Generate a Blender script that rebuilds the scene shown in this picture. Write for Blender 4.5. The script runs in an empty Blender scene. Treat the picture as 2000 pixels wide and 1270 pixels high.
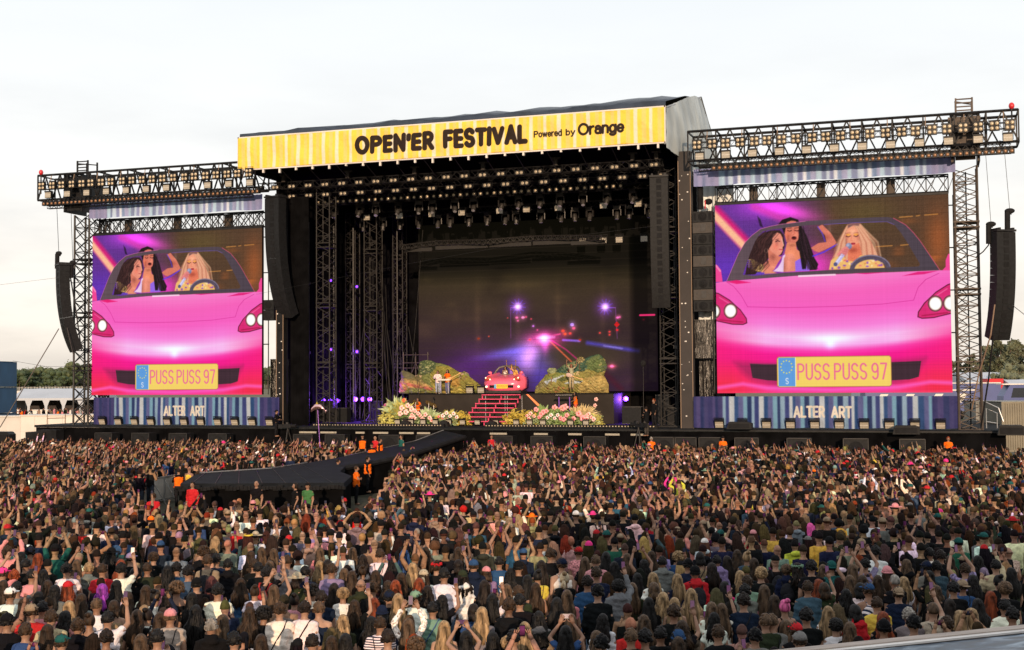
import bpy, math, random
import numpy as np
from mathutils import Vector, Matrix

sc = bpy.context.scene
COL = sc.collection
PI = math.pi
R_ = math.radians

# ---------------------------------------------------------------- camera
FPX = 2500.0
CAM = np.array([26.0, -79.0, 5.8])
YAW, PITCH, ROLL = R_(18.3), R_(2.4), R_(-0.4)
CM = (Matrix.Rotation(YAW, 3, 'Z') @ Matrix.Rotation(PI/2 + PITCH, 3, 'X') @ Matrix.Rotation(ROLL, 3, 'Z'))
cd = bpy.data.cameras.new('camera')
cam = bpy.data.objects.new('camera', cd)
COL.objects.link(cam)
cam.matrix_world = Matrix.Translation(Vector(CAM)) @ CM.to_4x4()
cd.sensor_width = 36.0
cd.lens = FPX / 2000.0 * 36.0
cd.clip_start = 0.3
cd.clip_end = 6000.0
sc.camera = cam

# ---------------------------------------------------------------- light
SUN_EL, SUN_AZ = R_(9.0), R_(18.3)
sd = bpy.data.lights.new('sun', 'SUN')
sd.energy = 4.5
sd.angle = R_(0.6)
sd.color = (1.0, 0.71, 0.47)
sun = bpy.data.objects.new('sun', sd)
COL.objects.link(sun)
to_sun = Vector((math.sin(SUN_AZ)*math.cos(SUN_EL), -math.cos(SUN_AZ)*math.cos(SUN_EL), math.sin(SUN_EL)))
sun.rotation_euler = to_sun.to_track_quat('Z', 'Y').to_euler()
sun.location = to_sun * 200

w = bpy.data.worlds.new('World')
sc.world = w
w.use_nodes = True
nt = w.node_tree
nt.nodes.clear()
out = nt.nodes.new('ShaderNodeOutputWorld')
bg = nt.nodes.new('ShaderNodeBackground')
bg.inputs['Strength'].default_value = 0.12
sky = nt.nodes.new('ShaderNodeTexSky')
sky.sky_type = 'NISHITA'
sky.sun_disc = False
sky.sun_elevation = SUN_EL
sky.sun_rotation = R_(162)
sky.air_density = 1.0
sky.dust_density = 2.0
tc = nt.nodes.new('ShaderNodeTexCoord')
mp = nt.nodes.new('ShaderNodeMapping')
mp.inputs['Scale'].default_value = (2.2, 2.2, 9.0)
nz = nt.nodes.new('ShaderNodeTexNoise')
nz.inputs['Scale'].default_value = 1.6
nz.inputs['Detail'].default_value = 8
nz.inputs['Roughness'].default_value = 0.55
cr = nt.nodes.new('ShaderNodeValToRGB')
cr.color_ramp.elements[0].position = 0.40
cr.color_ramp.elements[0].color = (0.66, 0.67, 0.70, 1)
cr.color_ramp.elements[1].position = 0.60
cr.color_ramp.elements[1].color = (1, 1, 1, 1)
# cloud deck: white overhead, warm cream low down where the sun lights it
sep = nt.nodes.new('ShaderNodeSeparateXYZ')
rz = nt.nodes.new('ShaderNodeValToRGB')
e = rz.color_ramp.elements
e[0].position = 0.0
e[0].color = (0.97, 0.87, 0.75, 1)
e[1].position = 0.30
e[1].color = (0.86, 0.895, 0.92, 1)
m1 = rz.color_ramp.elements.new(0.08); m1.color = (0.98, 0.92, 0.85, 1)
m2 = rz.color_ramp.elements.new(0.17); m2.color = (0.93, 0.925, 0.91, 1)
mul = nt.nodes.new('ShaderNodeVectorMath'); mul.operation = 'MULTIPLY'
scl = nt.nodes.new('ShaderNodeVectorMath'); scl.operation = 'SCALE'
scl.inputs['Scale'].default_value = 10.1
mx = nt.nodes.new('ShaderNodeMixRGB')
mx.inputs['Fac'].default_value = 0.90
nz2 = nt.nodes.new('ShaderNodeTexNoise')
nz2.inputs['Scale'].default_value = 3.0
nz2.inputs['Detail'].default_value = 9
L = nt.links.new
L(tc.outputs['Generated'], mp.inputs['Vector'])
L(mp.outputs['Vector'], nz.inputs['Vector'])
L(nz.outputs['Fac'], cr.inputs['Fac'])
L(tc.outputs['Generated'], sep.inputs[0])
L(sep.outputs['Z'], rz.inputs['Fac'])
L(rz.outputs['Color'], mul.inputs[0])
# the clouds show texture low in the sky and melt into plain white higher up
hz = nt.nodes.new('ShaderNodeMapRange')
hz.inputs['From Min'].default_value = 0.05
hz.inputs['From Max'].default_value = 0.26
hz.inputs['To Min'].default_value = 0.35
hz.inputs['To Max'].default_value = 0.93
L(sep.outputs['Z'], hz.inputs['Value'])
mh = nt.nodes.new('ShaderNodeMixRGB')
L(hz.outputs[0], mh.inputs['Fac'])
L(cr.outputs['Color'], mh.inputs[1])
mh.inputs[2].default_value = (0.97, 0.97, 0.97, 1)
L(mh.outputs['Color'], mul.inputs[1])
L(mul.outputs[0], scl.inputs[0])
L(sky.outputs['Color'], mx.inputs[1])
L(scl.outputs[0], mx.inputs[2])
L(mx.outputs['Color'], bg.inputs['Color'])
L(bg.outputs[0], out.inputs['Surface'])

vs = sc.view_settings
vs.view_transform = 'Standard'
vs.look = 'None'
vs.gamma = 1.0
vs.exposure = 0.0
EXPO = 1.0      # 2**exposure, used to set how bright the LED walls are driven

# ---------------------------------------------------------------- pixels of the photograph -> points of the place
def ray(u, v):
    return np.array(CM @ Vector(((u-1000)/FPX, -(v-635)/FPX, -1.0)))
def PY(u, v, y=0.0):
    d = ray(u, v); t = (y-CAM[1])/d[1]; return CAM + t*d
def PZ(u, v, z=0.0):
    d = ray(u, v); t = (z-CAM[2])/d[2]; return CAM + t*d
CMi = np.array(CM.transposed())
def proj(p):
    q = CMi @ (np.array(p)-CAM)
    return (1000+FPX*q[0]/-q[2], 635-FPX*q[1]/-q[2], -q[2])
def lin(c):
    c = c/255.0 if c > 1 else c
    return c/12.92 if c <= 0.04045 else ((c+0.055)/1.055)**2.4
def S(r, g, b):
    return (lin(float(r)), lin(float(g)), lin(float(b)))

# ---------------------------------------------------------------- tagging
def tag(o, label=None, cat=None, group=None, kind=None):
    if label: o['label'] = label
    if cat: o['category'] = cat
    if group: o['group'] = group
    if kind: o['kind'] = kind
    return o
def thing(name, label, cat, loc=(0, 0, 0), rz=0.0, group=None, scale=1.0):
    o = bpy.data.objects.new(name, None)
    o.empty_display_size = 0.2
    COL.objects.link(o)
    o.location = loc
    o.rotation_euler = (0, 0, rz)
    o.scale = (scale,)*3
    return tag(o, label, cat, group)
def link(name, me, parent=None, loc=(0, 0, 0), rot=(0, 0, 0), color=None):
    o = bpy.data.objects.new(name, me)
    COL.objects.link(o)
    o.parent = parent
    o.location = loc
    o.rotation_euler = rot
    if color: o.color = (color[0], color[1], color[2], 1)
    return o
def dup(root, loc, rz=None, label=None, group=None, rot=None):
    r = root.copy(); COL.objects.link(r); r.location = loc
    if rz is not None: r.rotation_euler = (0, 0, rz)
    if rot is not None: r.rotation_euler = rot
    if label: r['label'] = label
    if group: r['group'] = group
    for ch in list(root.children):
        c = ch.copy(); COL.objects.link(c); c.parent = r
        for g in ch.children:
            d = g.copy(); COL.objects.link(d); d.parent = c
    return r

# ---------------------------------------------------------------- mesh collector
class G:
    def __init__(s): s.v = []; s.f = []; s.m = []
    def add(s, vs, fs, m=0):
        o = len(s.v); s.v += [tuple(map(float, p)) for p in vs]
        s.f += [tuple(i+o for i in f) for f in fs]; s.m += [m]*len(fs)
    def box(s, c, d, m=0, rot=None):
        hx, hy, hz_ = d[0]/2, d[1]/2, d[2]/2
        P = [(x, y, z) for x in (-hx, hx) for y in (-hy, hy) for z in (-hz_, hz_)]
        if rot is not None: P = [tuple(rot @ Vector(p)) for p in P]
        P = [(p[0]+c[0], p[1]+c[1], p[2]+c[2]) for p in P]
        s.add(P, [(0, 1, 3, 2), (4, 6, 7, 5), (0, 4, 5, 1), (2, 3, 7, 6), (0, 2, 6, 4), (1, 5, 7, 3)], m)
    def bx(s, x0, x1, y0, y1, z0, z1, m=0):
        s.box(((x0+x1)/2, (y0+y1)/2, (z0+z1)/2), (abs(x1-x0), abs(y1-y0), abs(z1-z0)), m)
    def tube(s, pts, rs, n=6, m=0, caps=True, flat=1.0, side=None):
        pts = [Vector(p) for p in pts]
        if not hasattr(rs, '__len__'): rs = [rs]*len(pts)
        N = len(pts); V = []; t0 = None; nrm = None
        for i, p in enumerate(pts):
            t = (pts[min(i+1, N-1)] - pts[max(i-1, 0)])
            if t.length < 1e-9: t = Vector((0, 0, 1))
            t.normalize()
            if nrm is None:
                a = Vector(side) if side is not None else (Vector((0, 0, 1)) if abs(t.z) < 0.9 else Vector((1, 0, 0)))
                nrm = (a - t*a.dot(t)).normalized()
            else:
                nrm = (nrm - t*nrm.dot(t))
                nrm = nrm.normalized() if nrm.length > 1e-6 else t.orthogonal().normalized()
            b = t.cross(nrm)
            for k in range(n):
                a = 2*PI*k/n + PI/n
                V.append(p + nrm*(math.cos(a)*rs[i]) + b*(math.sin(a)*rs[i]*flat))
        Fs = []
        for i in range(N-1):
            for k in range(n):
                k2 = (k+1) % n
                Fs.append((i*n+k, i*n+k2, (i+1)*n+k2, (i+1)*n+k))
        if caps:
            Fs.append(tuple(reversed(range(n)))); Fs.append(tuple(range((N-1)*n, N*n)))
        s.add(V, Fs, m)
    def ell(s, c, r, nu=10, nv=7, m=0, rot=None, fn=None):
        V = []; Fs = []
        for j in range(1, nv):
            th = PI*j/nv
            for i in range(nu):
                ph = 2*PI*i/nu
                d = Vector((math.sin(th)*math.cos(ph), math.sin(th)*math.sin(ph), math.cos(th)))
                p = Vector((d.x*r[0], d.y*r[1], d.z*r[2]))
                if fn: p = fn(p, d)
                V.append(p)
        top = Vector((0, 0, r[2])); bot = Vector((0, 0, -r[2]))
        if fn: top = fn(top, Vector((0, 0, 1))); bot = fn(bot, Vector((0, 0, -1)))
        V += [top, bot]; T, B = len(V)-2, len(V)-1
        for j in range(nv-2):
            for i in range(nu):
                i2 = (i+1) % nu
                Fs.append((j*nu+i, (j+1)*nu+i, (j+1)*nu+i2, j*nu+i2))
        for i in range(nu):
            i2 = (i+1) % nu
            Fs.append((T, i, i2)); Fs.append((B, (nv-2)*nu+i2, (nv-2)*nu+i))
        if rot is not None: V = [rot @ p for p in V]
        s.add([(p[0]+c[0], p[1]+c[1], p[2]+c[2]) for p in V], Fs, m)
    def loft(s, secs, n=12, m=0, caps=True):
        V = []
        for (x, y, z, rx, ry) in secs:
            for k in range(n):
                a = 2*PI*k/n
                V.append((x+rx*math.cos(a), y+ry*math.sin(a), z))
        Fs = []
        for i in range(len(secs)-1):
            for k in range(n):
                k2 = (k+1) % n
                Fs.append((i*n+k, i*n+k2, (i+1)*n+k2, (i+1)*n+k))
        if caps:
            Fs.append(tuple(reversed(range(n)))); Fs.append(tuple(range((len(secs)-1)*n, len(secs)*n)))
        s.add(V, Fs, m)
    def prism(s, pts, y0, y1, m=0):      # outline in XZ pushed along Y
        n = len(pts)
        V = [(p[0], y0, p[1]) for p in pts] + [(p[0], y1, p[1]) for p in pts]
        Fs = [tuple(range(n)), tuple(reversed(range(n, 2*n)))]
        for i in range(n):
            j = (i+1) % n
            Fs.append((i, i+n, j+n, j))
        s.add(V, Fs, m)
    def prism_z(s, pts, z0, z1, m=0):
        n = len(pts)
        V = [(p[0], p[1], z0) for p in pts] + [(p[0], p[1], z1) for p in pts]
        Fs = [tuple(reversed(range(n))), tuple(range(n, 2*n))]
        for i in range(n):
            j = (i+1) % n
            Fs.append((i, j, j+n, i+n))
        s.add(V, Fs, m)
    def mesh(s, name, mats=None, smooth=False):
        me = bpy.data.meshes.new(name)
        me.from_pydata(s.v, [], s.f)
        for mt in (mats or []): me.materials.append(mt)
        if len(set(s.m)) > 1: me.polygons.foreach_set('material_index', s.m)
        if smooth: me.polygons.foreach_set('use_smooth', [True]*len(me.polygons))
        me.update()
        return me
def obj(name, g, mats, parent=None, loc=(0, 0, 0), smooth=False, color=None):
    if not isinstance(mats, (list, tuple)): mats = [mats]
    return link(name, g.mesh(name, mats, smooth), parent, loc, color=color)

def remesh(me, voxel, smooth_it=2, keep=True):
    o = bpy.data.objects.new('tmp', me); COL.objects.link(o)
    m = o.modifiers.new('r', 'REMESH'); m.mode = 'VOXEL'; m.voxel_size = voxel; m.use_smooth_shade = True
    if smooth_it:
        s = o.modifiers.new('s', 'SMOOTH'); s.iterations = smooth_it; s.factor = 0.5
    dg = bpy.context.evaluated_depsgraph_get()
    ev = o.evaluated_get(dg)
    res = bpy.data.meshes.new_from_object(ev)
    res.name = me.name
    bpy.data.objects.remove(o)
    return res

# ---------------------------------------------------------------- materials
def mat(name, col=(0.5, 0.5, 0.5), rough=0.7, metal=0.0, noise=None, bump=None, objcol=False, emis=None, attr=None,
        stripes=None, spec=None, trans=None, noisevec='Object', stretch=None, sheen=None):
    m = bpy.data.materials.new(name)
    m.use_nodes = True
    t = m.node_tree; b = t.nodes['Principled BSDF']; LK = t.links.new
    b.inputs['Roughness'].default_value = rough
    b.inputs['Metallic'].default_value = metal
    if spec is not None: b.inputs['Specular IOR Level'].default_value = spec
    src = None
    if objcol:
        oi = t.nodes.new('ShaderNodeObjectInfo'); src = oi.outputs['Color']
    elif attr:
        at = t.nodes.new('ShaderNodeAttribute'); at.attribute_name = attr; src = at.outputs['Color']
    else:
        rg = t.nodes.new('ShaderNodeRGB'); rg.outputs[0].default_value = (*col, 1); src = rg.outputs[0]
    vec = None
    if noise or bump or stripes:
        tcn = t.nodes.new('ShaderNodeTexCoord'); mpn = t.nodes.new('ShaderNodeMapping')
        if stretch: mpn.inputs['Scale'].default_value = stretch
        LK(tcn.outputs[noisevec], mpn.inputs['Vector']); vec = mpn.outputs['Vector']
    if stripes:   # (axis vector scale, colour 2, width)
        wv = t.nodes.new('ShaderNodeTexWave'); wv.bands_direction = stripes[0]; wv.inputs['Scale'].default_value = stripes[1]
        LK(tcn.outputs['Object'], wv.inputs['Vector'])
        gt = t.nodes.new('ShaderNodeMath'); gt.operation = 'GREATER_THAN'; gt.inputs[1].default_value = stripes[3]
        LK(wv.outputs['Fac'], gt.inputs[0])
        mm = t.nodes.new('ShaderNodeMixRGB'); mm.inputs[2].default_value = (*stripes[2], 1)
        LK(gt.outputs[0], mm.inputs[0]); LK(src, mm.inputs[1]); src = mm.outputs[0]
    if noise:
        n1 = t.nodes.new('ShaderNodeTexNoise'); n1.inputs['Scale'].default_value = noise[0]; n1.inputs['Detail'].default_value = 6
        LK(vec, n1.inputs['Vector'])
        mr = t.nodes.new('ShaderNodeMapRange')
        mr.inputs['From Min'].default_value = 0.3; mr.inputs['From Max'].default_value = 0.7
        mr.inputs['To Min'].default_value = 1-noise[1]; mr.inputs['To Max'].default_value = 1+noise[1]
        LK(n1.outputs['Fac'], mr.inputs['Value'])
        vm = t.nodes.new('ShaderNodeVectorMath'); vm.operation = 'SCALE'
        LK(src, vm.inputs[0]); LK(mr.outputs[0], vm.inputs['Scale']); src = vm.outputs[0]
    LK(src, b.inputs['Base Color'])
    if bump:
        n2 = t.nodes.new('ShaderNodeTexNoise'); n2.inputs['Scale'].default_value = bump[0]; n2.inputs['Detail'].default_value = 5
        LK(vec, n2.inputs['Vector'])
        bp = t.nodes.new('ShaderNodeBump'); bp.inputs['Strength'].default_value = bump[1]; bp.inputs['Distance'].default_value = bump[2] if len(bump) > 2 else 0.02
        LK(n2.outputs['Fac'], bp.inputs['Height']); LK(bp.outputs[0], b.inputs['Normal'])
    if emis is not None:
        if emis[0] == 'attr':
            LK(src, b.inputs['Emission Color']); b.inputs['Base Color'].default_value = (0.01, 0.01, 0.01, 1)
            for l in list(b.inputs['Base Color'].links): t.links.remove(l)
            b.inputs['Base Color'].default_value = (0.0035, 0.0035, 0.0035, 1)
        elif emis[0] == 'obj':
            LK(src, b.inputs['Emission Color'])
        else:
            b.inputs['Emission Color'].default_value = (*emis[0], 1)
        b.inputs['Emission Strength'].default_value = emis[1]
    if sheen: b.inputs['Sheen Weight'].default_value = sheen
    if trans: b.inputs['Transmission Weight'].default_value = trans
    return m

M = {}
M['steel_black'] = mat('steel_black', (0.010, 0.010, 0.011), 0.5, 0.0, noise=(3, .5), spec=.25)
M['steel_brown'] = mat('steel_brown', (0.055, 0.040, 0.030), 0.6, 0.2, noise=(2, .35))
M['steel_grey'] = mat('steel_grey', (0.32, 0.32, 0.33), 0.4, 0.7, noise=(5, .2))
M['black'] = mat('black', (0.008, 0.008, 0.009), 0.8, noise=(2, .4), spec=.2)
M['black_cloth'] = mat('black_cloth', (0.004, 0.004, 0.0045), 1.0, noise=(1.2, .5), spec=.03)
M['black_foil'] = mat('black_foil', (0.015, 0.014, 0.014), 0.28, 0.0, bump=(2.2, 1.0, .3), stretch=(1.5, 1.5, .25))
M['deck'] = mat('deck', (0.009, 0.011, 0.014), 0.9, noise=(1.5, .4), spec=.12)
M['grey_tarp'] = mat('grey_tarp', (0.30, 0.34, 0.35), 0.45, noise=(.7, .35), bump=(1.2, .6, .2), stretch=(1, 1, .3))
M['navy_tarp'] = mat('navy_tarp', (0.02, 0.028, 0.045), 0.4, bump=(1.0, .8, .2), noise=(.8, .4))
M['glass_warm'] = mat('glass_warm', (0.42, 0.34, 0.23), 0.2, 0.1, noise=(20, .25), emis=((1.0, .72, .4), 0.04))
M['flood_glass'] = mat('flood_glass', (0.34, 0.31, 0.25), 0.2, 0.1, noise=(12, .2))
M['glass_orange'] = mat('glass_orange', (0.24, 0.12, 0.055), 0.25, 0.1, noise=(20, .3), emis=((1.0, .42, .15), 0.02))
M['led_lens'] = mat('led_lens', (0.5, 0.5, 0.52), 0.2, 0.3)
M['violet_lit'] = mat('violet_lit', (0.1, 0.02, 0.5), 0.3, emis=((.16, .03, .9), 5.0))
M['speaker'] = mat('speaker', (0.009, 0.0095, 0.0105), 0.6, spec=.2, noise=(6, .3), bump=(60, .3, .01))
M['speaker_back'] = mat('speaker_back', (0.026, 0.020, 0.016), 0.6, noise=(3, .3))
M['red_plastic'] = mat('red_plastic', (0.5, 0.02, 0.03), 0.35)
M['white_paint'] = mat('white_paint', (0.60, 0.57, 0.53), 0.6, noise=(.4, .12))
M['alu'] = mat('alu', (0.55, 0.55, 0.55), 0.35, 0.8, noise=(4, .15))
M['strap'] = mat('strap', (0.22, 0.15, 0.10), 0.7)
M['skin'] = mat('skin', objcol=True, rough=0.5, noise=(9, .12), spec=.25)
M['hair'] = mat('hair', objcol=True, rough=0.5, noise=(22, .8), bump=(50, .9, .015), stretch=(1, 1, .14), spec=.16)
M['cloth'] = mat('cloth', objcol=True, rough=0.95, noise=(5, .16), bump=(6, 1.0, .09), spec=.06)
M['cloth_stripe'] = mat('cloth_stripe', objcol=True, rough=0.9, stripes=('Z', 9.0, (.03, .035, .06), .5), bump=(7, .7, .05), spec=.06)
M['cloth_print'] = mat('cloth_print', objcol=True, rough=0.9, noise=(30, .75), bump=(7, .7, .05), spec=.06)
M['cloth_check'] = mat('cloth_check', objcol=True, rough=0.9, stripes=('DIAGONAL', 6.0, (.02, .03, .06), .55), bump=(7, .7, .05), spec=.06)
M['eye'] = mat('eye', (0.02, 0.015, 0.012), 0.3)
M['lips'] = mat('lips', (0.28, 0.07, 0.06), 0.4)
M['phone'] = mat('phone', (0.012, 0.012, 0.014), 0.25)
M['phone_screen'] = mat('phone_screen', (0.02, 0.01, 0.02), 0.2, noise=(30, .6), emis=((0.40, .12, .34), 0.22))
# ---------------------------------------------------------------- printed cloth and LED pictures: drawn shape by shape into a fine grid's colours
class Canvas:
    def __init__(s, W, H, ext, base=(0, 0, 0)):
        s.W, s.H, s.ext = W, H, ext
        x = np.linspace(ext[0], ext[1], W); y = np.linspace(ext[2], ext[3], H)
        s.X, s.Y = np.meshgrid(x, y)
        s.px = (ext[1]-ext[0])/(W-1)
        s.c = np.zeros((H, W, 3)) + np.array(base, float)
        s.a = np.ones((H, W))
    def _win(s, xs, ys, pad):
        i0 = np.searchsorted(s.X[0], min(xs)-pad); i1 = np.searchsorted(s.X[0], max(xs)+pad)+1
        j0 = np.searchsorted(s.Y[:, 0], min(ys)-pad); j1 = np.searchsorted(s.Y[:, 0], max(ys)+pad)+1
        return slice(max(j0, 0), min(j1, s.H)), slice(max(i0, 0), min(i1, s.W))
    def _put(s, w, al, col, add=False):
        if al.size == 0: return
        col = np.array(col, float)
        al = al[..., None]
        if add: s.c[w] = s.c[w] + al*col
        else: s.c[w] = s.c[w]*(1-al) + al*col
    @staticmethod
    def _segd(X, Y, a, b):
        dx, dy = b[0]-a[0], b[1]-a[1]; L2 = dx*dx+dy*dy+1e-12
        t = np.clip(((X-a[0])*dx+(Y-a[1])*dy)/L2, 0, 1)
        return np.hypot(X-a[0]-t*dx, Y-a[1]-t*dy)
    def poly(s, pts, col, alpha=1.0, soft=None, mask=False):
        soft = soft or s.px
        xs = [p[0] for p in pts]; ys = [p[1] for p in pts]
        w = s._win(xs, ys, soft*1.5); X, Y = s.X[w], s.Y[w]
        if X.size == 0: return
        ins = np.zeros(X.shape, bool); d = np.full(X.shape, 1e9); n = len(pts)
        for i in range(n):
            a, b = pts[i], pts[(i+1) % n]
            if a[1] != b[1]:
                c = ((a[1] > Y) != (b[1] > Y)) & (X < (b[0]-a[0])*(Y-a[1])/(b[1]-a[1])+a[0])
                ins ^= c
            d = np.minimum(d, s._segd(X, Y, a, b))
        sd = np.where(ins, d, -d)
        al = np.clip(sd/soft+0.5, 0, 1)
        if mask: return w, al
        s._put(w, al*alpha, col)
    def line(s, pts, wd, col, alpha=1.0, soft=None, add=False):
        soft = soft or s.px
        xs = [p[0] for p in pts]; ys = [p[1] for p in pts]
        w = s._win(xs, ys, wd+soft*2); X, Y = s.X[w], s.Y[w]
        if X.size == 0: return
        d = np.full(X.shape, 1e9)
        for a, b in zip(pts[:-1], pts[1:]): d = np.minimum(d, s._segd(X, Y, a, b))
        al = np.clip((wd/2-d)/soft+0.5, 0, 1)
        s._put(w, al*alpha, col, add)
    def ell(s, c, rx, ry, col, alpha=1.0, soft=None, add=False):
        soft = soft or s.px
        w = s._win([c[0]-rx, c[0]+rx], [c[1]-ry, c[1]+ry], soft*2); X, Y = s.X[w], s.Y[w]
        d = (1-np.hypot((X-c[0])/rx, (Y-c[1])/ry))*min(rx, ry)
        s._put(w, np.clip(d/soft+0.5, 0, 1)*alpha, col, add)
    def glow(s, c, rx, ry, col, alpha=1.0, add=True, ang=0.0):
        R = 3*max(rx, ry)
        w = s._win([c[0]-R, c[0]+R], [c[1]-R, c[1]+R], 0); X, Y = s.X[w]-c[0], s.Y[w]-c[1]
        ca, sa = math.cos(ang), math.sin(ang)
        U, V = X*ca+Y*sa, -X*sa+Y*ca
        s._put(w, np.exp(-(U/rx)**2-(V/ry)**2)*alpha, col, add)
    def grid(s, name, mats, P, disp=None, keep=None):
        """P: array (H,W,3) of points; returns mesh with colour attribute 'col' (linear light)"""
        H, W = s.H, s.W
        me = bpy.data.meshes.new(name)
        idx = np.arange(H*W).reshape(H, W)
        q = np.stack([idx[1:, :-1], idx[1:, 1:], idx[:-1, 1:], idx[:-1, :-1]], -1).reshape(-1, 4)
        pts = P.reshape(-1, 3); cl = np.clip(s.c, 0, 255).reshape(-1, 3)/255.0
        if keep is not None:
            k = keep; kk = (k[1:, :-1] & k[1:, 1:] & k[:-1, 1:] & k[:-1, :-1]).reshape(-1)
            q = q[kk]
            used = np.unique(q); mp_ = -np.ones(H*W, int); mp_[used] = np.arange(len(used))
            q = mp_[q]; pts = pts[used]; cl = cl[used]
        me.vertices.add(len(pts)); me.vertices.foreach_set('co', pts.astype('f').ravel())
        nq = len(q)
        me.loops.add(nq*4); me.loops.foreach_set('vertex_index', q.astype('i').ravel())
        me.polygons.add(nq); me.polygons.foreach_set('loop_start', np.arange(0, nq*4, 4, dtype='i'))
        me.polygons.foreach_set('loop_total', np.full(nq, 4, 'i'))
        me.polygons.foreach_set('use_smooth', np.ones(nq, bool))
        at = me.color_attributes.new('col', 'FLOAT_COLOR', 'POINT')
        lc = np.where(cl <= 0.04045, cl/12.92, ((cl+0.055)/1.055)**2.4)
        at.data.foreach_set('color', np.concatenate([lc, np.ones((len(lc), 1))], 1).astype('f').ravel())
        for m in mats: me.materials.append(m)
        me.update(); me.validate()
        return me

def arc(cx, cy, rx, ry, a0, a1, n=10):
    return [(cx+rx*math.cos(R_(a0+(a1-a0)*i/n)), cy+ry*math.sin(R_(a0+(a1-a0)*i/n))) for i in range(n+1)]
# letters as pen strokes in a cell: x 0..w, y 0 (top) .. 1 (base)
def _caps():
    D = {}
    D['P'] = (.62, [[(0, 1), (0, 0), (.3, 0)] + arc(.32, .25, .3, .25, -90, 90) + [(0, .5)]])
    D['U'] = (.62, [[(0, 0), (0, .72)] + arc(.31, .72, .31, .28, 180, 0) + [(.62, 0)]])
    D['S'] = (.60, [arc(.3, .25, .3, .25, -25, -180, 8) + arc(.3, .25, .3, .25, 180, 110, 4) + arc(.3, .75, .3, .25, -70, 0, 4) + arc(.3, .75, .3, .25, 0, 155, 8)])
    D['9'] = (.60, [arc(.3, .28, .3, .28, 0, 360, 16), [(.6, .28), (.6, .7)] + arc(.32, .72, .28, .28, 0, 150, 8)])
    D['7'] = (.58, [[(0, 0), (.58, 0), (.22, 1)]])
    D['A'] = (.72, [[(0, 1), (.36, 0), (.72, 1)], [(.14, .68), (.58, .68)]])
    D['L'] = (.5, [[(0, 0), (0, 1), (.5, 1)]])
    D['T'] = (.62, [[(0, 0), (.62, 0)], [(.31, 0), (.31, 1)]])
    D['E'] = (.5, [[(.5, 0), (0, 0), (0, 1), (.5, 1)], [(0, .5), (.45, .5)]])
    D['R'] = (.58, [[(0, 1), (0, 0), (.3, 0)] + arc(.3, .26, .28, .26, -90, 90) + [(0, .52)], [(.26, .52), (.58, 1)]])
    D['O'] = (.84, [arc(.42, .5, .42, .5, 0, 360, 24)])
    D['N'] = (.66, [[(0, 1), (0, 0), (.66, 1), (.66, 0)]])
    D['F'] = (.5, [[(.5, 0), (0, 0), (0, 1)], [(0, .5), (.44, .5)]])
    D['I'] = (.0, [[(0, 0), (0, 1)]])
    D['V'] = (.72, [[(0, 0), (.36, 1), (.72, 0)]])
    D["'"] = (.0, [[(0, 0), (0, .26)]])
    D[' '] = (.3, [])
    # small letters, x-height top at .3
    D['o'] = (.52, [arc(.26, .65, .26, .35, 0, 360, 18)])
    D['w'] = (.74, [[(0, .3), (.18, 1), (.37, .35), (.56, 1), (.74, .3)]])
    D['e'] = (.5, [[(0, .64), (.5, .64)] + arc(.25, .65, .25, .35, 0, -180, 10) + arc(.25, .65, .25, .35, 180, 40, 8)])
    D['r'] = (.3, [[(0, .3), (0, 1)], [(0, .6)] + arc(.3, .62, .3, .32, 190, 270, 5)])
    D['d'] = (.5, [arc(.25, .65, .25, .35, 0, 360, 16), [(.5, 0), (.5, 1)]])
    D['b'] = (.5, [arc(.25, .65, .25, .35, 0, 360, 16), [(0, 0), (0, 1)]])
    D['y'] = (.5, [[(0, .3), (.25, .97)], [(.5, .3), (.25, .97), (.16, 1.22), (.02, 1.25)]])
    D['a'] = (.48, [arc(.24, .52, .22, .22, 200, 360, 8) + [(.46, 1)], arc(.22, .79, .22, .21, 0, 360, 14)])
    D['n'] = (.46, [[(0, .3), (0, 1)], [(0, .6)] + arc(.23, .56, .23, .26, 180, 360, 8) + [(.46, 1)]])
    D['g'] = (.5, [arc(.25, .65, .25, .35, 0, 360, 16), [(.5, .3), (.5, 1.1)] + arc(.25, 1.08, .25, .2, 0, 150, 6)])
    return D
GL = _caps()
def write(cv, txt, x, y, h, wid, col, squeeze=1.0, gap=.2, slope=0.0, alpha=1.0, bounce=None, maxw=None):
    """pen-stroke lettering; x,y = top left; h = cap height; wid = pen width"""
    tot = sum(GL[c][0]*squeeze*h + gap*h for c in txt) - gap*h
    if maxw: squeeze *= 1.0; k = maxw/tot
    else: k = 1.0
    cx = x + wid/2
    for i, c in enumerate(txt):
        gw, st = GL[c]
        dy, hs = (bounce[i % len(bounce)] if bounce else (0, 1))
        for p in st:
            cv.line([(cx+q[0]*h*squeeze*k, y+dy*h+wid/2+q[1]*(h*hs-wid)+slope*(cx-x)) for q in p], wid, col, alpha)
        cx += (gw*squeeze + gap)*h*k
    return cx

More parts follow.
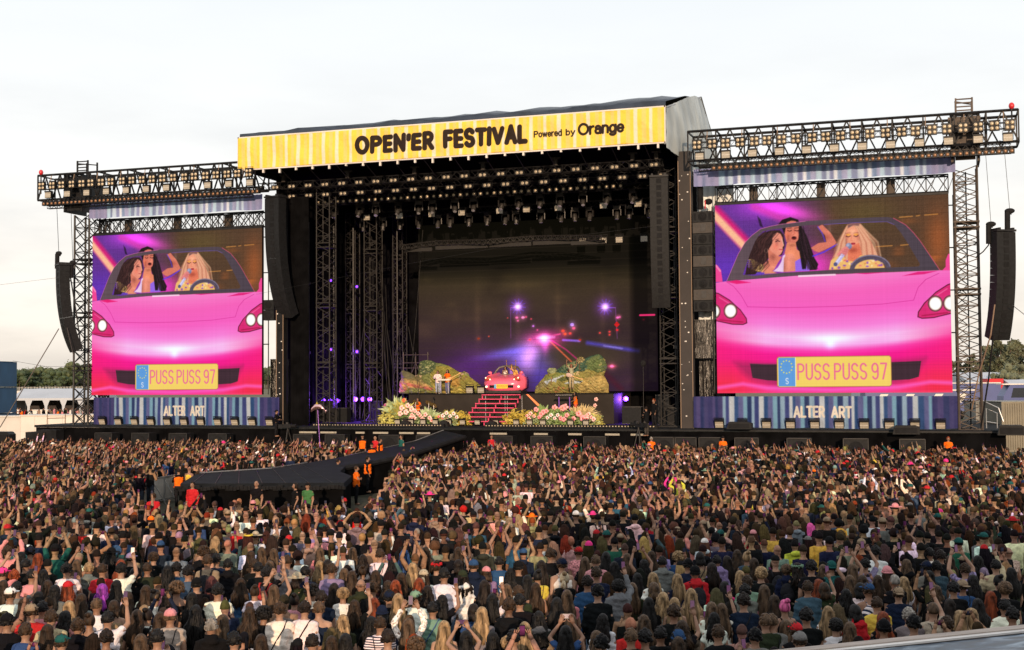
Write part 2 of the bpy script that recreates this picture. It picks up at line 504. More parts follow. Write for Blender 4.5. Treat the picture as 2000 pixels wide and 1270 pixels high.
# ---------------- the picture on the two side screens (drawn in the coordinates x 1397..1861, y 390..769)
def draw_car_picture():
    rs = np.random.RandomState(3)
    cv = Canvas(470, 392, (1397, 1861, 392, 768))
    X, Y = cv.X, cv.Y
    t = np.clip((X-1500)/140, 0, 1)[..., None]
    a = np.array((104, 52, 150.)); b = np.array((92, 66, 48.))
    cv.c[:] = a*(1-t)+b*t
    cv.glow((1545, 410), 60, 14, (150, 20, 120), 1, ang=.25)
    cv.glow((1500, 400), 60, 22, (70, 10, 60), 1)
    cv.glow((1590, 520), 60, 34, (150, 0, 130), 1)
    cv.glow((1420, 520), 60, 40, (0, 0, 40), 1)
    cv.glow((1700, 420), 60, 30, (20, 30, 0), .5)
    cv.glow((1840, 480), 26, 60, (120, 40, 0), .55)
    for k in range(9):
        x = rs.uniform(1660, 1850); y = rs.uniform(405, 530)
        cv.glow((x, y), rs.uniform(6, 26), rs.uniform(3, 9), (70, 25, 0), .5)
    for y, xa, xb in ((432, 1767, 1792), (431, 1799, 1806), (430, 1815, 1840), (487, 1720, 1752), (486, 1768, 1784)):
        cv.line([(xa, y), (xb, y-.8)], 1.6, (225, 150, 70), .9)
    cv.line([(1390, 398), (1480, 494)], 26, (235, 30, 120), .9, soft=9)
    cv.line([(1385, 400), (1475, 496)], 15, (255, 190, 150), 1, soft=7)
    cv.line([(1478, 398), (1560, 436)], 14, (225, 60, 180), .7, soft=10)
    A = lambda L: [(1400+p[0]/7.69, 400+p[1]/7.69) for p in L]
    B = lambda L: [(1620+p[0]/7.69, 400+p[1]/7.69) for p in L]
    sk1, sk2, sk3 = (238, 146, 122), (222, 122, 100), (246, 160, 126)
    # second singer (behind): hair, face
    cv.poly(A([(970, 285), (1040, 205), (1170, 170), (1290, 215), (1330, 300), (1420, 470), (1480, 640), (1530, 800), (1590, 900), (1560, 985), (1340, 990), (1290, 700), (1240, 560), (1110, 560), (1070, 420), (1040, 340)]), (36, 22, 30))
    cv.poly(A([(650, 130), (700, 180), (740, 310), (690, 290)]), (40, 20, 50), .8, soft=2)
    cv.poly(A([(1480, 650), (1600, 580), (1720, 572), (1700, 470), (1590, 335), (1660, 305), (1790, 440), (1872, 580), (1840, 625), (1600, 722), (1530, 700)]), sk2)
    cv.line(A([(1510, 775), (1680, 720), (1880, 610)]), 2.4, (96, 60, 235))
    cv.line(A([(1590, 335), (1660, 440), (1700, 560)]), 2.0, (110, 70, 235), .8)
    cv.poly(A([(1110, 250), (1180, 225), (1250, 235), (1300, 300), (1305, 420), (1285, 520), (1230, 580), (1160, 590), (1100, 540), (1075, 430)]), sk2)
    cv.poly(A([(1110, 555), (1250, 565), (1260, 660), (1330, 720), (1330, 880), (1100, 860), (1070, 720)]), (236, 138, 104))
    cv.poly(A([(1225, 850), (1320, 800), (1400, 760), (1470, 930), (1450, 995), (1225, 995)]), (150, 104, 232))
    cv.poly(A([(1300, 330), (1360, 420), (1400, 640), (1420, 820), (1400, 960), (1340, 970), (1310, 760), (1290, 600)]), (34, 20, 28))
    cv.ell(*[(lambda p: (A([p])[0]))((1222, 490))], 5.2, 3.4, (110, 24, 34)); cv.ell(A([(1222, 482)])[0], 3.4, 1.4, (30, 6, 10))
    for x in (1155, 1268): cv.line(A([(x-34, 372), (x, 386), (x+30, 374)]), 1.3, (60, 22, 26)); cv.line(A([(x-36, 340), (x+30, 336)]), 1.3, (90, 40, 36), .8)
    cv.line(A([(1222, 360), (1238, 430), (1205, 440)]), 1.4, (190, 84, 70), .8)
    cv.glow(A([(1120, 440)])[0], 5, 8, (30, 10, 0), 1)
    # first singer, left, looking right
    cv.poly(A([(445, 1025), (500, 760), (560, 600), (640, 460), (740, 395), (860, 360), (1000, 362), (1060, 430), (1078, 600), (1030, 740), (820, 780), (740, 880), (660, 1020)]), (58, 34, 36))
    cv.poly(A([(600, 700), (700, 560), (800, 500), (870, 520), (830, 660), (760, 760), (640, 830)]), (42, 22, 26), .7, soft=3)
    cv.poly(A([(890, 425), (960, 395), (1012, 420), (1042, 480), (1046, 545), (1062, 600), (1040, 625), (1045, 665), (1015, 725), (960, 762), (860, 720), (828, 640), (880, 560)]), sk1)
    cv.poly(A([(810, 640), (960, 752), (1030, 770), (970, 850), (900, 965), (820, 1010), (700, 1000), (730, 880), (820, 800)]), (226, 128, 104))
    cv.poly(A([(1082, 730), (1062, 1002), (885, 985), (962, 930), (1020, 840), (1042, 755)]), (240, 205, 238))
    cv.poly(A([(1060, 790), (1120, 725), (1190, 728), (1232, 800), (1235, 995), (1048, 1002)]), (226, 134, 112))
    cv.poly(A([(700, 900), (900, 990), (950, 1015), (700, 1022)]), (232, 142, 112))
    cv.poly(A([(500, 790), (560, 782), (745, 895), (722, 985), (640, 978), (500, 920)]), (236, 200, 110))
    for k in range(4): cv.line(A([(478+6*k, 800+34*k), (540+6*k, 824+34*k)]), 2.6, (120, 70, 200)); cv.line(A([(510, 818+34*k), (640, 872+30*k)]), .9, (190, 140, 70), .7)
    cv.line(A(arc(785, 668, 24, 32, 0, 360, 14)), 1.0, (240, 200, 170))
    cv.line(A([(935, 535), (965, 520), (1000, 535)]), 1.6, (60, 30, 40)); cv.line(A([(935, 505), (985, 495)]), 1.2, (100, 50, 44), .8)
    cv.line(A([(1030, 500), (1044, 540), (1060, 596)]), 1.4, (250, 200, 185), .8)
    cv.line(A([(990, 655), (1036, 660)]), 2.2, (190, 60, 66)); cv.glow(A([(930, 610)])[0], 5, 6, (12, -10, -10), 1)
    cv.poly(A([(640, 990), (760, 1000), (740, 1025), (600, 1025)]), (110, 70, 200))
    # third singer, blonde, with the microphone
    cv.poly(B([(70, 985), (110, 820), (190, 700), (240, 540), (300, 400), (350, 325), (440, 298), (540, 310), (620, 420), (690, 560), (750, 690), (810, 830), (850, 930), (850, 985)]), (222, 146, 118))
    for k in range(26):
        if 8 < k < 14: continue
        f = k/25.0; x0 = 350+200*f; x1 = 60+930*f
        cv.line(B([(x0, 335), (x0*.45+x1*.55-10+20*f, 600), (x1*.84+40, 975)]), 3.2, ((246, 190, 150) if k % 3 else (196, 120, 92)), .55, soft=1.6)
    cv.poly(B([(350, 330), (440, 298), (540, 312), (520, 350), (440, 335), (360, 380)]), (120, 80, 84), .8, soft=2)
    cv.poly(B([(330, 430), (370, 372), (440, 352), (500, 400), (527, 500), (515, 590), (455, 680), (405, 675), (335, 590), (308, 500)]), sk3)
    cv.poly(B([(380, 665), (525, 600), (560, 780), (470, 880), (350, 860), (350, 720)]), (236, 124, 92))
    cv.poly(B([(60, 988), (90, 850), (170, 800), (290, 800), (340, 860), (440, 880), (540, 790), (760, 790), (860, 900), (900, 988)]), (243, 190, 112))
    for k in range(34):
        x, y = rs.uniform(90, 880), rs.uniform(830, 980)
        cv.ell(B([(x, y)])[0], rs.uniform(1.4, 3.4), rs.uniform(1.2, 2.6), ((255, 232, 170), (224, 140, 70), (130, 60, 190), (236, 110, 110))[rs.randint(4)], .8, soft=1.5)
    for x in (362, 478): cv.line(B([(x-34, 494), (x, 508), (x+34, 492)]), 1.5, (96, 44, 50)); cv.ell(B([(x, 476)])[0], 4.6, 2.2, (250, 170, 70), .8); cv.line(B([(x-38, 452), (x+34, 446)]), 1.1, (170, 96, 70), .8)
    cv.ell(B([(432, 612)])[0], 4.6, 2.3, (206, 60, 72)); cv.line(B([(402, 606), (462, 608)]), .8, (110, 20, 34))
    cv.line(B([(415, 480), (400, 560), (428, 570)]), 1.3, (226, 120, 90), .8)
    cv.line(B([(350, 670), (170, 905)]), 7.5, (196, 186, 234)); cv.line(B([(335, 672), (165, 895)]), 2, (240, 236, 255), .8)
    cv.ell(B([(366, 645)])[0], 6.2, 6.2, (140, 140, 172)); cv.ell(B([(350, 628)])[0], 3, 3, (190, 190, 215), .8, soft=2); cv.ell(B([(160, 910)])[0], 4, 4, (90, 90, 140))
    for k in range(4): cv.line(B([(205+26*k, 762-26*k), (250+26*k, 730-22*k), (322+10*k, 762-24*k)]), 4.6, (236, 136, 132)); cv.line(B([(218+26*k, 775-26*k), (318+10*k, 772-24*k)]), .8, (170, 70, 80), .8)
    # steering wheel
    cv.line(B(arc(682, 1000, 272, 178, 180, 360, 26)), 9.2, (92, 80, 100)); cv.line(B(arc(682, 1000, 300, 205, 200, 350, 26)), 1.6, (150, 140, 165), .9)
    # soft modelling of faces, arms and hair
    for (x, y, rx, ry, c) in ((1524, 472, 3, 7, (-34, -30, -22)), (1532, 486, 5, 5, (16, 20, 18)), (1515, 500, 6, 6, (-50, -34, -24)), (1562, 458, 5, 6, (30, 26, 20)), (1547, 462, 3, 9, (-46, -34, -24)), (1555, 478, 7, 3, (-40, -28, -20)), (1552, 496, 8, 7, (26, 20, 14)),
                              (1625, 465, 8, 5, (-24, -22, -18)), (1630, 448, 4, 10, (24, 22, 16)), (1676, 456, 6, 5, (12, 24, 20)), (1663, 470, 3, 9, (-44, -40, -26)), (1686, 466, 3, 8, (-30, -30, -20)), (1676, 492, 9, 5, (-46, -40, -28)), (1548, 515, 5, 12, (24, 20, 18)), (1538, 520, 3, 12, (-30, -22, -16)), (1516, 520, 9, 4, (24, 26, 20))):
        cv.glow((x, y), rx, ry, c, 1)
    for k in range(46):
        q = k/45.0; x0, y0 = 1497+30*q+rs.uniform(-3, 3), 447+rs.uniform(0, 8); cv.line([(x0, y0), (x0-16+rs.uniform(-3, 3), y0+16), (x0-12-10*q+rs.uniform(-5, 5), y0+32), (x0-26+rs.uniform(-5, 5), y0+46), (x0-24+rs.uniform(-9, 9), y0+62), (x0-32, y0+74)], 1.0, ((104, 62, 58), (38, 20, 24))[k % 2], .6, soft=1.4)
    for k in range(26): x0 = 1571+rs.uniform(-4, 8); cv.line([(x0, 440+rs.uniform(0, 20)), (x0+8+rs.uniform(-3, 3), 490), (x0+16+rs.uniform(-8, 14), 526)], 1.0, ((78, 44, 62), (20, 12, 18))[k % 2], .7, soft=1.4)
    for q in (1,):
        cv.poly(A([(690, 860), (560, 1000), (470, 1020), (520, 800), (600, 640), (640, 760)]), (50, 28, 32), .5, soft=5)
    b_ = cv.c.copy(); b_[1:-1, 1:-1] = (cv.c[1:-1, 1:-1]*4+cv.c[:-2, 1:-1]+cv.c[2:, 1:-1]+cv.c[1:-1, :-2]+cv.c[1:-1, 2:])/8; cv.c = b_
    cv.c += np.random.RandomState(9).normal(0, 5, cv.c.shape[:2])[..., None]
    # windscreen frame: outline with the opening left free
    outer = A([(150, 1112), (340, 700), (450, 530), (560, 425), (700, 330), (840, 300), (1000, 275), (1400, 243)]) + B([(0, 241), (400, 232), (760, 230), (950, 235), (1040, 255), (1100, 290), (1220, 362), (1330, 480), (1430, 612), (1600, 880), (1705, 1045)]) + [(1600, 537)]
    inner = A([(410, 1022), (530, 700), (610, 520), (680, 420), (740, 368), (900, 345), (1100, 330), (1400, 306)]) + B([(0, 306), (300, 300), (700, 299), (950, 305), (1050, 350), (1150, 480), (1250, 645), (1415, 940), (1412, 968), (1390, 984), (500, 990)]) + A([(1700, 995), (1100, 1010), (600, 1044)])
    w, al = cv.poly(outer, 0, mask=True)
    full = np.zeros(X.shape); full[w] = al
    w2, al2 = cv.poly(inner, 0, mask=True)
    full[w2] *= (1-al2)
    g = np.clip((X-1420)/420, 0, 1)
    fc = np.stack([104-22*g, 84-14*g, 92-10*g], -1)
    cv.c = cv.c*(1-full[..., None]) + full[..., None]*fc
    cv.line(outer[:8], 1.0, (250, 120, 190), .7); cv.line(outer[12:-1], 1.1, (250, 90, 130), .8)
    cv.line(inner[8:13], .9, (130, 100, 230), .7)
    # bodywork
    hood = [(1390, 548), (1419.5, 545), (1560, 538.5), (1841, 536.5), (1870, 537), (1870, 780), (1390, 780)]
    w, al = cv.poly(hood, 0, mask=True); hm = np.zeros(X.shape); hm[w] = al
    yy = Y; xc = np.abs(X-1628)/235.0
    yv = yy + 26*(1-xc)**1.2*0 + 22*xc**1.6
    stops = [(538, (252, 132, 205)), (575, (250, 98, 190)), (610, (250, 96, 196)), (640, (252, 130, 220)), (662, (253, 190, 244)), (677, (252, 150, 232)), (688, (253, 60, 176)), (700, (254, 22, 148)), (745, (254, 24, 130)), (770, (255, 60, 150))]
    ys = [p[0] for p in stops]
    body = np.stack([np.interp(yv, ys, [p[1][k] for p in stops]) for k in range(3)], -1)
    side = np.clip((xc-.55)/.5, 0, 1)[..., None]*np.clip((yy-590)/80, 0, 1)[..., None]
    body = body*(1-side*.75) + np.array((255, 30, 120.))*side*.75
    low = np.clip((yy-700)/50, 0, 1)[..., None]*np.clip((xc-.45)/.4, 0, 1)[..., None]
    body = body*(1-low) + np.array((255, 45, 80.))*low
    cv.c = cv.c*(1-hm[..., None]) + hm[..., None]*body
    cv.glow((1628, 664), 55, 13, (0, 70, 26), 1); cv.glow((1628, 676), 10, 9, (0, 60, 40), 1)
    cv.glow((1480, 668), 70, 9, (0, 40, 10), .8, ang=.12); cv.glow((1780, 664), 70, 9, (0, 40, 10), .8, ang=-.12)
    cv.poly([(1419, 546), (1440, 543), (1470, 549), (1440, 551)], (240, 20, 110), .9, soft=2)
    cv.poly([(1675, 537), (1745, 537), (1700, 539.5)], (235, 25, 130), .9); cv.poly([(1770, 545), (1800, 538), (1838, 537.5), (1812, 543)], (235, 25, 120), .9)
    cv.poly([(1566, 537.5), (1640, 537), (1642, 540), (1566, 541)], (255, 226, 240), .9)
    dk = (206, 36, 140)
    cv.line([(1419, 546), (1434, 556), (1449, 574), (1462, 597)], 1.1, dk, .8); cv.line([(1462, 597), (1540, 600.5), (1640, 600.5), (1730, 598), (1791, 592)], 1.0, dk, .8)
    cv.line([(1791, 592), (1800, 568), (1815, 553), (1840, 542)], 1.1, dk, .8)
    for sx in (1, -1):
        fx = (lambda x: x) if sx == 1 else (lambda x: 3258.5-x)
        o = -5 if sx == -1 else 0
        pts = [(fx(1390), 566+o), (fx(1402), 569+o), (fx(1425), 583+o), (fx(1447), 603+o), (fx(1459), 620+o), (fx(1460), 629+o), (fx(1452), 632+o), (fx(1430), 631+o), (fx(1390), 622+o)]
        cv.poly(pts, (228, 40, 120)); cv.line(pts, 2.2, (120, 26, 62), .95)
        cv.line([(fx(1404), 577+o), (fx(1425), 590+o), (fx(1440), 604+o)], 2, (250, 110, 170), .8, soft=2)
        cv.line([(fx(1404), 622+o), (fx(1452), 627+o)], 2.6, (190, 20, 80), .8)
        for cx in (1426.5, 1391.5 if sx == 1 else 1398):
            cv.ell((fx(cx), 604.5+o), 14.5, 15.5, (120, 50, 70)); cv.ell((fx(cx), 604.5+o), 12, 13, (200, 150, 140)); cv.ell((fx(cx), 604.5+o), 10.5, 11.5, (255, 252, 244)); cv.glow((fx(cx), 604.5+o), 11, 12, (20, 50, 30), 1)
    cv.poly([(1390, 510), (1400, 512), (1408, 522), (1411, 546), (1390, 546)], (245, 70, 150)); cv.line([(1397, 512), (1406, 524)], 3, (255, 160, 205), .8, soft=2)
    cv.poly([(1870, 503), (1858, 506), (1853, 518), (1853, 530), (1846, 537), (1870, 537)], (245, 70, 150))
    # lower grille
    cv.poly([(1432, 706), (1620, 716), (1812, 702), (1790, 742), (1745, 752), (1520, 756), (1470, 742), (1450, 728)], (150, 40, 90), .55, soft=14)
    cv.poly([(1465, 710), (1500, 712), (1530, 712), (1530, 745), (1500, 743), (1470, 738)], (70, 46, 58)); cv.poly([(1738, 710), (1803, 708), (1798, 738), (1780, 743), (1738, 745)], (70, 46, 58))
    cv.line([(1465, 710), (1525, 711.5)], 1.4, (130, 60, 90), .8)
    cv.line([(1400, 757), (1450, 750), (1500, 758), (1628, 762), (1760, 757), (1820, 748), (1862, 750)], 7, (255, 100, 205), .75, soft=6)
    cv.line([(1390, 771), (1628, 773), (1870, 768)], 8, (255, 70, 110), .8, soft=6)
    # number plate
    pl = [(1524, 698), (1742, 698), (1745, 701), (1745, 752), (1742, 755), (1524, 756), (1521, 753), (1521, 701)]
    cv.line(pl + [pl[0]], 2.4, (176, 120, 70)); cv.poly(pl, (249, 214, 104))
    cv.poly([(1523, 699), (1557, 699), (1557, 755), (1523, 755)], (96, 158, 222)); cv.line([(1557.5, 699), (1557.5, 755)], 1.2, (230, 236, 240))
    for k in range(12): cv.ell((1539.5+11.5*math.cos(k*PI/6), 717+12.5*math.sin(k*PI/6)), 1.35, 1.35, (232, 226, 90))
    write(cv, 'S', 1537.2, 738.5, 12.5, 1.5, (236, 240, 246), squeeze=.62)
    x = 1560.5
    for word in ('PUSS', 'PUSS', '97'):
        for c in word:
            gw, st = GL[c]
            for p in st: cv.line([(x+2+q[0]*18.5, 712+q[1]*29.5) for q in p], 3.3, (240, 112, 150))
            x += 16.9
        x += 5.5
    # LED module grid and shimmer
    n = rs.rand(cv.H, 1)*.07 + rs.rand(1, cv.W)*.05
    dark = np.clip(1.15-cv.c.mean(2)/150.0, 0.12, 1)
    cv.c *= (1-(n*dark*2.6)[..., None])
    lines = ((np.arange(cv.W) % 12 == 0)[None, :] | (np.arange(cv.H) % 12 == 0)[:, None])
    cv.c *= np.where(lines, 1-.10*dark, 1.0)[..., None]
    return cv

# ---------------- the night road on the LED wall at the back of the stage (x 818..1285, y 500..768)
def draw_road_picture():
    rs = np.random.RandomState(5)
    cv = Canvas(520, 400, (818, 1285, 430, 768))
    X, Y = cv.X, cv.Y
    t = np.clip((Y-500)/260, 0, 1)[..., None]; f = np.clip((X-818)/460, 0, 1)[..., None]
    cv.c[:] = (np.array((40, 33, 17.))*(1-t) + np.array((36, 20, 36.))*t)
    cv.c *= .85+.3*(1-np.abs(f-.45))
    cv.c *= 1.55*np.clip((Y-505)/50, 0.2, 1)[..., None]; cv.c[..., 1] *= 1.04
    for k in range(60):
        cv.glow((rs.uniform(820, 1280), rs.uniform(520, 760)), rs.uniform(8, 40), rs.uniform(3, 14), (9, 7, 3) if k % 2 else (-8, -7, -4), 1)
    cv.glow((1120, 700), 120, 30, (16, 24, -6), 1)
    cv.glow((930, 715), 55, 40, (34, 8, 60), 1); cv.glow((860, 740), 50, 26, (20, 4, 44), 1)
    cv.glow((1020, 700), 34, 26, (66, 52, 170), 1, ang=-.7); cv.glow((1032, 700), 16, 26, (130, 80, 90), 1, ang=.1); cv.glow((1056, 735), 26, 38, (22, 22, 110), 1)
    cv.glow((985, 692), 44, 9, (40, 40, 130), 1, ang=-.18); cv.glow((1045, 690), 12, 10, (60, 30, 60), 1)
    cv.line([(1064, 668), (1048, 770), (1016, 770)], 2, (60, 40, 90), .3, soft=6)
    cv.line([(1073, 668), (1118, 712), (1140, 735)], 2.6, (250, 110, 70), .95, soft=2); cv.line([(1077, 668), (1105, 686), (1135, 712)], 2.4, (210, 50, 120), .9, soft=2)
    cv.line([(1100, 667.5), (1132, 670)], 4, (150, 110, 250), .9, soft=3); cv.line([(1148, 674), (1200, 683), (1246, 691)], 6, (90, 76, 220), .85, soft=7); cv.line([(1180, 680), (1215, 686)], 3, (170, 150, 250), .7, soft=3)
    cv.line([(1160, 712), (1212, 764)], 10, (90, 20, 40), .5, soft=9)
    for x, xp, y in ((1012, 998, 600), (1183, 1203, 605)):
        cv.line([(xp, y+2), (xp+(0 if x < 1100 else 3), y+62)], 1.3, (130, 70, 130), .8); cv.line([(xp, y+2), (x, y+1)], 1.3, (150, 90, 170), .8)
        cv.glow((x, y), 17, 17, (70, 20, 130), 1)
        for a in range(0, 180, 30): cv.line([(x-15*math.cos(R_(a+8)), y-15*math.sin(R_(a+8))), (x+15*math.cos(R_(a+8)), y+15*math.sin(R_(a+8)))], 1.2, (120, 80, 240), .75, soft=1.6)
        cv.glow((x, y), 6.5, 6.5, (240, 200, 255), 1)
    cv.glow((1065, 664), 34, 15, (190, 20, 120), 1); cv.glow((1065, 676), 7, 17, (150, 40, 130), 1)
    cv.line([(1050, 663), (1082, 661)], 6, (255, 120, 210), 1, soft=3); cv.glow((1063, 664), 10, 8, (255, 200, 240), 1); cv.line([(1030, 667), (1046, 664)], 2, (255, 90, 190), .9); cv.line([(1082, 658), (1094, 656)], 3, (255, 80, 160), .9, soft=2)
    for x, y, r, c in ((1010, 622, 2.6, (250, 90, 150)), (1022, 622, 3.2, (250, 120, 170)), (1012, 628, 1.6, (230, 80, 140)), (1028, 621, 1.4, (240, 70, 110)), (1038, 625, 1.2, (230, 60, 90)), (1042, 639, 1.8, (210, 110, 240)), (1050, 647, 1.2, (220, 70, 130)), (1035, 666, 1.6, (250, 60, 60)), (992, 622, .9, (200, 60, 60)), (955, 658, 1.0, (220, 70, 40)), (935, 662, 2.5, (120, 40, 20)), (1100, 650, 3.2, (235, 60, 50)), (1104, 656, 2.8, (250, 80, 50)), (1114, 655, 2.6, (235, 60, 60)), (1118, 638, 3.6, (170, 130, 255)), (1121, 645, 3, (240, 80, 120)), (1133, 668, 2.4, (150, 40, 30)), (1172, 655, 1.5, (240, 60, 50)), (1191, 653, 1.8, (240, 60, 60)), (1191, 659, 1.5, (240, 60, 50)), (1207, 626, 2.6, (255, 90, 160)), (1211, 625, 2, (255, 90, 160)), (1206, 650, 2.2, (220, 30, 40)), (1195, 720, 3.6, (245, 90, 130)), (1258, 631, 1.5, (160, 20, 50))):
        cv.ell((x, y), r, r*.8, c, 1, soft=1.2); cv.glow((x, y), r*2, r*2, tuple(k*.35 for k in c), 1)
    cv.poly([(1205.5, 633.5), (1211, 639.5), (1205.5, 645), (1200, 639.5)], (235, 30, 34)); cv.line([(1251, 622.5), (1279, 622.5)], 3.2, (255, 60, 130), 1, soft=1.5); cv.line([(1253, 622.5), (1277, 622.5)], 1.2, (255, 180, 210), .9)
    cv.glow((1195, 720), 8, 3, (150, 30, 60), 1)
    for y in np.arange(470, 768, 14.0): cv.line([(818, y), (1285, y)], .7, (74, 58, 44), .45)
    for x in (1012, 933, 1178, 1090): cv.glow((x, 620), 6, 60, (14, 10, 6), 1)
    cv.c *= (1-.16*rs.rand(cv.H, cv.W))[..., None]
    cv.c *= (1-.55*np.clip((X-1228)/14, 0, 1)*(X < 1290))[..., None]
    cv.c[(Y > 600) & (Y < 645) & (X > 1236)] *= 1.0
    cv.line([(1251, 622.5), (1279, 622.5)], 3.0, (250, 50, 120), 1, soft=1.5)
    return cv
# ================================================================ SETTING: ground
def grid_plane(x0, x1, y0, y1, nx, ny, zf):
    g = G(); V = []
    for j in range(ny+1):
        for i in range(nx+1):
            x = x0+(x1-x0)*i/nx; y = y0+(y1-y0)*j/ny
            V.append((x, y, zf(x, y)))
    Fs = [(j*(nx+1)+i, j*(nx+1)+i+1, (j+1)*(nx+1)+i+1, (j+1)*(nx+1)+i) for j in range(ny) for i in range(nx)]
    g.add(V, Fs); return g
def mat_ground(name, c1, c2, c3, s1, s2):
    m = mat(name, c1, 0.95, bump=(8, .6, .05)); t = m.node_tree; b = t.nodes['Principled BSDF']
    tcn = t.nodes.new('ShaderNodeTexCoord')
    n1 = t.nodes.new('ShaderNodeTexNoise'); n1.inputs['Scale'].default_value = s1; n1.inputs['Detail'].default_value = 8
    n2 = t.nodes.new('ShaderNodeTexNoise'); n2.inputs['Scale'].default_value = s2; n2.inputs['Detail'].default_value = 6
    t.links.new(tcn.outputs['Object'], n1.inputs['Vector']); t.links.new(tcn.outputs['Object'], n2.inputs['Vector'])
    r1 = t.nodes.new('ShaderNodeValToRGB'); r1.color_ramp.elements[0].position = .38; r1.color_ramp.elements[1].position = .62
    r1.color_ramp.elements[0].color = (*c1, 1); r1.color_ramp.elements[1].color = (*c2, 1)
    t.links.new(n1.outputs['Fac'], r1.inputs[0])
    r2 = t.nodes.new('ShaderNodeValToRGB'); r2.color_ramp.elements[0].position = .45; r2.color_ramp.elements[1].position = .6
    t.links.new(n2.outputs['Fac'], r2.inputs[0])
    mm = t.nodes.new('ShaderNodeMixRGB'); mm.inputs[2].default_value = (*c3, 1)
    t.links.new(r2.outputs[0], mm.inputs[0]); t.links.new(r1.outputs[0], mm.inputs[1]); t.links.new(mm.outputs[0], b.inputs['Base Color'])
    return m
M['field'] = mat_ground('field', (0.055, 0.060, 0.022), (0.10, 0.085, 0.035), (0.12, 0.10, 0.05), 0.02, 0.3)
M['trodden'] = mat_ground('trodden', (0.035, 0.036, 0.016), (0.06, 0.048, 0.03), (0.02, 0.022, 0.012), 0.6, 3.0)
tag(obj('ground', grid_plane(-3200, 3200, -400, 4800, 60, 50, lambda x, y: 0.0), M['field']), kind='structure')
tag(obj('arena_floor', grid_plane(-60, 60, -95, 40, 40, 40, lambda x, y: 0.02+0.012*math.sin(x*.7)*math.cos(y*.6)), M['trodden']), kind='structure')

# ================================================================ STAGE
DZ = 2.66
st = thing('stage_platform', 'long black stage platform running under both screens and the roof', 'stage', (0, 0, 0))
g = G(); g.bx(-36.6, 29.8, -1.0, 15.0, 2.50, DZ); obj('deck', g, M['deck'], st)
g = G(); n = 60
for k in range(n):   # skirt in hanging folds
    x0 = -36.5+66.2*k/n; x1 = -36.5+66.2*(k+1)/n
    g.bx(x0, x1, -0.93-.03*(k % 2), -0.86-.03*(k % 2), 0.0, 2.49)
obj('skirt', g, M['black_cloth'], st)
g = G(); g.bx(-36.5, 29.7, -1.06, -1.02, 2.52, 2.60); obj('edge_rail', g, M['steel_black'], st)
g = G(); g.bx(-36.4, -34.9, -2.2, 3, 0, 2.2); g.bx(-35.6, -34.0, -1.9, -1.02, 0, 2.35); obj('side_step', g, M['black'], st)
for i, (ua, ub) in enumerate(((585, 618), (626, 657), (695, 712), (729, 758), (780, 808), (815, 840), (957, 990), (1043, 1070), (1110, 1136), (1182, 1210), (1232, 1258))):
    a = PY(ua, 842, -1.12); b = PY(ub, 842, -1.12)
    g = G(); g.bx(a[0], b[0], -1.16, -1.08, 2.22, 2.34); obj('edge_light', g, M['flood_glass'], st)

rf = thing('stage_roof', 'huge dark tarpaulin stage roof with a high grey side flap', 'roof', (-4, 0, 19))
RX0, RX1 = -19.1, 10.5
def P3(x, y, z): return (x+4, y, z-19)
g = G()   # roof skin: front eave, ridge, rear eave
sec = [(-1.96, 22.42), (-1.9, 22.75), (2, 23.9), (6, 24.6), (10, 23.3), (15, 21.0)]
nx = 40; V = []
rs = random.Random(4)
for (y, z) in sec:
    for i in range(nx+1):
        x = RX0+(RX1+.05+.75*min(1, max(0, (y+1.9)/6))-RX0)*i/nx
        V.append(P3(x, y, z+(rs.uniform(-.07, .13) if y > -1.95 else 0) - (.35*(1-i/nx) if y > 0 else 0)))
g.add(V, [(j*(nx+1)+i, j*(nx+1)+i+1, (j+1)*(nx+1)+i+1, (j+1)*(nx+1)+i) for j in range(len(sec)-1) for i in range(nx)])
obj('roof_skin', g, M['navy_tarp'], rf, smooth=True)
g = G()   # underside
g.bx(RX0+.1+4, RX1-.1+4, -1.85, 15, 20.18-19, 20.26-19); obj('ceiling', g, M['black_cloth'], rf)
g = G()   # grey side flap on the right, pleated
prof = [(-1.95, 22.45, 19.9), (-.5, 22.9, 19.6), (1, 23.4, 19.0), (2.5, 23.9, 18.6), (4, 24.3, 18.6), (6, 24.55, 18.8), (8, 23.9, 18.8), (10, 23.0, 18.8), (12.5, 21.6, 18.6), (15, 20.6, 18.4)]
V = []; NN = 60; KK = 8
for i in range(NN+1):
    t = i/NN*(len(prof)-1); k = min(int(t), len(prof)-2); f = t-k
    y, zt, zb = [prof[k][q]*(1-f)+prof[k+1][q]*f for q in range(3)]
    for j in range(KK+1):
        s_ = j/KK
        V.append(P3(RX1+.08+.75*min(1, max(0, (y+1.9)/6))+min(1, max(0, (y+1.95)/3))*(.35*math.sin(i*1.3)*.3*s_+.9*s_*(1-s_)*2*.5+.5*s_)+rs.uniform(-.03, .03), y, zt*(1-s_)+zb*s_))
g.add(V, [(i*(KK+1)+j, (i+1)*(KK+1)+j, (i+1)*(KK+1)+j+1, i*(KK+1)+j+1) for i in range(NN) for j in range(KK)])
obj('side_flap', g, M['grey_tarp'], rf, smooth=True)
g = G()
g.tube([P3(RX1+.1, -2, 22.4), P3(RX1+.88, 6, 24.62), P3(RX1+.9, 15, 20.6)], .05, 6); g.tube([P3(RX1, -2.05, 20.1), P3(RX1, -2.05, 22.45)], .06, 6)
obj('edge_pipe', g, M['steel_grey'], rf)
g = G()
for zz in (20.20, 22.42): g.bx(RX0-.05+4, RX1+.05+4, -2.12, -1.98, zz-19-.05, zz-19+.05)
g.bx(RX0-.06+4, RX0+.03+4, -2.12, -1.98, 1.15, 3.47); g.bx(RX1-.02+4, RX1+.07+4, -2.12, -1.98, 1.15, 3.47)
obj('banner_frame', g, M['white_paint'], rf)
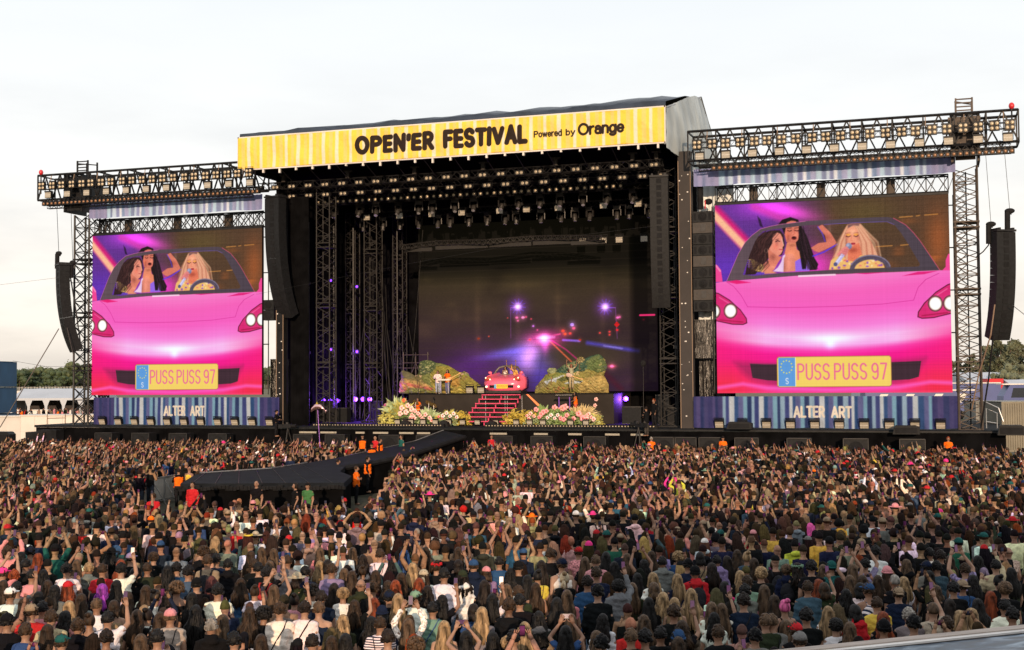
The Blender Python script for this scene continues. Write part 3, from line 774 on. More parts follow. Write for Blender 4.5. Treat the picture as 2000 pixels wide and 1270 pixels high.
g = G()
for k in range(24):
    x = RX0+.6+k*1.24; g.bx(x+4, x+.12+4, -2.1, -1.95, 1.02-rs.uniform(0, .18), 1.15)
obj('frame_clamp', g, M['white_paint'], rf)
g = G()
for (y0, z0) in ((-1.2, 20.12),):
    for k in range(14):
        x = RX0+1+k*2.1; g.tube([P3(x, -1.9, 20.15), P3(x, .5, 19.3)], .035, 5)
obj('brace', g, M['steel_black'], rf)

# ---- yellow roof banner, printed
BW, BH = RX1-RX0, 2.14
cv = Canvas(1240, 92, (0, BW, 0, BH))
rs = random.Random(8)
x = 0.0; kk = 0
pal = [(255, 218, 84), (250, 214, 124), (255, 222, 96), (240, 230, 206)]
cols = [pal[0], pal[1], pal[0], pal[3]]
while x < BW:
    wd = (.30, .24, .18, .23)[kk % 4]*rs.uniform(.85, 1.2); c = cols[kk % 4]
    cv.poly([(x, -1), (BW+9, -1), (BW+9, 4), (x, 4)], c, soft=.06); x += wd; kk += 1
ink = (44, 32, 26)
bxx = lambda u: PY(u, 262, -2)[0]-RX0
def heavy(txt, u0, u1, y, h, pen, jitter, sq=1.0):
    write(cv, txt, bxx(u0), y, h, pen, ink, squeeze=sq, gap=.40, maxw=None if False else (bxx(u1)-bxx(u0)-pen), bounce=jitter)
heavy("OPEN'ER", 695, 850, .43, 1.24, .33, [(.0, 1.02), (.02, 1), (.04, .98), (-.01, 1.05), (.04, 1), (.05, .97), (.0, 1.03)])
heavy("FESTIVAL", 867, 1033, .40, 1.28, .33, [(.02, .98), (.02, 1), (.0, 1.03), (.03, .98), (.0, 1.03), (.04, .96), (-.02, 1.04), (.03, 1.0)])
write(cv, 'Powered', bxx(1044), .93, .44, .085, ink, gap=.22, maxw=bxx(1099)-bxx(1044)-.08)
write(cv, 'by', bxx(1106), .93, .44, .085, ink, gap=.22)
write(cv, 'Orange', bxx(1129), .62, .80, .165, ink, gap=.2, maxw=bxx(1221)-bxx(1129)-.16)
cv.c *= .86
P = np.zeros((cv.H, cv.W, 3)); xs = cv.X; ys = cv.Y
fold = .05*np.sin(xs*.9+ys*1.4)+.035*np.sin(xs*2.3-ys*2.2+1)+.025*np.sin(xs*4.7+ys*3.1)*np.clip(ys/BH, 0, 1)+.012*np.sin(xs*11+ys*5)
fold *= np.sin(np.clip(ys/BH, 0, 1)*PI)**.4*np.clip(np.minimum(xs, BW-xs)*2, 0, 1)
P[..., 0] = RX0+xs; P[..., 1] = -2.16-fold*.9; P[..., 2] = 22.38-ys
M['print'] = mat('print', attr='col', rough=.7, noise=(.8, .05), bump=(1.6, .9, .12), spec=.15)
me = cv.grid('roof_banner', [M['print']], P)
tag(link('roof_banner', me), "long yellow and orange striped banner reading OPEN'ER FESTIVAL Powered by Orange", 'banner')

# ---- blue striped cloth banners
def stripes(cv, x0, x1, seed, wid):
    r = random.Random(seed); x = x0
    pal = [(36, 56, 112), (142, 178, 212), (52, 66, 134), (190, 206, 224), (40, 78, 138), (92, 100, 160), (118, 170, 205)]
    k = 0
    while x < x1:
        wd = wid*r.uniform(.6, 1.3)
        e = min((x-x0)/(x1-x0), (x1-x)/(x1-x0))
        c = pal[k % 7] if e > .1 else [(52, 54, 114), (74, 70, 130), (40, 52, 108), (62, 62, 120)][k % 4]
        cv.poly([(x, -1e4), (x1+1e3, -1e4), (x1+1e3, 1e4), (x, 1e4)], c, soft=wid*.35); x += wd; k += 1
def cloth_banner(name, cvv, x0, x1, z0, z1, y, amp=.05, seed=0):
    W_, H_ = x1-x0, z1-z0
    fx = (cvv.X-cvv.ext[0])/(cvv.ext[1]-cvv.ext[0]); fy = (cvv.Y-cvv.ext[2])/(cvv.ext[3]-cvv.ext[2])
    xs, ys = fx*W_, fy*H_
    P = np.zeros((cvv.H, cvv.W, 3))
    f = amp*(np.sin(xs*3.1+seed+np.sin(ys*1.1))+.6*np.sin(xs*6.7+1+ys*.8)+.4*np.sin(xs*1.1+ys*2.0))+amp*.5*np.sin(xs*13+seed)
    P[..., 0] = x0+xs; P[..., 1] = y-f*(.35+.65*fy); P[..., 2] = z1-ys-.03*np.sin(xs*1.5)*fy
    return cvv.grid(name, [M['print']], P)
cv = Canvas(520, 66, (1354, 1876, 773, 836)); stripes(cv, 1354, 1876, 3, 8.5)
def block(txt, u0, u1, y0, y1, pen, col):
    write(cv, txt, u0, y0, y1-y0, pen, col, squeeze=.68, gap=.2, maxw=u1-u0-pen)
block('ALTER', 1557, 1619, 792, 816, 4.3, (240, 234, 222)); block('ART', 1631, 1672, 792, 816, 4.3, (240, 234, 222)); cv.c *= .76
tag(link('skirt_banner', cloth_banner('skirt_banner', cv, 11.78, 27.3, 2.72, 4.62, -.55, .045, 0)), 'blue and white striped banner reading ALTER ART under the right screen', 'banner')
tag(link('skirt_banner', cloth_banner('skirt_banner', cv, -31.8, -16.8, 2.72, 4.64, -.55, .045, 2)), 'blue and white striped banner reading ALTER ART under the left screen', 'banner')
cv = Canvas(420, 40, (0, 15.4, 0, 1.1)); stripes(cv, 0, 15.4, 9, .30)
cv.c = cv.c*.5+np.array((190, 198, 220.))*.5
tag(link('header_banner', cloth_banner('header_banner', cv, 12.03, 27.3, 17.56, 18.62, -.9, .05, 4)), 'narrow pale blue striped cloth banner above the right screen', 'banner')
tag(link('header_banner', cloth_banner('header_banner', cv, -32.0, -17.9, 17.6, 18.66, -.9, .05, 7)), 'narrow pale blue striped cloth banner above the left screen', 'banner')

# ================================================================ TRUSSES
def box_truss(g, p0, p1, w, h, bay, rc=.05, rb=.03, up=(0, 0, 1), x_brace=False, n=6, m=0, faces=(0, 1, 2, 3)):
    """four chords and zigzag lacing between two points; w across, h along 'up'"""
    p0, p1 = Vector(p0), Vector(p1); d = (p1-p0); Ln = d.length; d.normalize()
    up = Vector(up); up = (up-d*up.dot(d)).normalized(); sd_ = d.cross(up)
    cs = [sd_*(w/2)+up*(h/2), sd_*(-w/2)+up*(h/2), sd_*(-w/2)-up*(h/2), sd_*(w/2)-up*(h/2)]
    for c in cs: g.tube([p0+c, p1+c], rc, n, m)
    nb = max(1, round(Ln/bay)); bl = Ln/nb
    for fi in faces:
        a, b = cs[fi], cs[(fi+1) % 4]
        for k in range(nb):
            s0 = p0+d*(bl*k); s1 = p0+d*(bl*(k+1)); mid = p0+d*(bl*(k+.5))
            if x_brace:
                g.tube([s0+a, s1+b], rb, 4, m, caps=False); g.tube([s0+b, s1+a], rb, 4, m, caps=False)
            else:
                g.tube([s0+a, mid+b], rb, 4, m, caps=False); g.tube([mid+b, s1+a], rb, 4, m, caps=False)
    for k in range(0, nb+1, max(1, nb//6)):
        s0 = p0+d*(bl*k)
        for fi in range(4): g.tube([s0+cs[fi], s0+cs[(fi+1) % 4]], rb, 4, m, caps=False)

def wing(side):
    if side == 'right': xa, xb, tx, lab = 11.9, 30.7, 27.85, 'right'
    else: xa, xb, tx, lab = -35.7, -17.9, -32.95, 'left'
    steel = M['steel_black']
    t = thing('wing_truss', 'big black box truss carrying lamp rows above the %s screen' % lab, 'truss', ((xa+xb)/2, -1, 19))
    ox, oy, oz = (xa+xb)/2, -1, 19
    g = G(); box_truss(g, (xa-ox, 0, .88), (xb-ox, 0, .88), 1.9, 1.8, 1.75 if side == 'right' else 1.3, .085, .06, faces=(1, 3)); obj('main_truss', g, steel, t)
    g = G(); box_truss(g, (xa-ox+.5, -1.25, .85), (xb-ox-.5, -1.25, .85), .3, .34, .6, .025, .013, faces=(1,)); obj('lamp_truss', g, steel, t)
    g = G(); box_truss(g, (xa-ox+.6, -.9, -.25), (xb-ox-.4, -.9, -.25), .4, .3, .45, .025, .016); box_truss(g, (xa-ox+.6, -.55, -.52), (xb-ox-.4, -.55, -.52), .25, .2, .4, .025, .014); obj('batten_truss', g, steel, t)
    for k in range(9):
        g = G(); x = xa-ox+1+k*(xb-xa-2)/8
        g.tube([(x, -.9, -.1), (x, -.9, .1)], .03, 5); g.tube([(x+.2, -1.25, .6), (x+.2, -1.0, 1.7)], .03, 5)
        obj('hanger', g, M['strap'], t)
    # tower with sleeve block and ladder top
    tw = thing('support_tower', 'tall %s lattice tower standing outside the %s screen' % ('brown' if side == 'right' else 'black', lab), 'tower', (tx, .1, DZ))
    sm_ = M['steel_brown'] if side == 'right' else M['steel_black']
    g = G(); box_truss(g, (0, 0, 0), (0, 0, 15.3), 1.25, 1.25, .9, .075, .035, up=(0, 1, 0), x_brace=(side == 'left')); obj('mast', g, sm_, tw)
    if side == 'left':
        g = G(); box_truss(g, (.85, .9, 0), (.85, .9, 15.2), .5, .5, .9, .05, .03, up=(0, 1, 0), x_brace=True); obj('inner_mast', g, sm_, tw)
    else:
        g = G(); box_truss(g, (-.3, 1.3, 0), (-.3, 1.3, 15.2), .7, .5, .6, .04, .022, up=(0, 1, 0), x_brace=True); obj('inner_mast', g, M['steel_black'], tw)
    g = G(); g.bx(-.75, .75, -1.75, .9, 17.1, 17.35); g.bx(-.7, .7, -1.6, -1.5, 16.2, 17.8); g.bx(-.7, .7, .7, .8, 16.2, 17.8)
    for s_ in (-1, 1):
        g.bx(s_*.72-.07, s_*.72+.07, -1.7, .8, 15.4, 18.1); g.tube([(s_*.6, -1.6, 17.4), (0, -1.6, 18.2)], .06, 4)
    g.bx(-.82, .82, -1.68, -1.5, 18.05, 18.2); g.bx(-.9, .9, -.4, .4, 17.9, 18.25); g.bx(-.55, .55, -1.62, -1.55, 15.5, 16.3)
    obj('sleeve_block', g, sm_, tw)
    g = G()
    for s_ in (-1, 1): g.tube([(s_*.45, -.6, 18.2), (s_*.45, -.6, 19.3)], .07, 4); g.tube([(s_*.45, .5, 18.2), (s_*.45, .5, 19.3)], .07, 4)
    for k in range(5): g.tube([(-.45, -.6, 18.35+k*.22), (.45, -.6, 18.35+k*.22)], .05, 4)
    g.tube([(-.5, -.6, 19.1), (.5, .5, 19.1)], .05, 4); obj('ladder_head', g, sm_, tw)
    g = G()
    for zz in (3.9, 7.8, 11.7): g.bx(-.72, .72, -.72, .72, zz, zz+.08); g.bx(-.72, .72, -.72, .72, zz+.32, zz+.4)
    obj('joint_plate', g, sm_, tw)
    # screen support above the LED wall
    sx0, sx1 = (13.2, 26.9) if side == 'right' else (-32.3, -18.36)
    h = thing('screen_header', 'black lattice header truss joined onto the top edge of the %s screen' % lab, 'truss', ((sx0+sx1)/2, .5, 16.5))
    L2 = (sx1-sx0)/2
    g = G(); box_truss(g, (-L2, 0, .62), (L2, 0, .62), .8, 1.0, 1.3 if side == 'right' else .8, .05, .035, x_brace=(side == 'left')); obj('lattice', g, M['steel_black'], h)
    g = G()
    for k in range(14):
        x = -L2+.2+k*(2*L2-.4)/13; g.tube([(x, -.2, .15), (x, -.2, 1.1)], .022, 4); g.tube([(x+.15, .2, .1), (x+.5, .2, 1.1)], .022, 4)
        if k % 4 == 2: g.bx(x-.25, x+.25, .3, .6, .12, 1.1)
    obj('cable_bundle', g, M['steel_brown'], h)
    g = G(); g.bx(-L2, L2, -.45, -.1, 0.0, .09); obj('top_rail', g, M['steel_black'], h)
    # warning lamp at the tip
    lx = xb-.35 if side == 'right' else xa+.3
    wl = thing('warning_lamp', 'small red warning lamp on the outer tip of the %s wing truss' % lab, 'lamp', (lx, -2, 20.72))
    g = G(); g.tube([(0, 0, 0), (0, 0, .12)], .06, 8); obj('base', g, M['steel_black'], wl)
    g = G(); g.ell((0, 0, .28), (.16, .16, .2), 10, 8); obj('lens', g, M['red_plastic'], wl, smooth=True)
    g = G(); g.tube([(0, 0, 0), (0, 0, -1.3)], .05, 6); obj('pole', g, M['steel_black'], wl)
    return t
wing('right'); wing('left')

M['steel_dark'] = mat('steel_dark', (0.009, 0.0075, 0.0065), .7, 0, noise=(2, .35))
# towers that carry the stage roof + inside scaffolding
def tower(name, label, x, y, z1, w_=.9, mt='steel_dark', xb_=False, z0=DZ, bay=1.1, r=.05):
    t = thing(name, label, 'tower', (x, y, z0))
    g = G(); box_truss(g, (0, 0, 0), (0, 0, z1-z0), w_, w_, bay, r, r*.55, up=(0, 1, 0), x_brace=xb_); obj('mast', g, M[mt], t)
    g = G(); g.bx(-w_*.7, w_*.7, -w_*.7, w_*.7, 0, .1); obj('base_plate', g, M['steel_black'], t)
    g = G()
    for zz in (4.0, 8.2, 12.4): g.bx(-w_*.55, w_*.55, -w_*.55, w_*.55, zz, zz+.07); g.bx(-w_*.55, w_*.55, -w_*.55, w_*.55, zz+.3, zz+.37)
    obj('joint_plate', g, M[mt], t); return t
tower('roof_tower', 'brown lattice tower just inside the left edge of the stage', -14.6, 2.2, 19.2, 1.0)
tower('roof_tower', 'brown lattice tower behind the hanging speaker line at stage right edge', 9.9, 2.0, 19.2, 1.1)
tower('roof_tower', 'dim lattice tower deep in the left wing beside the purple lamps', -13.4, 7.5, 19.2, 1.0)
tower('roof_tower', 'dim rear lattice tower left of the LED road wall', -13.3, 12.2, 18.6, .8)
tower('roof_tower', 'dim lattice tower in the middle of the left wing', -16.5, 10.5, 18.6, .8)
# outer pillars
def pillar(x0, x1, label, mt, zt=19.9):
    t = thing('stage_pillar', label, 'pillar', ((x0+x1)/2, 0, DZ))
    hw = (x1-x0)/2
    g = G(); g.bx(-hw, hw, -.32, .32, 0, zt-DZ); obj('column', g, M[mt], t)
    g = G()
    for s_ in (-1, 1): g.bx(s_*hw-.04*(s_ > 0), s_*hw+.04*(s_ < 0), -.36, -.322, 0, zt-DZ-.6)
    obj('edge_profile', g, M['strap'], t)
    r = random.Random(x0); g = G()
    for k in range(26):
        zz = r.uniform(.2, zt-DZ-1); xx = r.uniform(-hw*.8, hw*.8); s_ = r.uniform(.02, .05); g.bx(xx-s_, xx+s_, -.345, -.323, zz, zz+s_*1.6)
    obj('sticker', g, M['white_paint'], t)
M['pillar'] = mat('pillar', (0.022, 0.017, 0.0155), 0.7, 0.0, noise=(.6, .35))
pillar(10.95, 11.75, 'straight brown steel pillar between the stage opening and the right screen', 'pillar')
pillar(-17.15, -16.6, 'dark steel pillar between the left screen and the stage opening', 'black', 18.0)
M['pale_tarp'] = mat('pale_tarp', (0.62, 0.66, 0.66), 0.6, noise=(1, .15))
# black drapes round the stage box
def drape(name, label, pts, z0, z1, amp, mt, n=60, yaw_=None):
    g = G(); V = []; r = random.Random(len(label))
    P_ = [Vector((p[0], p[1], 0)) for p in pts]; tot = sum((P_[i+1]-P_[i]).length for i in range(len(P_)-1))
    for i in range(n+1):
        s_ = tot*i/n; k = 0
        while k < len(P_)-2 and s_ > (P_[k+1]-P_[k]).length: s_ -= (P_[k+1]-P_[k]).length; k += 1
        d = (P_[k+1]-P_[k]).normalized(); p = P_[k]+d*s_; nn = Vector((d.y, -d.x, 0))*(amp*math.sin(i*2.2)+r.uniform(-amp, amp)*.4)
        for j in range(7):
            zz = z0+(z1-z0)*j/6; V.append((p.x+nn.x*(1+.3*math.sin(j)), p.y+nn.y*(1+.3*math.sin(j)), zz))
    g.add(V, [(i*7+j, (i+1)*7+j, (i+1)*7+j+1, i*7+j+1) for i in range(n) for j in range(6)])
    return tag(obj(name, g, M[mt], smooth=True), label, 'drape')
drape('drape', 'black drape closing the back of the stage', [(-19.3, 14.2), (12.2, 14.2)], 2.66, 20.15, .12, 'black_cloth', 120)
drape('drape', 'black drape closing the left side of the stage', [(-17.6, 14.1), (-17.6, .5)], 2.66, 20.15, .1, 'black_cloth')
drape('drape', 'black drape closing the right side of the stage', [(11.2, .4), (11.2, 14.1)], 2.66, 20.15, .1, 'black_cloth')
drape('drape', 'narrow black drape between the left pillar and the first tower', [(-16.55, .6), (-15.3, .9)], 2.66, 18.6, .05, 'black_cloth', 16)
drape('tarpaulin', 'ribbed pale grey tarpaulin behind the stacked subwoofers beside the right screen', [(11.85, 1.2), (14.2, 1.2)], 8.9, 18.6, .16, 'pale_tarp', 18)
drape('tarpaulin', 'crumpled shiny black plastic sheet low beside the right screen', [(11.8, 1.6), (13.8, 1.4)], DZ, 6.9, .12, 'black_foil', 26)
drape('tarpaulin', 'crumpled black plastic sheet hanging below the subwoofer column', [(11.7, .5), (13.4, .5)], 7.0, 9.4, .12, 'black_foil', 20)
drape('tarpaulin', 'shiny black plastic sheet low beside the left screen', [(-18.6, 1.5), (-17.1, 1.4)], DZ, 7.3, .1, 'black_foil', 22)
drape('tarpaulin', 'dark blue tarpaulin strip hanging beside the left pillar', [(-17.75, 1.0), (-17.1, 1.0)], 7.5, 9.7, .06, 'navy_tarp', 10)
g = G(); g.bx(11.8, 13.6, 1.1, 1.25, 6.95, 7.15); tag(obj('scaffold_plank', g, M['white_paint']), 'pale plank laid across the top of the black sheet right of the pillar', 'plank')

# ================================================================ LED SCREENS
M['led'] = mat('led', attr='col', rough=.95, spec=.05, emis=('attr', 1.0/EXPO))
carv = draw_car_picture()
def screen(x0, x1, z0, z1, y, label, me=None):
    t = thing('video_screen', label, 'screen', ((x0+x1)/2, y, z0))
    W_, H_ = x1-x0, z1-z0
    if me is None:
        fx = (carv.X-1397)/464.0; fy = (carv.Y-392)/376.0
        P = np.zeros((carv.H, carv.W, 3)); P[..., 0] = -W_/2+fx*W_; P[..., 1] = -.16; P[..., 2] = H_*(1-fy)
        me = carv.grid('picture', [M['led']], P)
        o = link('picture', me, t)
    else:
        o = link('picture', me, t); o.scale = (W_/me['W'], 1, H_/me['H'])
    me['W'] = me.get('W', W_); me['H'] = me.get('H', H_)
    g = G(); g.bx(-W_/2, W_/2, -.15, .1, -.0, H_); obj('panel_body', g, M['black'], t)
    g = G()
    g.bx(-W_/2, W_/2, -.2, .1, H_+.002, H_+.12)
    for k in range(9): g.tube([(-W_/2+.3+k*W_/8.7, .3, 0), (-W_/2+.3+k*W_/8.7, .3, H_)], .05, 5)
    for zz in (1, 3.5, 6, 8.5, 11): g.tube([(-W_/2-.28, .3, zz), (W_/2+.3, .3, zz)], .04, 5)
    for s_ in (-1, 1):
        g.tube([(s_*(W_/2+.25), .3, 0), (s_*(W_/2+.25), .3, H_)], .04, 5)
    obj('support_frame', g, M['steel_black'], t)
    return me
cm = screen(13.21, 26.9, 4.82, 16.42, 0, 'right video screen showing three singers in a pink convertible')
screen(-32.3, -18.36, 4.82, 16.42, 0, 'left video screen showing three singers in a pink convertible', cm)
rv = draw_road_picture()
t = thing('led_wall', 'dark LED wall at the back of the stage showing a night road and street lamps', 'screen', (-2.3, 12, 4.83))
XA, XB = PY(818, 765, 12)[0], PY(1285, 765, 12)[0]
W_, H_ = XB-XA, 12.6
fy = (rv.Y-430)/338.0
u_ = rv.X; rv_x = np.array([PY(uu, 700, 12)[0] for uu in rv.X[0]])
zt, zb = PY(1050, 430, 12)[2], 4.83
P = np.zeros((rv.H, rv.W, 3)); P[..., 0] = rv_x[None, :]+2.3; P[..., 1] = 0; P[..., 2] = (zt-zb)*(1-fy)
link('picture', rv.grid('picture', [M['led']], P), t)
g = G(); g.bx(XA+2.3, XB+2.3, .01, .2, 0, zt-zb); obj('panel_body', g, M['black'], t)

# ================================================================ LAMPS
def lampm(): pass
def blinder4(loc, label, group):
    t = thing('blinder_lamp', label, 'stage light', loc, 0, group)
    g = G(); g.bx(-.27, .27, 0, .2, -.27, .27); g.bx(-.3, .3, .05, .12, .26, .34); g.tube([(-.31, .1, -.1), (-.31, .1, .42), (.31, .1, .42), (.31, .1, -.1)], .02, 4); obj('housing', g, M['steel_black'], t)
    for a in (-1, 1):
        for b in (-1, 1):
            g = G(); g.ell((a*.135, -.01, b*.135), (.105, .05, .105), 10, 6); obj('lens', g, M['glass_warm'], t, smooth=True)
    return t
def flood(loc, label, group, tilt=0):
    t = thing('flood_light', label, 'stage light', loc, 0, group); t.rotation_euler = (tilt, 0, 0)
    g = G(); g.bx(-.26, .26, 0, .25, -.2, .22); g.bx(-.27, .27, -.05, .25, .222, .30); g.bx(-.30, -.28, .05, .1, -.1, .4); g.bx(.28, .30, .05, .1, -.1, .4); g.bx(-.30, .30, .05, .1, .4, .43); obj('housing', g, M['steel_black'], t)
    g = G(); g.bx(-.24, .24, -.012, -.002, -.18, .20); obj('glass', g, M['flood_glass'], t)
    g = G(); g.bx(-.24, .24, -.02, -.013, .0, .02); obj('tube', g, M['white_paint'], t); return t
def dot(loc, label, group, warm=True):
    t = thing('batten_lamp', label, 'stage light', loc, 0, group)
    g = G(); g.bx(-.15, .15, 0, .25, -.13, .13); g.bx(-.05, .05, .08, .16, .13, .3); obj('housing', g, M['steel_black'], t)
    g = G(); g.ell((0, -.005, 0), (.095, .04, .095), 8, 5); obj('lens', g, M['glass_orange' if warm else 'glass_warm'], t, smooth=True); return t
def duo(loc, label, group):
    t = thing('twin_blinder', label, 'stage light', loc, 0, group)
    g = G(); g.bx(-.3, .3, 0, .2, -.14, .16); g.tube([(-.36, .1, -.05), (-.36, .1, .34), (.36, .1, .34), (.36, .1, -.05)], .02, 4); obj('housing', g, M['steel_black'], t)
    for a in (-1, 1):
        g = G(); g.ell((a*.14, -.01, 0), (.115, .05, .115), 10, 6); obj('lens', g, M['glass_bright'], t, smooth=True)
    return t
M['glass_bright'] = mat('glass_bright', (0.30, 0.25, 0.18), 0.25, 0.1, noise=(20, .3), emis=((1.0, .78, .5), 0.07))
def moving_head(loc, label, group, tilt=.4):
    t = thing('moving_head_lamp', label, 'stage light', loc, 0, group)
    g = G(); g.bx(-.26, .26, -.16, .16, 0, .2); obj('base', g, M['steel_grey_dark'], t)
    g = G(); g.bx(-.3, -.24, -.08, .08, -.5, 0.0); g.bx(.24, .3, -.08, .08, -.5, 0.0); g.bx(-.3, .3, -.08, .08, -.06, -.002); obj('yoke', g, M['steel_grey_dark'], t)
    g = G(); d = Vector((0, -math.sin(tilt), -math.cos(tilt))); c = Vector((0, 0, -.42))
    g.tube([c-d*.22, c-d*.12, c+d*.1, c+d*.34], [.1, .17, .19, .15], 10); obj('head', g, M['steel_grey_dark'], t)
    g = G(); e = c+d*.345; g.tube([e, e+d*.01], .13, 10); obj('lens', g, M['led_lens'], t); return t
M['steel_grey_dark'] = mat('steel_grey_dark', (0.028, 0.026, 0.025), 0.5, 0.2, noise=(4, .3))
ORD = 'first second third fourth fifth sixth seventh eighth ninth tenth eleventh twelfth thirteenth fourteenth fifteenth sixteenth seventeenth eighteenth nineteenth twentieth'.split()
def ordl(base, k, n):
    if n > 24: return base
    return base+(', %s from the left' % ORD[k] if k < n/2 else ', %s from the right' % ORD[n-1-k])
def row(proto, n, x0, x1, y, z0, z1=None, jit=0, seed=1, rotj=0):
    r = random.Random(seed); z1 = z0 if z1 is None else z1; L0 = proto['label']; proto['label'] = ordl(L0, 0, n)
    for k in range(n):
        f = k/(n-1); p = (x0+(x1-x0)*f+r.uniform(-jit, jit), y, z0+(z1-z0)*f)
        if k == 0: proto.location = p
        else: dup(proto, p, rz=r.uniform(-rotj, rotj), label=ordl(L0, k, n), rot=(proto.rotation_euler.x, 0, r.uniform(-rotj, rotj)))
row(blinder4((0, 0, 0), 'four lamp blinder in the row on the left wing truss', 'blinders on the left wing truss'), 21, -34.9, -18.1, -2.55, 19.9, jit=.05, rotj=.1)
row(blinder4((0, 0, 0), 'four lamp blinder in the row on the right wing truss', 'blinders on the right wing truss'), 22, 12.6, 30.2, -2.55, 19.83, jit=.06, rotj=.1)
row(flood((0, 0, 0), 'square flood light in the row under the left wing truss', 'floods under the left wing truss'), 11, -34.4, -18.0, -2.5, 19.22)
row(flood((0, 0, 0), 'square flood light in the row under the right wing truss', 'floods under the right wing truss'), 12, 12.7, 30.1, -2.5, 19.12)
row(dot((0, 0, 0), 'small round batten lamp in the low row on the left wing', 'batten lamps on the left wing'), 52, -35.0, -17.6, -2.2, 18.66)
row(dot((0, 0, 0), 'small round batten lamp in the low row on the right wing', 'batten lamps on the right wing'), 50, 13.5, 30.3, -2.2, 18.42)
row(duo((0, 0, 0), 'bright twin blinder in the upper row across the stage front', 'twin blinders across the stage front'), 23, -18.9, 9.3, .35, 19.28)
row(duo((0, 0, 0), 'bright twin blinder in the second row across the stage front', 'second row of twin blinders'), 21, -17.0, 9.6, 1.6, 18.78)
row(dot((0, 0, 0), 'small batten lamp in the dotted row under the stage roof', 'batten lamps under the stage roof', False), 46, -15.8, 6.4, 3.4, 18.52)
row(moving_head((0, 0, 0), 'grey moving head lamp hanging in the front row under the roof', 'front row of moving heads', .5), 15, -15.3, 6.5, 5.4, 18.35, jit=.3, rotj=.5)
row(moving_head((0, 0, 0), 'grey moving head lamp hanging in the rear row under the roof', 'rear row of moving heads', .2), 17, -14.2, 7.4, 8.0, 17.65, jit=.35, seed=3, rotj=.6)
row(flood((0, 0, 0), 'square flood light hanging between the moving heads under the roof', 'floods under the stage roof'), 9, -13.6, 6.6, 6.6, 17.7, jit=.4, seed=5)
row(flood((0, 0, 0), 'small flood light far back above the LED wall', 'floods above the LED wall'), 5, 2.0, 8.0, 9.5, 15.6, jit=.2, seed=6)
row(flood((0, 0, 0), 'floor flood light in the row under the left ALTER ART banner', 'floor floods at the left screen', R_(20)), 11, -30.9, -17.4, -.85, 2.9)
row(flood((0, 0, 0), 'floor flood light in the row under the right ALTER ART banner', 'floor floods at the right screen', R_(20)), 10, 13.4, 26.2, -.85, 2.9)
for (lab, y, z, xa, xb, w_) in (('front lamp truss crossing the whole stage opening', .75, 19.42, -19.0, 9.8, .45), ('second lamp truss behind the front one under the roof', 2.0, 19.12, -17.4, 10.0, .4),
                            ('dark truss carrying the dotted batten row', 3.8, 18.9, -16.4, 7.6, .4), ('dark truss carrying the front moving heads', 5.4, 18.78, -16.6, 8.0, .4), ('dark truss carrying the rear moving heads', 8.0, 18.05, -15, 8.2, .4)):
    g = G(); box_truss(g, (xa, y, z), (xb, y, z), w_, w_, .95, .03, .018)
    tag(obj('lighting_truss', g, M['steel_black']), lab, 'truss')
for u, lab in ((552, 'first from the left'), (677, 'second from the left'), (808, 'third from the left'), (942, 'fourth from the left'), (1084, 'fifth from the left'), (1235, 'second from the right'), (1281, 'farthest right')):
    p = PY(u, 322, .4); t = thing('chain_hoist', 'chain hoist under the roof banner, ' + lab, 'hoist', (p[0], .6, 19.66))
    g = G(); g.bx(-.3, .3, -.12, .12, .42, .6); g.bx(-.13, .13, -.13, .13, 0, .42); obj('motor', g, M['speaker_back'], t)
# the zigzag flown LED ceiling piece
t = thing('flown_lamp_frame', 'dark zigzag lamp frame hanging in mid stage above the road picture', 'truss', (-4, 7, 15.6))
g = G()
zz = [(-6.5, -.6), (-4.3, .2), (-.2, -.1), (3.0, .35), (6.0, .1), (8.5, -.4)]
for a, b in zip(zz[:-1], zz[1:]): box_truss(g, (a[0], a[1]*2, a[1]*.5), (b[0], b[1]*2, b[1]*.5), .5, .3, .5, .03, .02); 
obj('frame', g, M['steel_dark'], t)
g = G()
for a, b in zip(zz[:-1], zz[1:]): g.box(((a[0]+b[0])/2, (a[1]+b[1]), (a[1]+b[1])*.25-.33), (abs(b[0]-a[0])*.98, .12, .26))
obj('light_bar', g, M['steel_dark'], t)

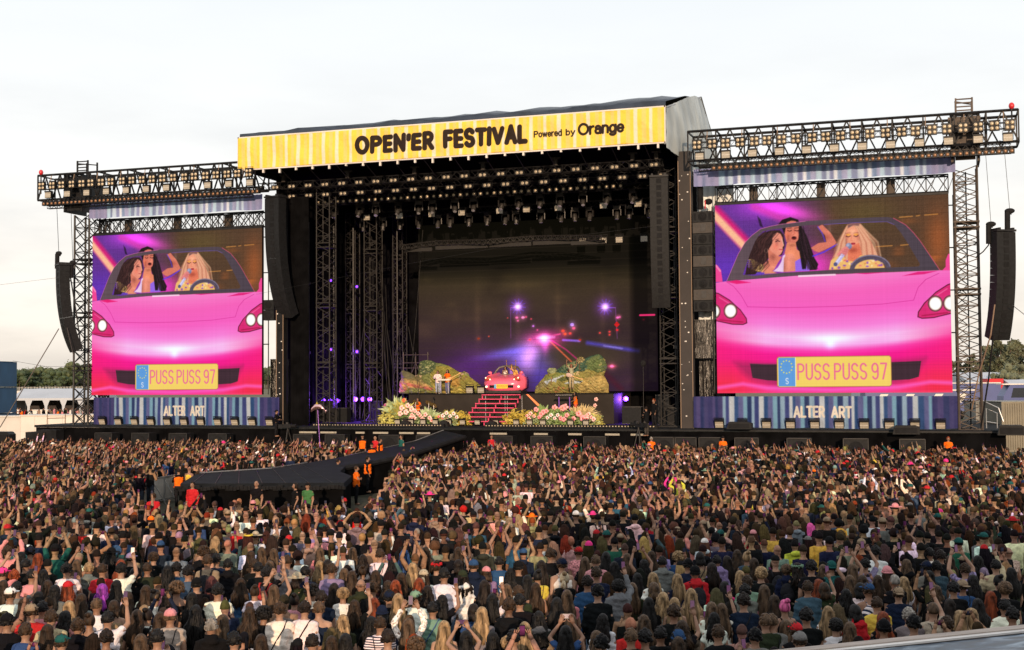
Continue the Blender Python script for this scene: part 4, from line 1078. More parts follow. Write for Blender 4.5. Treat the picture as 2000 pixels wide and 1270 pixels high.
# ================================================================ LOUDSPEAKERS
def line_array(name, label, x, y, ztop, n, w_, h_, d_, yaw, c0, c1, side_pipe=True):
    """n cabinets hung in a J; yaw turns the line outwards; c0..c1 tilt per box in degrees"""
    t = thing(name, label, 'loudspeaker', (x, y, ztop), yaw)
    py, pz, ang = 0.0, 0.0, 0.0
    for k in range(n):
        ang += R_(c0+(c1-c0)*k/(n-1))
        rot = Matrix.Rotation(ang, 3, 'X')
        cpos = Vector((0, py, pz)) + rot @ Vector((0, 0, -h_/2))
        g = G(); V = []
        for sx in (-1, 1):
            for (yy, hh) in ((-d_/2, h_/2*1.02), (d_/2, h_/2*.95)):
                for sz in (-1, 1): V.append(tuple(rot @ Vector((sx*w_/2*.97, yy, sz*hh))+cpos))
        g.add(V, [(0, 1, 3, 2), (4, 6, 7, 5), (0, 4, 5, 1), (2, 3, 7, 6), (0, 2, 6, 4), (1, 5, 7, 3)])
        cab = obj('cabinet', g, M['speaker'], t)
        g = G()
        g.box(tuple(cpos+rot @ Vector((0, -d_/2-.01, 0))), (w_*.26, .025, h_*.7), 0, rot)
        obj('horn', g, M['black'], cab)
        end = Vector((0, py, pz)) + rot @ Vector((0, 0, -h_)); py, pz = end.y, end.z
    g = G(); g.bx(-w_/2, w_/2, -d_*.6, d_*.7, .03, .14); g.bx(-w_*.4, -w_*.3, -d_*.6, d_*.7, .14, .24); g.bx(w_*.3, w_*.4, -d_*.6, d_*.7, .14, .24); obj('fly_frame', g, M['steel_black'], t)
    if side_pipe:
        g = G(); g.tube([(0, d_*.6, 0), (0, d_*.6+py*.5, pz*.5), (0, py+d_*.5, pz)], .05, 5); obj('rear_cable', g, M['steel_grey_dark'], t)
    return t
line_array('line_array', 'curved black line array hanging in the sky left of the left screen', -33.0, -2.6, 14.05, 15, 1.15, .41, .7, R_(-38), .3, 3.0)
line_array('line_array', 'long curved black line array hanging at the left edge of the stage opening', -16.75, -1.2, 18.25, 20, 1.3, .41, .75, R_(-14), .0, 2.7)
line_array('line_array', 'long dark line array hanging at the right edge of the stage opening', 9.95, -1.2, 18.15, 19, 1.15, .42, .75, R_(6), .0, 1.5)
line_array('line_array', 'curved black line array hanging in the sky right of the right screen', 29.7, -2.4, 13.8, 15, 1.2, .4, .7, R_(30), .2, 2.4)
def hung_hoist(x, z, label):
    t = thing('chain_hoist', label, 'hoist', (x, -2.4, z))
    g = G(); g.ell((0, 0, 0), (.28, .16, .16), 8, 6); g.bx(-.1, .1, -.1, .1, -.2, .1); obj('motor', g, M['black'], t)
    g = G(); g.tube([(-.12, 0, -.05), (-.14, 0, -1.1)], .16, 8); obj('chain_bag', g, M['black'], t)
    g = G(); g.tube([(0, 0, .1), (-.2, 0, 18.4-z)], .018, 4); obj('chain', g, M['steel_black'], t)
hung_hoist(-33.5, 15.0, 'left chain hoist with bag above the far left line array')
hung_hoist(-32.3, 14.3, 'right chain hoist with bag above the far left line array')
hung_hoist(29.1, 14.3, 'left chain hoist with bag above the far right line array')
hung_hoist(30.1, 15.0, 'right chain hoist with bag above the far right line array')
t = thing('subwoofer_column', 'hung column of ten boxy subwoofers between the pillar and the right screen', 'loudspeaker', (12.5, -.3, 16.05))
for k in range(9):
    back = k in (1, 4, 7)
    z1 = -k*.69; g = G(); g.bx(-.6, .6, -.35, .35, z1-.67, z1-.01)
    cab = obj('cabinet', g, M['speaker_back' if back else 'speaker'], t)
    g = G()
    if back: g.bx(-.12, .2, -.37, -.352, z1-.55, z1-.1); g.bx(-.42, -.34, -.37, -.352, z1-.3, z1-.2); g.bx(.34, .42, -.37, -.352, z1-.3, z1-.2); obj('amplifier_plate', g, M['steel_grey_dark'], cab)
    else:
        g.tube([(0, -.352, z1-.34), (0, -.372, z1-.34)], [.27, .27], 16); g.tube([(0, -.373, z1-.34), (0, -.39, z1-.34)], [.2, .08], 14)
        for s_ in (-1, 1): g.bx(s_*.46-.07, s_*.46+.07, -.37, -.352, z1-.55, z1-.12)
        obj('driver', g, M['black'], cab)
t = thing('chain_hoist', 'red and black hoist with tall bag on top of the subwoofer column', 'hoist', (12.35, -.4, 16.1))
g = G(); g.tube([(0, 0, .1), (0, 0, 1.55)], .19, 8); obj('chain_bag', g, M['black'], t)
g = G(); g.ell((.05, 0, 1.8), (.42, .2, .2), 8, 6); g.bx(-.45, -.2, -.14, .14, 1.66, 1.86); g.ell((.5, 0, .55), (.26, .18, .2), 8, 6); obj('motor', g, M['black'], t)
g = G(); g.bx(-.34, -.22, -.2, -.15, 1.6, 1.75); g.bx(.3, .36, -.2, -.16, .1, .6); obj('red_tag', g, M['red_plastic'], t)
t = thing('subwoofer_column', 'black subwoofer column in the gap left of the left stage pillar', 'loudspeaker', (-18.0, .4, 11.4))
for k in range(2):
    g = G(); g.bx(-.45, .45, -.35, .35, -k*.72-.7, -k*.72-.01); c_ = obj('cabinet', g, M['speaker'], t)
    g = G(); g.tube([(0, -.352, -k*.72-.35), (0, -.37, -k*.72-.35)], .26, 14); obj('driver', g, M['black'], c_)
# ground subwoofers in front of the stage
def sub(loc, label, group=None):
    t = thing('subwoofer', label, 'loudspeaker', loc, 0, group)
    g = G(); g.bx(-.68, .68, -.45, .45, 0, 1.15); obj('cabinet', g, M['speaker'], t)
    g = G()
    for s_ in (-1, 1): g.bx(s_*.69-.02, s_*.69+.02, -.5, -.45, 0, 1.17)
    g.bx(-.7, .7, -.5, -.452, 1.13, 1.17); obj('frame', g, M['steel_grey_dark'], t)
    g = G(); g.tube([(0, -.452, .58), (0, -.47, .58)], .42, 18); g.tube([(0, -.471, .58), (0, -.49, .58)], [.3, .12], 14); obj('driver', g, M['black'], t)
    return t
s0 = sub((0, 0, 0), 'big black subwoofer box in the row along the stage foot', 'subwoofers along the stage foot')
us = [210, 282, 355, 432, 598, 660, 765, 838, 985, 1062, 1165, 1300, 1340, 1390, 1460, 1562, 1672, 1782]
for i, u in enumerate(us):
    p = PY(u, 850, -2.1); p = (p[0], -2.1, 1.05)
    l_ = ordl('big black subwoofer box in the row along the stage foot', i, len(us))
    if i == 0: s0.location = p; s0['label'] = l_
    else: dup(s0, p, label=l_)
g = G(); g.bx(-34, 29.5, -2.7, -1.45, 0, 1.04); tag(obj('subwoofer_riser', g, M['black']), 'long low black riser under the row of subwoofers', 'riser')
for u, v0, v1, lab in ((10, 843, 868, 'black wedge speaker stack at the far left edge'), (70, 856, 872, 'low black speaker case left of the stage end'), (1770, 831, 848, 'black amplifier rack on the stage edge under the right banner'), (1445, 824, 838, 'black lamp case on the deck left of ALTER ART on the right'), (1975, 830, 850, 'black wedge monitor at the far right edge')):
    a = PY(u, v0, -1.6); b = PY(u, v1, -1.6); t = thing('equipment_case', lab, 'case', (a[0], -1.7, b[2]))
    hh = a[2]-b[2]; g = G(); g.prism([(-.75, 0), (.75, 0), (.75, hh*.8), (.5, hh), (-.6, hh)], -.35, .35); obj('box', g, M['speaker'], t)
    g = G(); g.bx(-.6, .6, -.37, -.352, hh*.15, hh*.75); obj('grille', g, M['black'], t)

# ================================================================ RUNWAY
def gp(u, v, z): p = PZ(u, v, z); return (p[0], p[1])
t = thing('runway', 'long black catwalk running from the stage out to an angular platform in the crowd', 'catwalk', (0, -20, 0))
zp = 1.55
fl, f2, nr, nl = gp(385, 925, zp), gp(530, 915.5, zp), gp(672, 943, zp), gp(352, 945, zp)
plat = [nl, nr, gp(687, 930, zp), gp(664, 921, zp), gp(676, 909, zp), gp(690, 888.5, zp), gp(600, 904.5, zp), f2, fl]
g = G(); g.prism_z([(p[0], p[1]+20) for p in plat], zp-.25, zp); obj('platform_deck', g, M['deck'], t)
for k in range(7):
    f = (k+.5)/7; q0 = [nl[i]*(1-f)+nr[i]*f for i in (0, 1)]; q1 = [fl[i]*(1-f)+gp(600, 904.5, zp)[i]*f for i in (0, 1)]
    g = G(); g.tube([(q0[0], q0[1]+20, zp+.004), (q1[0], q1[1]+20, zp+.004)], .018, 4); obj('panel_seam', g, M['steel_black'], t)
g = G(); c = np.mean(plat, 0)
g.prism_z([(c[0]+(p[0]-c[0])*.985, c[1]+(p[1]-c[1])*.985+20) for p in plat], 0, zp-.26); obj('platform_skirt', g, M['black_cloth'], t)
zr_ = zp+.03
FA = [(676, 890.9), (750, 876), (810, 862), (866, 841)]; NE = [(666, 910), (724, 900.5), (790, 887), (905, 850)]; ZZ = [zr_, zr_+.1, zr_+.3, 2.5]
WF = [gp(*p, z) for p, z in zip(FA, ZZ)]; WN = [gp(*p, z) for p, z in zip(NE, ZZ)]
for nm, mt_, za, zb in (('walkway_deck', 'deck', 0.0, -.16), ('walkway_skirt', 'black_cloth', -.17, None)):
    V = []
    for k in range(4):
        zt_ = ZZ[k]+za; zl_ = ZZ[k]+zb if zb is not None else 0.0
        V += [(WF[k][0], WF[k][1]+20, zt_), (WN[k][0], WN[k][1]+20, zt_), (WN[k][0], WN[k][1]+20, zl_), (WF[k][0], WF[k][1]+20, zl_)]
    Fs = [(0, 1, 2, 3), (15, 14, 13, 12)]
    for k in range(3):
        for q_ in range(4): Fs.append((4*k+q_, 4*k+4+q_, 4*k+4+(q_+1) % 4, 4*k+(q_+1) % 4))
    g = G(); g.add(V, Fs); obj(nm, g, M[mt_], t)
g = G()
g.tube([(WF[k][0], WF[k][1]+20, ZZ[k]+.03) for k in range(4)], .03, 4); g.tube([(gp(600, 904.5, zp)[0], gp(600, 904.5, zp)[1]+20, zp+.03), (f2[0], f2[1]+20, zp+.03), (fl[0], fl[1]+20, zp+.03)], .03, 4)
obj('edge_strip', g, M['steel_grey'], t)
g = G(); r = random.Random(2)
for k in range(46):   # small footlights and cable along the near edge
    f = k/45.0; x = nl[0]*(1-f)+nr[0]*f; y = nl[1]*(1-f)+nr[1]*f
    g.box((x, y+20-.12, zp-.18+r.uniform(-.05, .05)), (r.uniform(.22, .34), .12, r.uniform(.08, .18)))
obj('edge_cabling', g, M['black'], t)
g = G(); g.tube([(WN[k][0]+.08, WN[k][1]+20, ZZ[k]-.12) for k in range(4)], .13, 6); obj('edge_bumper', g, M['black'], t)
# ================================================================ STAGE SETS
t = thing('stage_riser', 'dark block riser in mid stage carrying the pink car and both painted hills', 'riser', (-2.8, 9, DZ))
RZ = 4.70
g = G(); g.bx(-7.4, 7.8, -2.4, 2.7, 0, RZ-DZ); obj('body', g, mat('riser', (0.030, 0.025, 0.022), .8, noise=(.8, .2), spec=.1), t)
g = G(); g.bx(-7.45, 7.85, -2.45, 2.75, RZ-DZ+.002, RZ-DZ+.05); obj('top_board', g, M['deck'], t)
M['lane'] = mat('lane', (.5, .12, .04), .5, emis=((1.0, .22, .06), .9))
a, b = PY(1028, 769, 6.57), PY(1053, 793, 6.57)
g = G(); g.add([(a[0]+2.8-.07, -2.412, a[2]-DZ), (a[0]+2.8+.08, -2.412, a[2]-DZ), (b[0]+2.8+.12, -2.412, b[2]-DZ), (b[0]+2.8-.12, -2.412, b[2]-DZ)], [(0, 3, 2, 1)]); obj('lit_lane_line', g, M['lane'], t)
M['pink_steel'] = mat('pink_steel', (0.62, 0.05, 0.13), .45, noise=(3, .15))
t = thing('staircase', 'open pink metal staircase climbing from the stage floor to the riser', 'stairs', (-3.05, 4.6, DZ))
NS = 7
for k in range(NS):
    z = (k+1)*(RZ-DZ)/NS - .02; y = -1.9+k*.60; wv = 1.62-.03*k
    g = G(); g.bx(-wv, wv, y, y+.42, z-.05, z); tr = obj('tread', g, M['deck'], t)
    g = G(); g.bx(-wv, wv, y-.05, y-.002, z-.045, z+.02); obj('nosing', g, M['pink_steel'], tr)
g = G()
for k in range(NS):
    z = (k+1)*(RZ-DZ)/NS-.02; y = -1.9+k*.60; wv = 1.62-.03*k; zl = max(0, z-(RZ-DZ)/NS)
    for x in (-wv+.04, 0.1*(k % 2), wv-.04): g.bx(x-.035, x+.035, y-.02, y+.03, zl, z-.09)
obj('frame', g, M['pink_steel'], t)
g = G()
for x in (-1.2, .25, .42, 1.5): g.tube([(x, 1.8, 0), (x, 1.8, RZ-DZ-.1)], .03, 6)
obj('prop_pole', g, M['steel_grey'], t)

# ---- pink convertible
M['pink_car'] = mat('pink_car', (0.85, 0.14, 0.24), .25, noise=(1.0, .06), spec=.6)
M['lamp_hot'] = mat('lamp_hot', (1, .8, .6), .2, emis=((1.0, .62, .34), 3.0))
M['lamp_housing'] = mat('lamp_housing', (.45, .08, .05), .25, noise=(6, .3))
CX, CY, CZ = -3.45, 7.6, RZ+.06
t = thing('pink_convertible', 'pink open top car front with yellow number plate on the stage riser', 'car', (CX, CY, CZ)); t.scale = (.98, 1, 1.12)
prof = [(.16, 1.34, .10), (.22, 1.44, .02), (.34, 1.49, -.05), (.50, 1.52, -.10), (.66, 1.53, -.10), (.80, 1.52, -.02), (.92, 1.50, .12), (1.02, 1.46, .30), (1.10, 1.38, .55), (1.17, 1.25, .9), (1.22, 1.12, 1.25), (1.25, 1.02, 1.5)]
V = []; NX = 28
for (z, w_, y0) in prof:
    for i in range(NX+1):
        s_ = -1+2*i/NX; xx = w_*(abs(s_)**.92)*(1 if s_ > 0 else -1)
        cr_ = abs(s_)
        zz = z + (.10*math.exp(-((cr_-.8)/.16)**2)*(z > .8)) - (.05*(1-cr_)*(z > 1.0))
        V.append((xx, y0+.62*cr_**3.2, zz))
g = G(); g.add(V, [(j*(NX+1)+i, j*(NX+1)+i+1, (j+1)*(NX+1)+i+1, (j+1)*(NX+1)+i) for j in range(len(prof)-1) for i in range(NX)])
for s_ in (-1, 1):
    g.prism([(s_*1.3, .2), (s_*1.52, .35), (s_*1.54, .8), (s_*1.46, 1.04), (s_*1.1, 1.2), (s_*1.02, .3)][::s_], .62, 1.7)
g.bx(-1.25, 1.25, .5, 1.7, .18, .3)
obj('body', g, M['pink_car'], t, smooth=True)
g = G(); g.bx(-1.42, 1.42, .12, 1.65, 0.02, .17); obj('underskirt', g, M['steel_grey_dark'], t)
for s_ in (-1, 1):
    g = G(); g.tube([(s_*1.28, .7, .3), (s_*1.1, .7, .3)], .3, 18); w_ = obj('wheel', g, M['black'], t)
    g = G(); g.tube([(s_*1.29, .7, .3), (s_*1.3, .7, .3)], .18, 14); obj('rim', g, M['steel_grey'], w_)
    g = G(); g.ell((s_*1.12, .19, .93), (.27, .16, .13), 14, 8, rot=Matrix.Rotation(s_*.35, 3, 'Y')); hl = obj('headlight', g, M['lamp_housing'], t, smooth=True)
    g = G()
    for k in range(3): g.ell((s_*(1.25-k*.16), .055+.02*k, .99-k*.05), (.045, .03, .045), 8, 6)
    obj('bulb', g, M['lamp_hot'], hl, smooth=True)
    g = G(); g.ell((s_*1.24, .17, .42), (.09, .06, .06), 10, 6); obj('fog_lamp', g, M['lamp_hot'], t, smooth=True)
    g = G(); g.tube([(s_*1.1, 1.0, 1.16), (s_*1.2, .95, 1.28)], .05, 6); g.ell((s_*1.22, .93, 1.32), (.15, .1, .09), 10, 7); obj('mirror', g, M['pink_car'], t, smooth=True)
g = G(); g.bx(-.9, .9, -.105, -.02, .36, .52); obj('grille', g, M['black'], t)
cp = Canvas(150, 40, (1521, 1745, 698, 756), (249, 196, 70))
cp.poly([(1500, 690), (1557, 690), (1557, 760), (1500, 760)], (96, 168, 222))
for k in range(12): cp.ell((1539.5+11.5*math.cos(k*PI/6), 717+12.5*math.sin(k*PI/6)), 1.6, 1.6, (232, 226, 90))
x = 1560.5
for word in ('PUSS', 'PUSS', '97'):
    for c in word:
        for p in GL[c][1]: cp.line([(x+2+q[0]*18.5, 712+q[1]*29.5) for q in p], 4.6, (222, 120, 60))
        x += 16.9
    x += 5.5
fx = (cp.X-1521)/224.; fy = (cp.Y-698)/58.
P = np.zeros((cp.H, cp.W, 3)); P[..., 0] = -.53+1.04*fx; P[..., 1] = -.135; P[..., 2] = .58-.27*fy
link('number_plate', cp.grid('number_plate', [M['print']], P), t)
g = G(); g.tube([(-1.05, 1.35, 1.2), (-.92, 1.5, 1.45), (-.72, 1.62, 1.66), (-.3, 1.68, 1.74), (.3, 1.68, 1.74), (.72, 1.62, 1.66), (.92, 1.5, 1.45), (1.05, 1.35, 1.2)], .075, 6)
g.tube([(-1.05, 1.38, 1.2), (1.05, 1.38, 1.2)], .04, 5); obj('windscreen_frame', g, mat('frame_grey', (.10, .08, .075), .5), t)
g = G(); g.tube([(.42+.22*math.cos(a*PI/8), 1.75+.05*math.sin(a*PI/8), 1.22+.2*math.sin(a*PI/8)) for a in range(17)], .025, 5); obj('steering_wheel', g, M['black'], t)

# ---- painted hill flats
M['set_paint'] = mat('set_paint', attr='col', rough=.8, noise=(2.2, .30), bump=(5, .8, .12))
def hill(name, label, outline, ext, paint, y, seed):
    W_ = 230; H_ = int(W_*(ext[3]-ext[2])/(ext[1]-ext[0]))
    cv = Canvas(W_, H_, ext, (120, 130, 60)); paint(cv, random.Random(seed))
    r = np.random.RandomState(seed)
    cv.c *= (.80+.2*r.rand(cv.H, cv.W))[..., None]; cv.c = cv.c*.80+cv.c.mean(2, keepdims=True)*.22
    w_, al = cv.poly(outline, 0, mask=True); A_ = np.zeros((cv.H, cv.W)); A_[w_] = al
    keep = A_ > .5
    # distance from the edge gives the relief
    d = np.full(cv.X.shape, 1e9)
    for i in range(len(outline)): d = np.minimum(d, Canvas._segd(cv.X, cv.Y, outline[i], outline[(i+1) % len(outline)]))
    p0, p1 = PY(ext[0], ext[3], y), PY(ext[1], ext[3], y); zt = PY(ext[0], ext[2], y)[2]
    P = np.zeros((cv.H, cv.W, 3)); fx = (cv.X-ext[0])/(ext[1]-ext[0]); fy = (cv.Y-ext[2])/(ext[3]-ext[2])
    P[..., 0] = p0[0]+(p1[0]-p0[0])*fx; P[..., 1] = y-.5*(1-np.exp(-d/9))-.07*np.abs(np.sin(cv.X*.21+2*np.sin(cv.Y*.13)))-.05*np.abs(np.sin(cv.X*.13-cv.Y*.5+np.sin(cv.X*.2)*2)); P[..., 2] = RZ+.055+(zt-RZ-.05)*(1-fy)
    me = cv.grid(name, [M['set_paint']], P, keep=keep)
    o = tag(link(name, me), label, 'stage set')
    m = o.modifiers.new('s', 'SOLIDIFY'); m.thickness = .06; m.offset = 1
    return o
z1 = lambda L: [(740+p[0]/8.333, 690+p[1]/8.333) for p in L]
z2 = lambda L: [(980+p[0]/7.47, 670+p[1]/7.47) for p in L]
def jag(L, r, amt=1.0, n=4):
    o = []
    for i in range(len(L)):
        a, b = L[i], L[(i+1) % len(L)]
        for k in range(n):
            f = k/n; o.append((a[0]*(1-f)+b[0]*f+r.uniform(-amt, amt), a[1]*(1-f)+b[1]*f+r.uniform(-amt, amt)))
    return o
def paint_left(cv, r):
    G_ = z1
    cv.poly(G_([(350, 640), (350, 300), (500, 290), (760, 420), (900, 640)]), (124, 112, 62))
    cv.poly(G_([(370, 300), (500, 300), (620, 390), (560, 420), (380, 400)]), (104, 100, 66))
    cv.poly(G_([(350, 400), (560, 440), (880, 520), (900, 600), (340, 620)]), (196, 150, 84), .9, soft=3)
    cv.poly(G_([(440, 470), (700, 520), (950, 560), (900, 590), (560, 540)]), (196, 84, 80), .8, soft=2)
    cv.poly(G_([(420, 640), (520, 560), (760, 560), (960, 640)]), (128, 136, 66), soft=3)
    cv.poly(G_([(900, 220), (1200, 230), (1350, 330), (1500, 400), (1700, 560), (1460, 640), (900, 520)]), (140, 132, 40))
    cv.poly(G_([(1180, 360), (1330, 420), (1380, 520), (1300, 560), (1200, 500)]), (196, 140, 52), .8, soft=3)
    cv.poly(G_([(930, 500), (1200, 520), (1460, 600), (1460, 640), (930, 640)]), (196, 176, 66), soft=3)
    cv.poly(G_([(1030, 560), (1120, 540), (1260, 570), (1200, 610), (1050, 600)]), (70, 66, 30), .8, soft=2)
    cv.poly(jag(G_([(660, 330), (670, 210), (690, 150), (760, 125), (880, 130), (960, 170), (960, 260), (900, 330), (780, 360)]), r), (74, 96, 50))
    for k in range(120):
        p = G_([(r.uniform(670, 950), r.uniform(135, 340))])[0]; cv.ell(p, r.uniform(.6, 1.7), r.uniform(.5, 1.2), ((150, 160, 96), (44, 66, 40), (180, 176, 120))[k % 3], .8)
    for k in range(160):
        p = G_([(r.uniform(360, 1650), r.uniform(420, 640))])[0]; cv.ell(p, r.uniform(.6, 2.4), r.uniform(.3, .9), ((216, 196, 110), (86, 90, 34), (190, 120, 60), (130, 140, 50))[k % 4], .7)
    for k in range(40):
        p = G_([(r.uniform(355, 480), r.uniform(480, 620))])[0]; cv.ell(p, 1.2, 1.0, ((236, 120, 130), (190, 60, 80))[k % 2], .8)
    for k in range(34):
        p = G_([(r.uniform(1340, 1480), r.uniform(300, 440))])[0]; cv.ell(p, 1.1, 1.0, ((220, 170, 160), (120, 80, 70))[k % 2], .8)
    for x in (645, 725):
        for k in range(9): cv.ell(G_([(x+r.uniform(-26, 26), 370+r.uniform(-20, 20))])[0], 1.4, 1.1, (232, 190, 150), .9)
hill('painted_hill', 'painted scenery hill with dark tree and grass slopes left of the pink car',
     jag(z1([(350, 620), (355, 480), (385, 400), (372, 310), (395, 285), (500, 310), (600, 370), (660, 355), (668, 210), (690, 150), (760, 125), (880, 130), (950, 170), (1080, 190), (1200, 240), (1340, 330), (1400, 300), (1460, 330), (1500, 400), (1600, 470), (1700, 560), (1700, 645), (350, 645)]), random.Random(1), .5, 3),
     (780, 946, 703, 768), paint_left, 9.0, 11)
def paint_right(cv, r):
    G_ = z2
    cv.poly(G_([(490, 740), (490, 400), (1600, 100), (1600, 740)]), (150, 142, 60))
    cv.poly(G_([(815, 440), (830, 390), (1030, 290), (1200, 260), (1300, 210), (1440, 180), (1500, 240), (1380, 340), (1220, 420), (1000, 450)]), (52, 92, 70))
    cv.poly(G_([(1240, 330), (1330, 230), (1440, 190), (1460, 230), (1330, 330)]), (122, 140, 70), .8, soft=4)
    cv.poly(G_([(900, 350), (1030, 290), (1110, 280), (1090, 330), (960, 400)]), (120, 140, 90), .9, soft=3)
    cv.poly(G_([(500, 640), (640, 560), (760, 570), (700, 640), (520, 680)]), (130, 122, 70), soft=3)
    cv.poly(G_([(650, 570), (760, 510), (900, 470), (960, 480), (850, 530), (830, 580), (740, 560), (700, 610)]), (176, 190, 206))
    cv.poly(G_([(930, 590), (1050, 560), (1220, 555), (1180, 590), (1000, 600)]), (186, 200, 206))
    cv.poly(G_([(640, 500), (860, 440), (1000, 450), (900, 490), (700, 560)]), (120, 134, 50), .8, soft=2)
    cv.poly(G_([(840, 540), (940, 500), (980, 540), (900, 570)]), (92, 104, 40))
    cv.poly(jag(G_([(1280, 380), (1300, 310), (1400, 260), (1500, 250), (1550, 330), (1510, 430), (1400, 430)]), r), (92, 116, 56))
    cv.poly(jag(G_([(1150, 640), (1240, 530), (1420, 470), (1520, 500), (1570, 620), (1570, 740), (1160, 740)]), r), (184, 158, 80))
    cv.poly(jag(G_([(680, 440), (690, 380), (740, 355), (800, 375), (820, 430), (760, 450)]), r), (150, 160, 110))
    for k in range(260):
        x, y = r.uniform(500, 1570), r.uniform(260, 720); c = ((220, 200, 120), (90, 104, 46), (150, 150, 70), (200, 160, 90))[k % 4]
        if 640 < x < 1230 and 440 < y < 600: continue
        cv.ell(G_([(x, y)])[0], r.uniform(.5, 2), r.uniform(.4, 1.1), c, .7)
    for k in range(60): cv.ell(G_([(r.uniform(690, 1000), r.uniform(640, 715))])[0], 1.1, .9, ((210, 120, 70), (150, 60, 40), (190, 150, 60))[k % 3], .8)
    cv.line(G_([(1172, 300), (1176, 420)]), 1.5, (120, 84, 50))
    for k in range(14):
        a_ = k*PI/7; cv.line(G_([(1172, 270), (1172+52*math.cos(a_), 262+46*math.sin(a_))]), 1.6, ((206, 176, 110), (110, 100, 60))[k % 2], .95)
    cv.line(G_([(762, 520), (764, 600)]), 1.5, (120, 80, 46)); cv.ell(G_([(762, 515)])[0], 2.2, 2, (160, 120, 60))
    for x, y in ((1078, 470), (1145, 450)):
        for k in range(8): cv.ell(G_([(x+r.uniform(-18, 18), y+r.uniform(-22, 22))])[0], 1.3, 1.3, (222, 190, 140), .9)
hill('painted_hill', 'painted scenery hill with winding river and palm right of the pink car',
     jag(z2([(495, 730), (510, 640), (600, 540), (650, 470), (690, 470), (680, 400), (710, 370), (790, 370), (815, 400), (900, 340), (1030, 290), (1110, 270), (1120, 230), (1180, 210), (1230, 250), (1300, 210), (1440, 180), (1520, 260), (1545, 340), (1520, 420), (1500, 480), (1560, 600), (1560, 730)]), random.Random(2), .5, 3),
     (1044, 1190, 692, 768), paint_right, 9.0, 12)

# ---- flower beds: every plant its own
LG = {k: mat('leaf_'+k, c, .55, noise=(5, .35)) for k, c in dict(green=(.20, .30, .09), grey=(.32, .40, .20), yellow=(.50, .46, .12), tan=(.55, .42, .20), dark=(.06, .09, .03), gold=(.5, .38, .06)).items()}
PET = {k: mat('petal_'+k, c, .5, noise=(7, .2)) for k, c in dict(pink=(.85, .34, .36), red=(.75, .08, .08), pale=(.9, .55, .5), orange=(.8, .18, .05), white=(.75, .72, .68)).items()}
def blade(g, r, az, el, Ln, wd, droop):
    d = Vector((math.cos(az)*math.cos(el), math.sin(az)*math.cos(el), math.sin(el))); sd_ = d.cross(Vector((r.uniform(-.5, .5), -1, r.uniform(.1, .8)))).normalized()
    V = []; n = 4
    for i in range(n+1):
        f = i/n; p = d*(Ln*f)+Vector((0, 0, -droop*Ln*f*f)); ww = wd*(1-f)**.7*(.5+f if f < .5 else 1.0)
        V += [tuple(p-sd_*ww), tuple(p+sd_*ww)]
    g.add(V, [(2*i, 2*i+1, 2*i+3, 2*i+2) for i in range(n)])
def leafball(g, r, n, R, sz, flat=.8):
    for k in range(n):
        a, e = r.uniform(0, 2*PI), math.asin(r.uniform(-.1, 1)); rad = R*r.uniform(.55, 1.05)
        c = Vector((math.cos(a)*math.cos(e)*rad, math.sin(a)*math.cos(e)*rad*.6, math.sin(e)*rad*flat))
        u = Vector((r.uniform(-1, 1), r.uniform(-1, 1), r.uniform(-.3, 1))).normalized(); v = u.orthogonal().normalized()
        s_ = sz*r.uniform(.6, 1.4)
        g.add([c-u*s_, c+v*s_*.45, c+u*s_, c-v*s_*.45], [(0, 1, 2, 3)])
def plant(kind, u, v, y, R, label, lf, seed, flowers=(), pet='pink', fs=.2):
    p = PY(u, v, y); r = random.Random(seed)
    nm = {'agave': 'agave_plant', 'spiky': 'spiky_shrub', 'bush': 'leafy_shrub', 'hibiscus': 'hibiscus_shrub'}[kind]
    t = thing(nm, label, 'plant', (p[0], y, DZ)); g = G(); h = max(p[2]-DZ, .1)
    if kind == 'agave':
        for k in range(46): blade(g, r, r.uniform(0, 2*PI), r.uniform(.35, 1.45), R*r.uniform(.85, 1.25), R*.15, .18)
        off = h*.55
    elif kind == 'spiky':
        for k in range(190): blade(g, r, r.uniform(0, 2*PI), r.uniform(.05, 1.5), R*r.uniform(.7, 1.2), R*.06, .3)
        off = h*.4
    else:
        R *= 1.3; leafball(g, r, 330 if kind == 'bush' else 240, R, R*.13, .95); off = h*.3
    o = obj('leaves', g, LG[lf], t, loc=(0, 0, off))
    g = G(); g.tube([(0, 0, 0), (0, 0, off+.1)], .05, 6); obj('stem', g, LG['dark'], t)
    for (fu, fv) in flowers:
        q = PY(fu, fv, y-R*.55); g = G(); fs_ = fs; fs = fs*r.uniform(.62, .88)
        for k in range(5):
            a = 2*PI*k/5+r.uniform(-.2, .2); V = []
            ca, sa = math.cos(a), math.sin(a)
            for (rr, ww, yy) in ((0, .03, 0), (fs*.5, fs*.36, -.05), (fs*.85, fs*.36, -.02), (fs, fs*.1, .04)):
                V += [(ca*rr-sa*ww, yy, sa*rr+ca*ww), (ca*rr+sa*ww, yy, sa*rr-ca*ww)]
            g.add(V, [(2*i, 2*i+1, 2*i+3, 2*i+2) for i in range(3)])
        f = obj('flower', g, PET[pet], t, loc=(q[0]-p[0], -R*.55-.1, q[2]-DZ))
        g = G(); g.ell((0, -.04, 0), (.05, .07, .05), 6, 5); obj('flower_centre', g, PET['red'], f); fs = fs_
plant('agave', 785, 800, 3.6, 1.25, 'tall yellow green agave at the left end of the left flower bed', 'yellow', 1)
plant('bush', 762, 822, 2.9, .75, 'low yellow shrub at the far left foot of the left flower bed', 'yellow', 2)
plant('hibiscus', 796, 812, 2.8, .75, 'shrub with a cluster of pink hibiscus below the tall agave', 'green', 3, [(786, 797), (797, 792), (794, 805), (805, 799), (783, 808)], 'pale', .27)
plant('agave', 835, 815, 3.4, 1.05, 'grey green agave in the middle of the left flower bed', 'grey', 4)
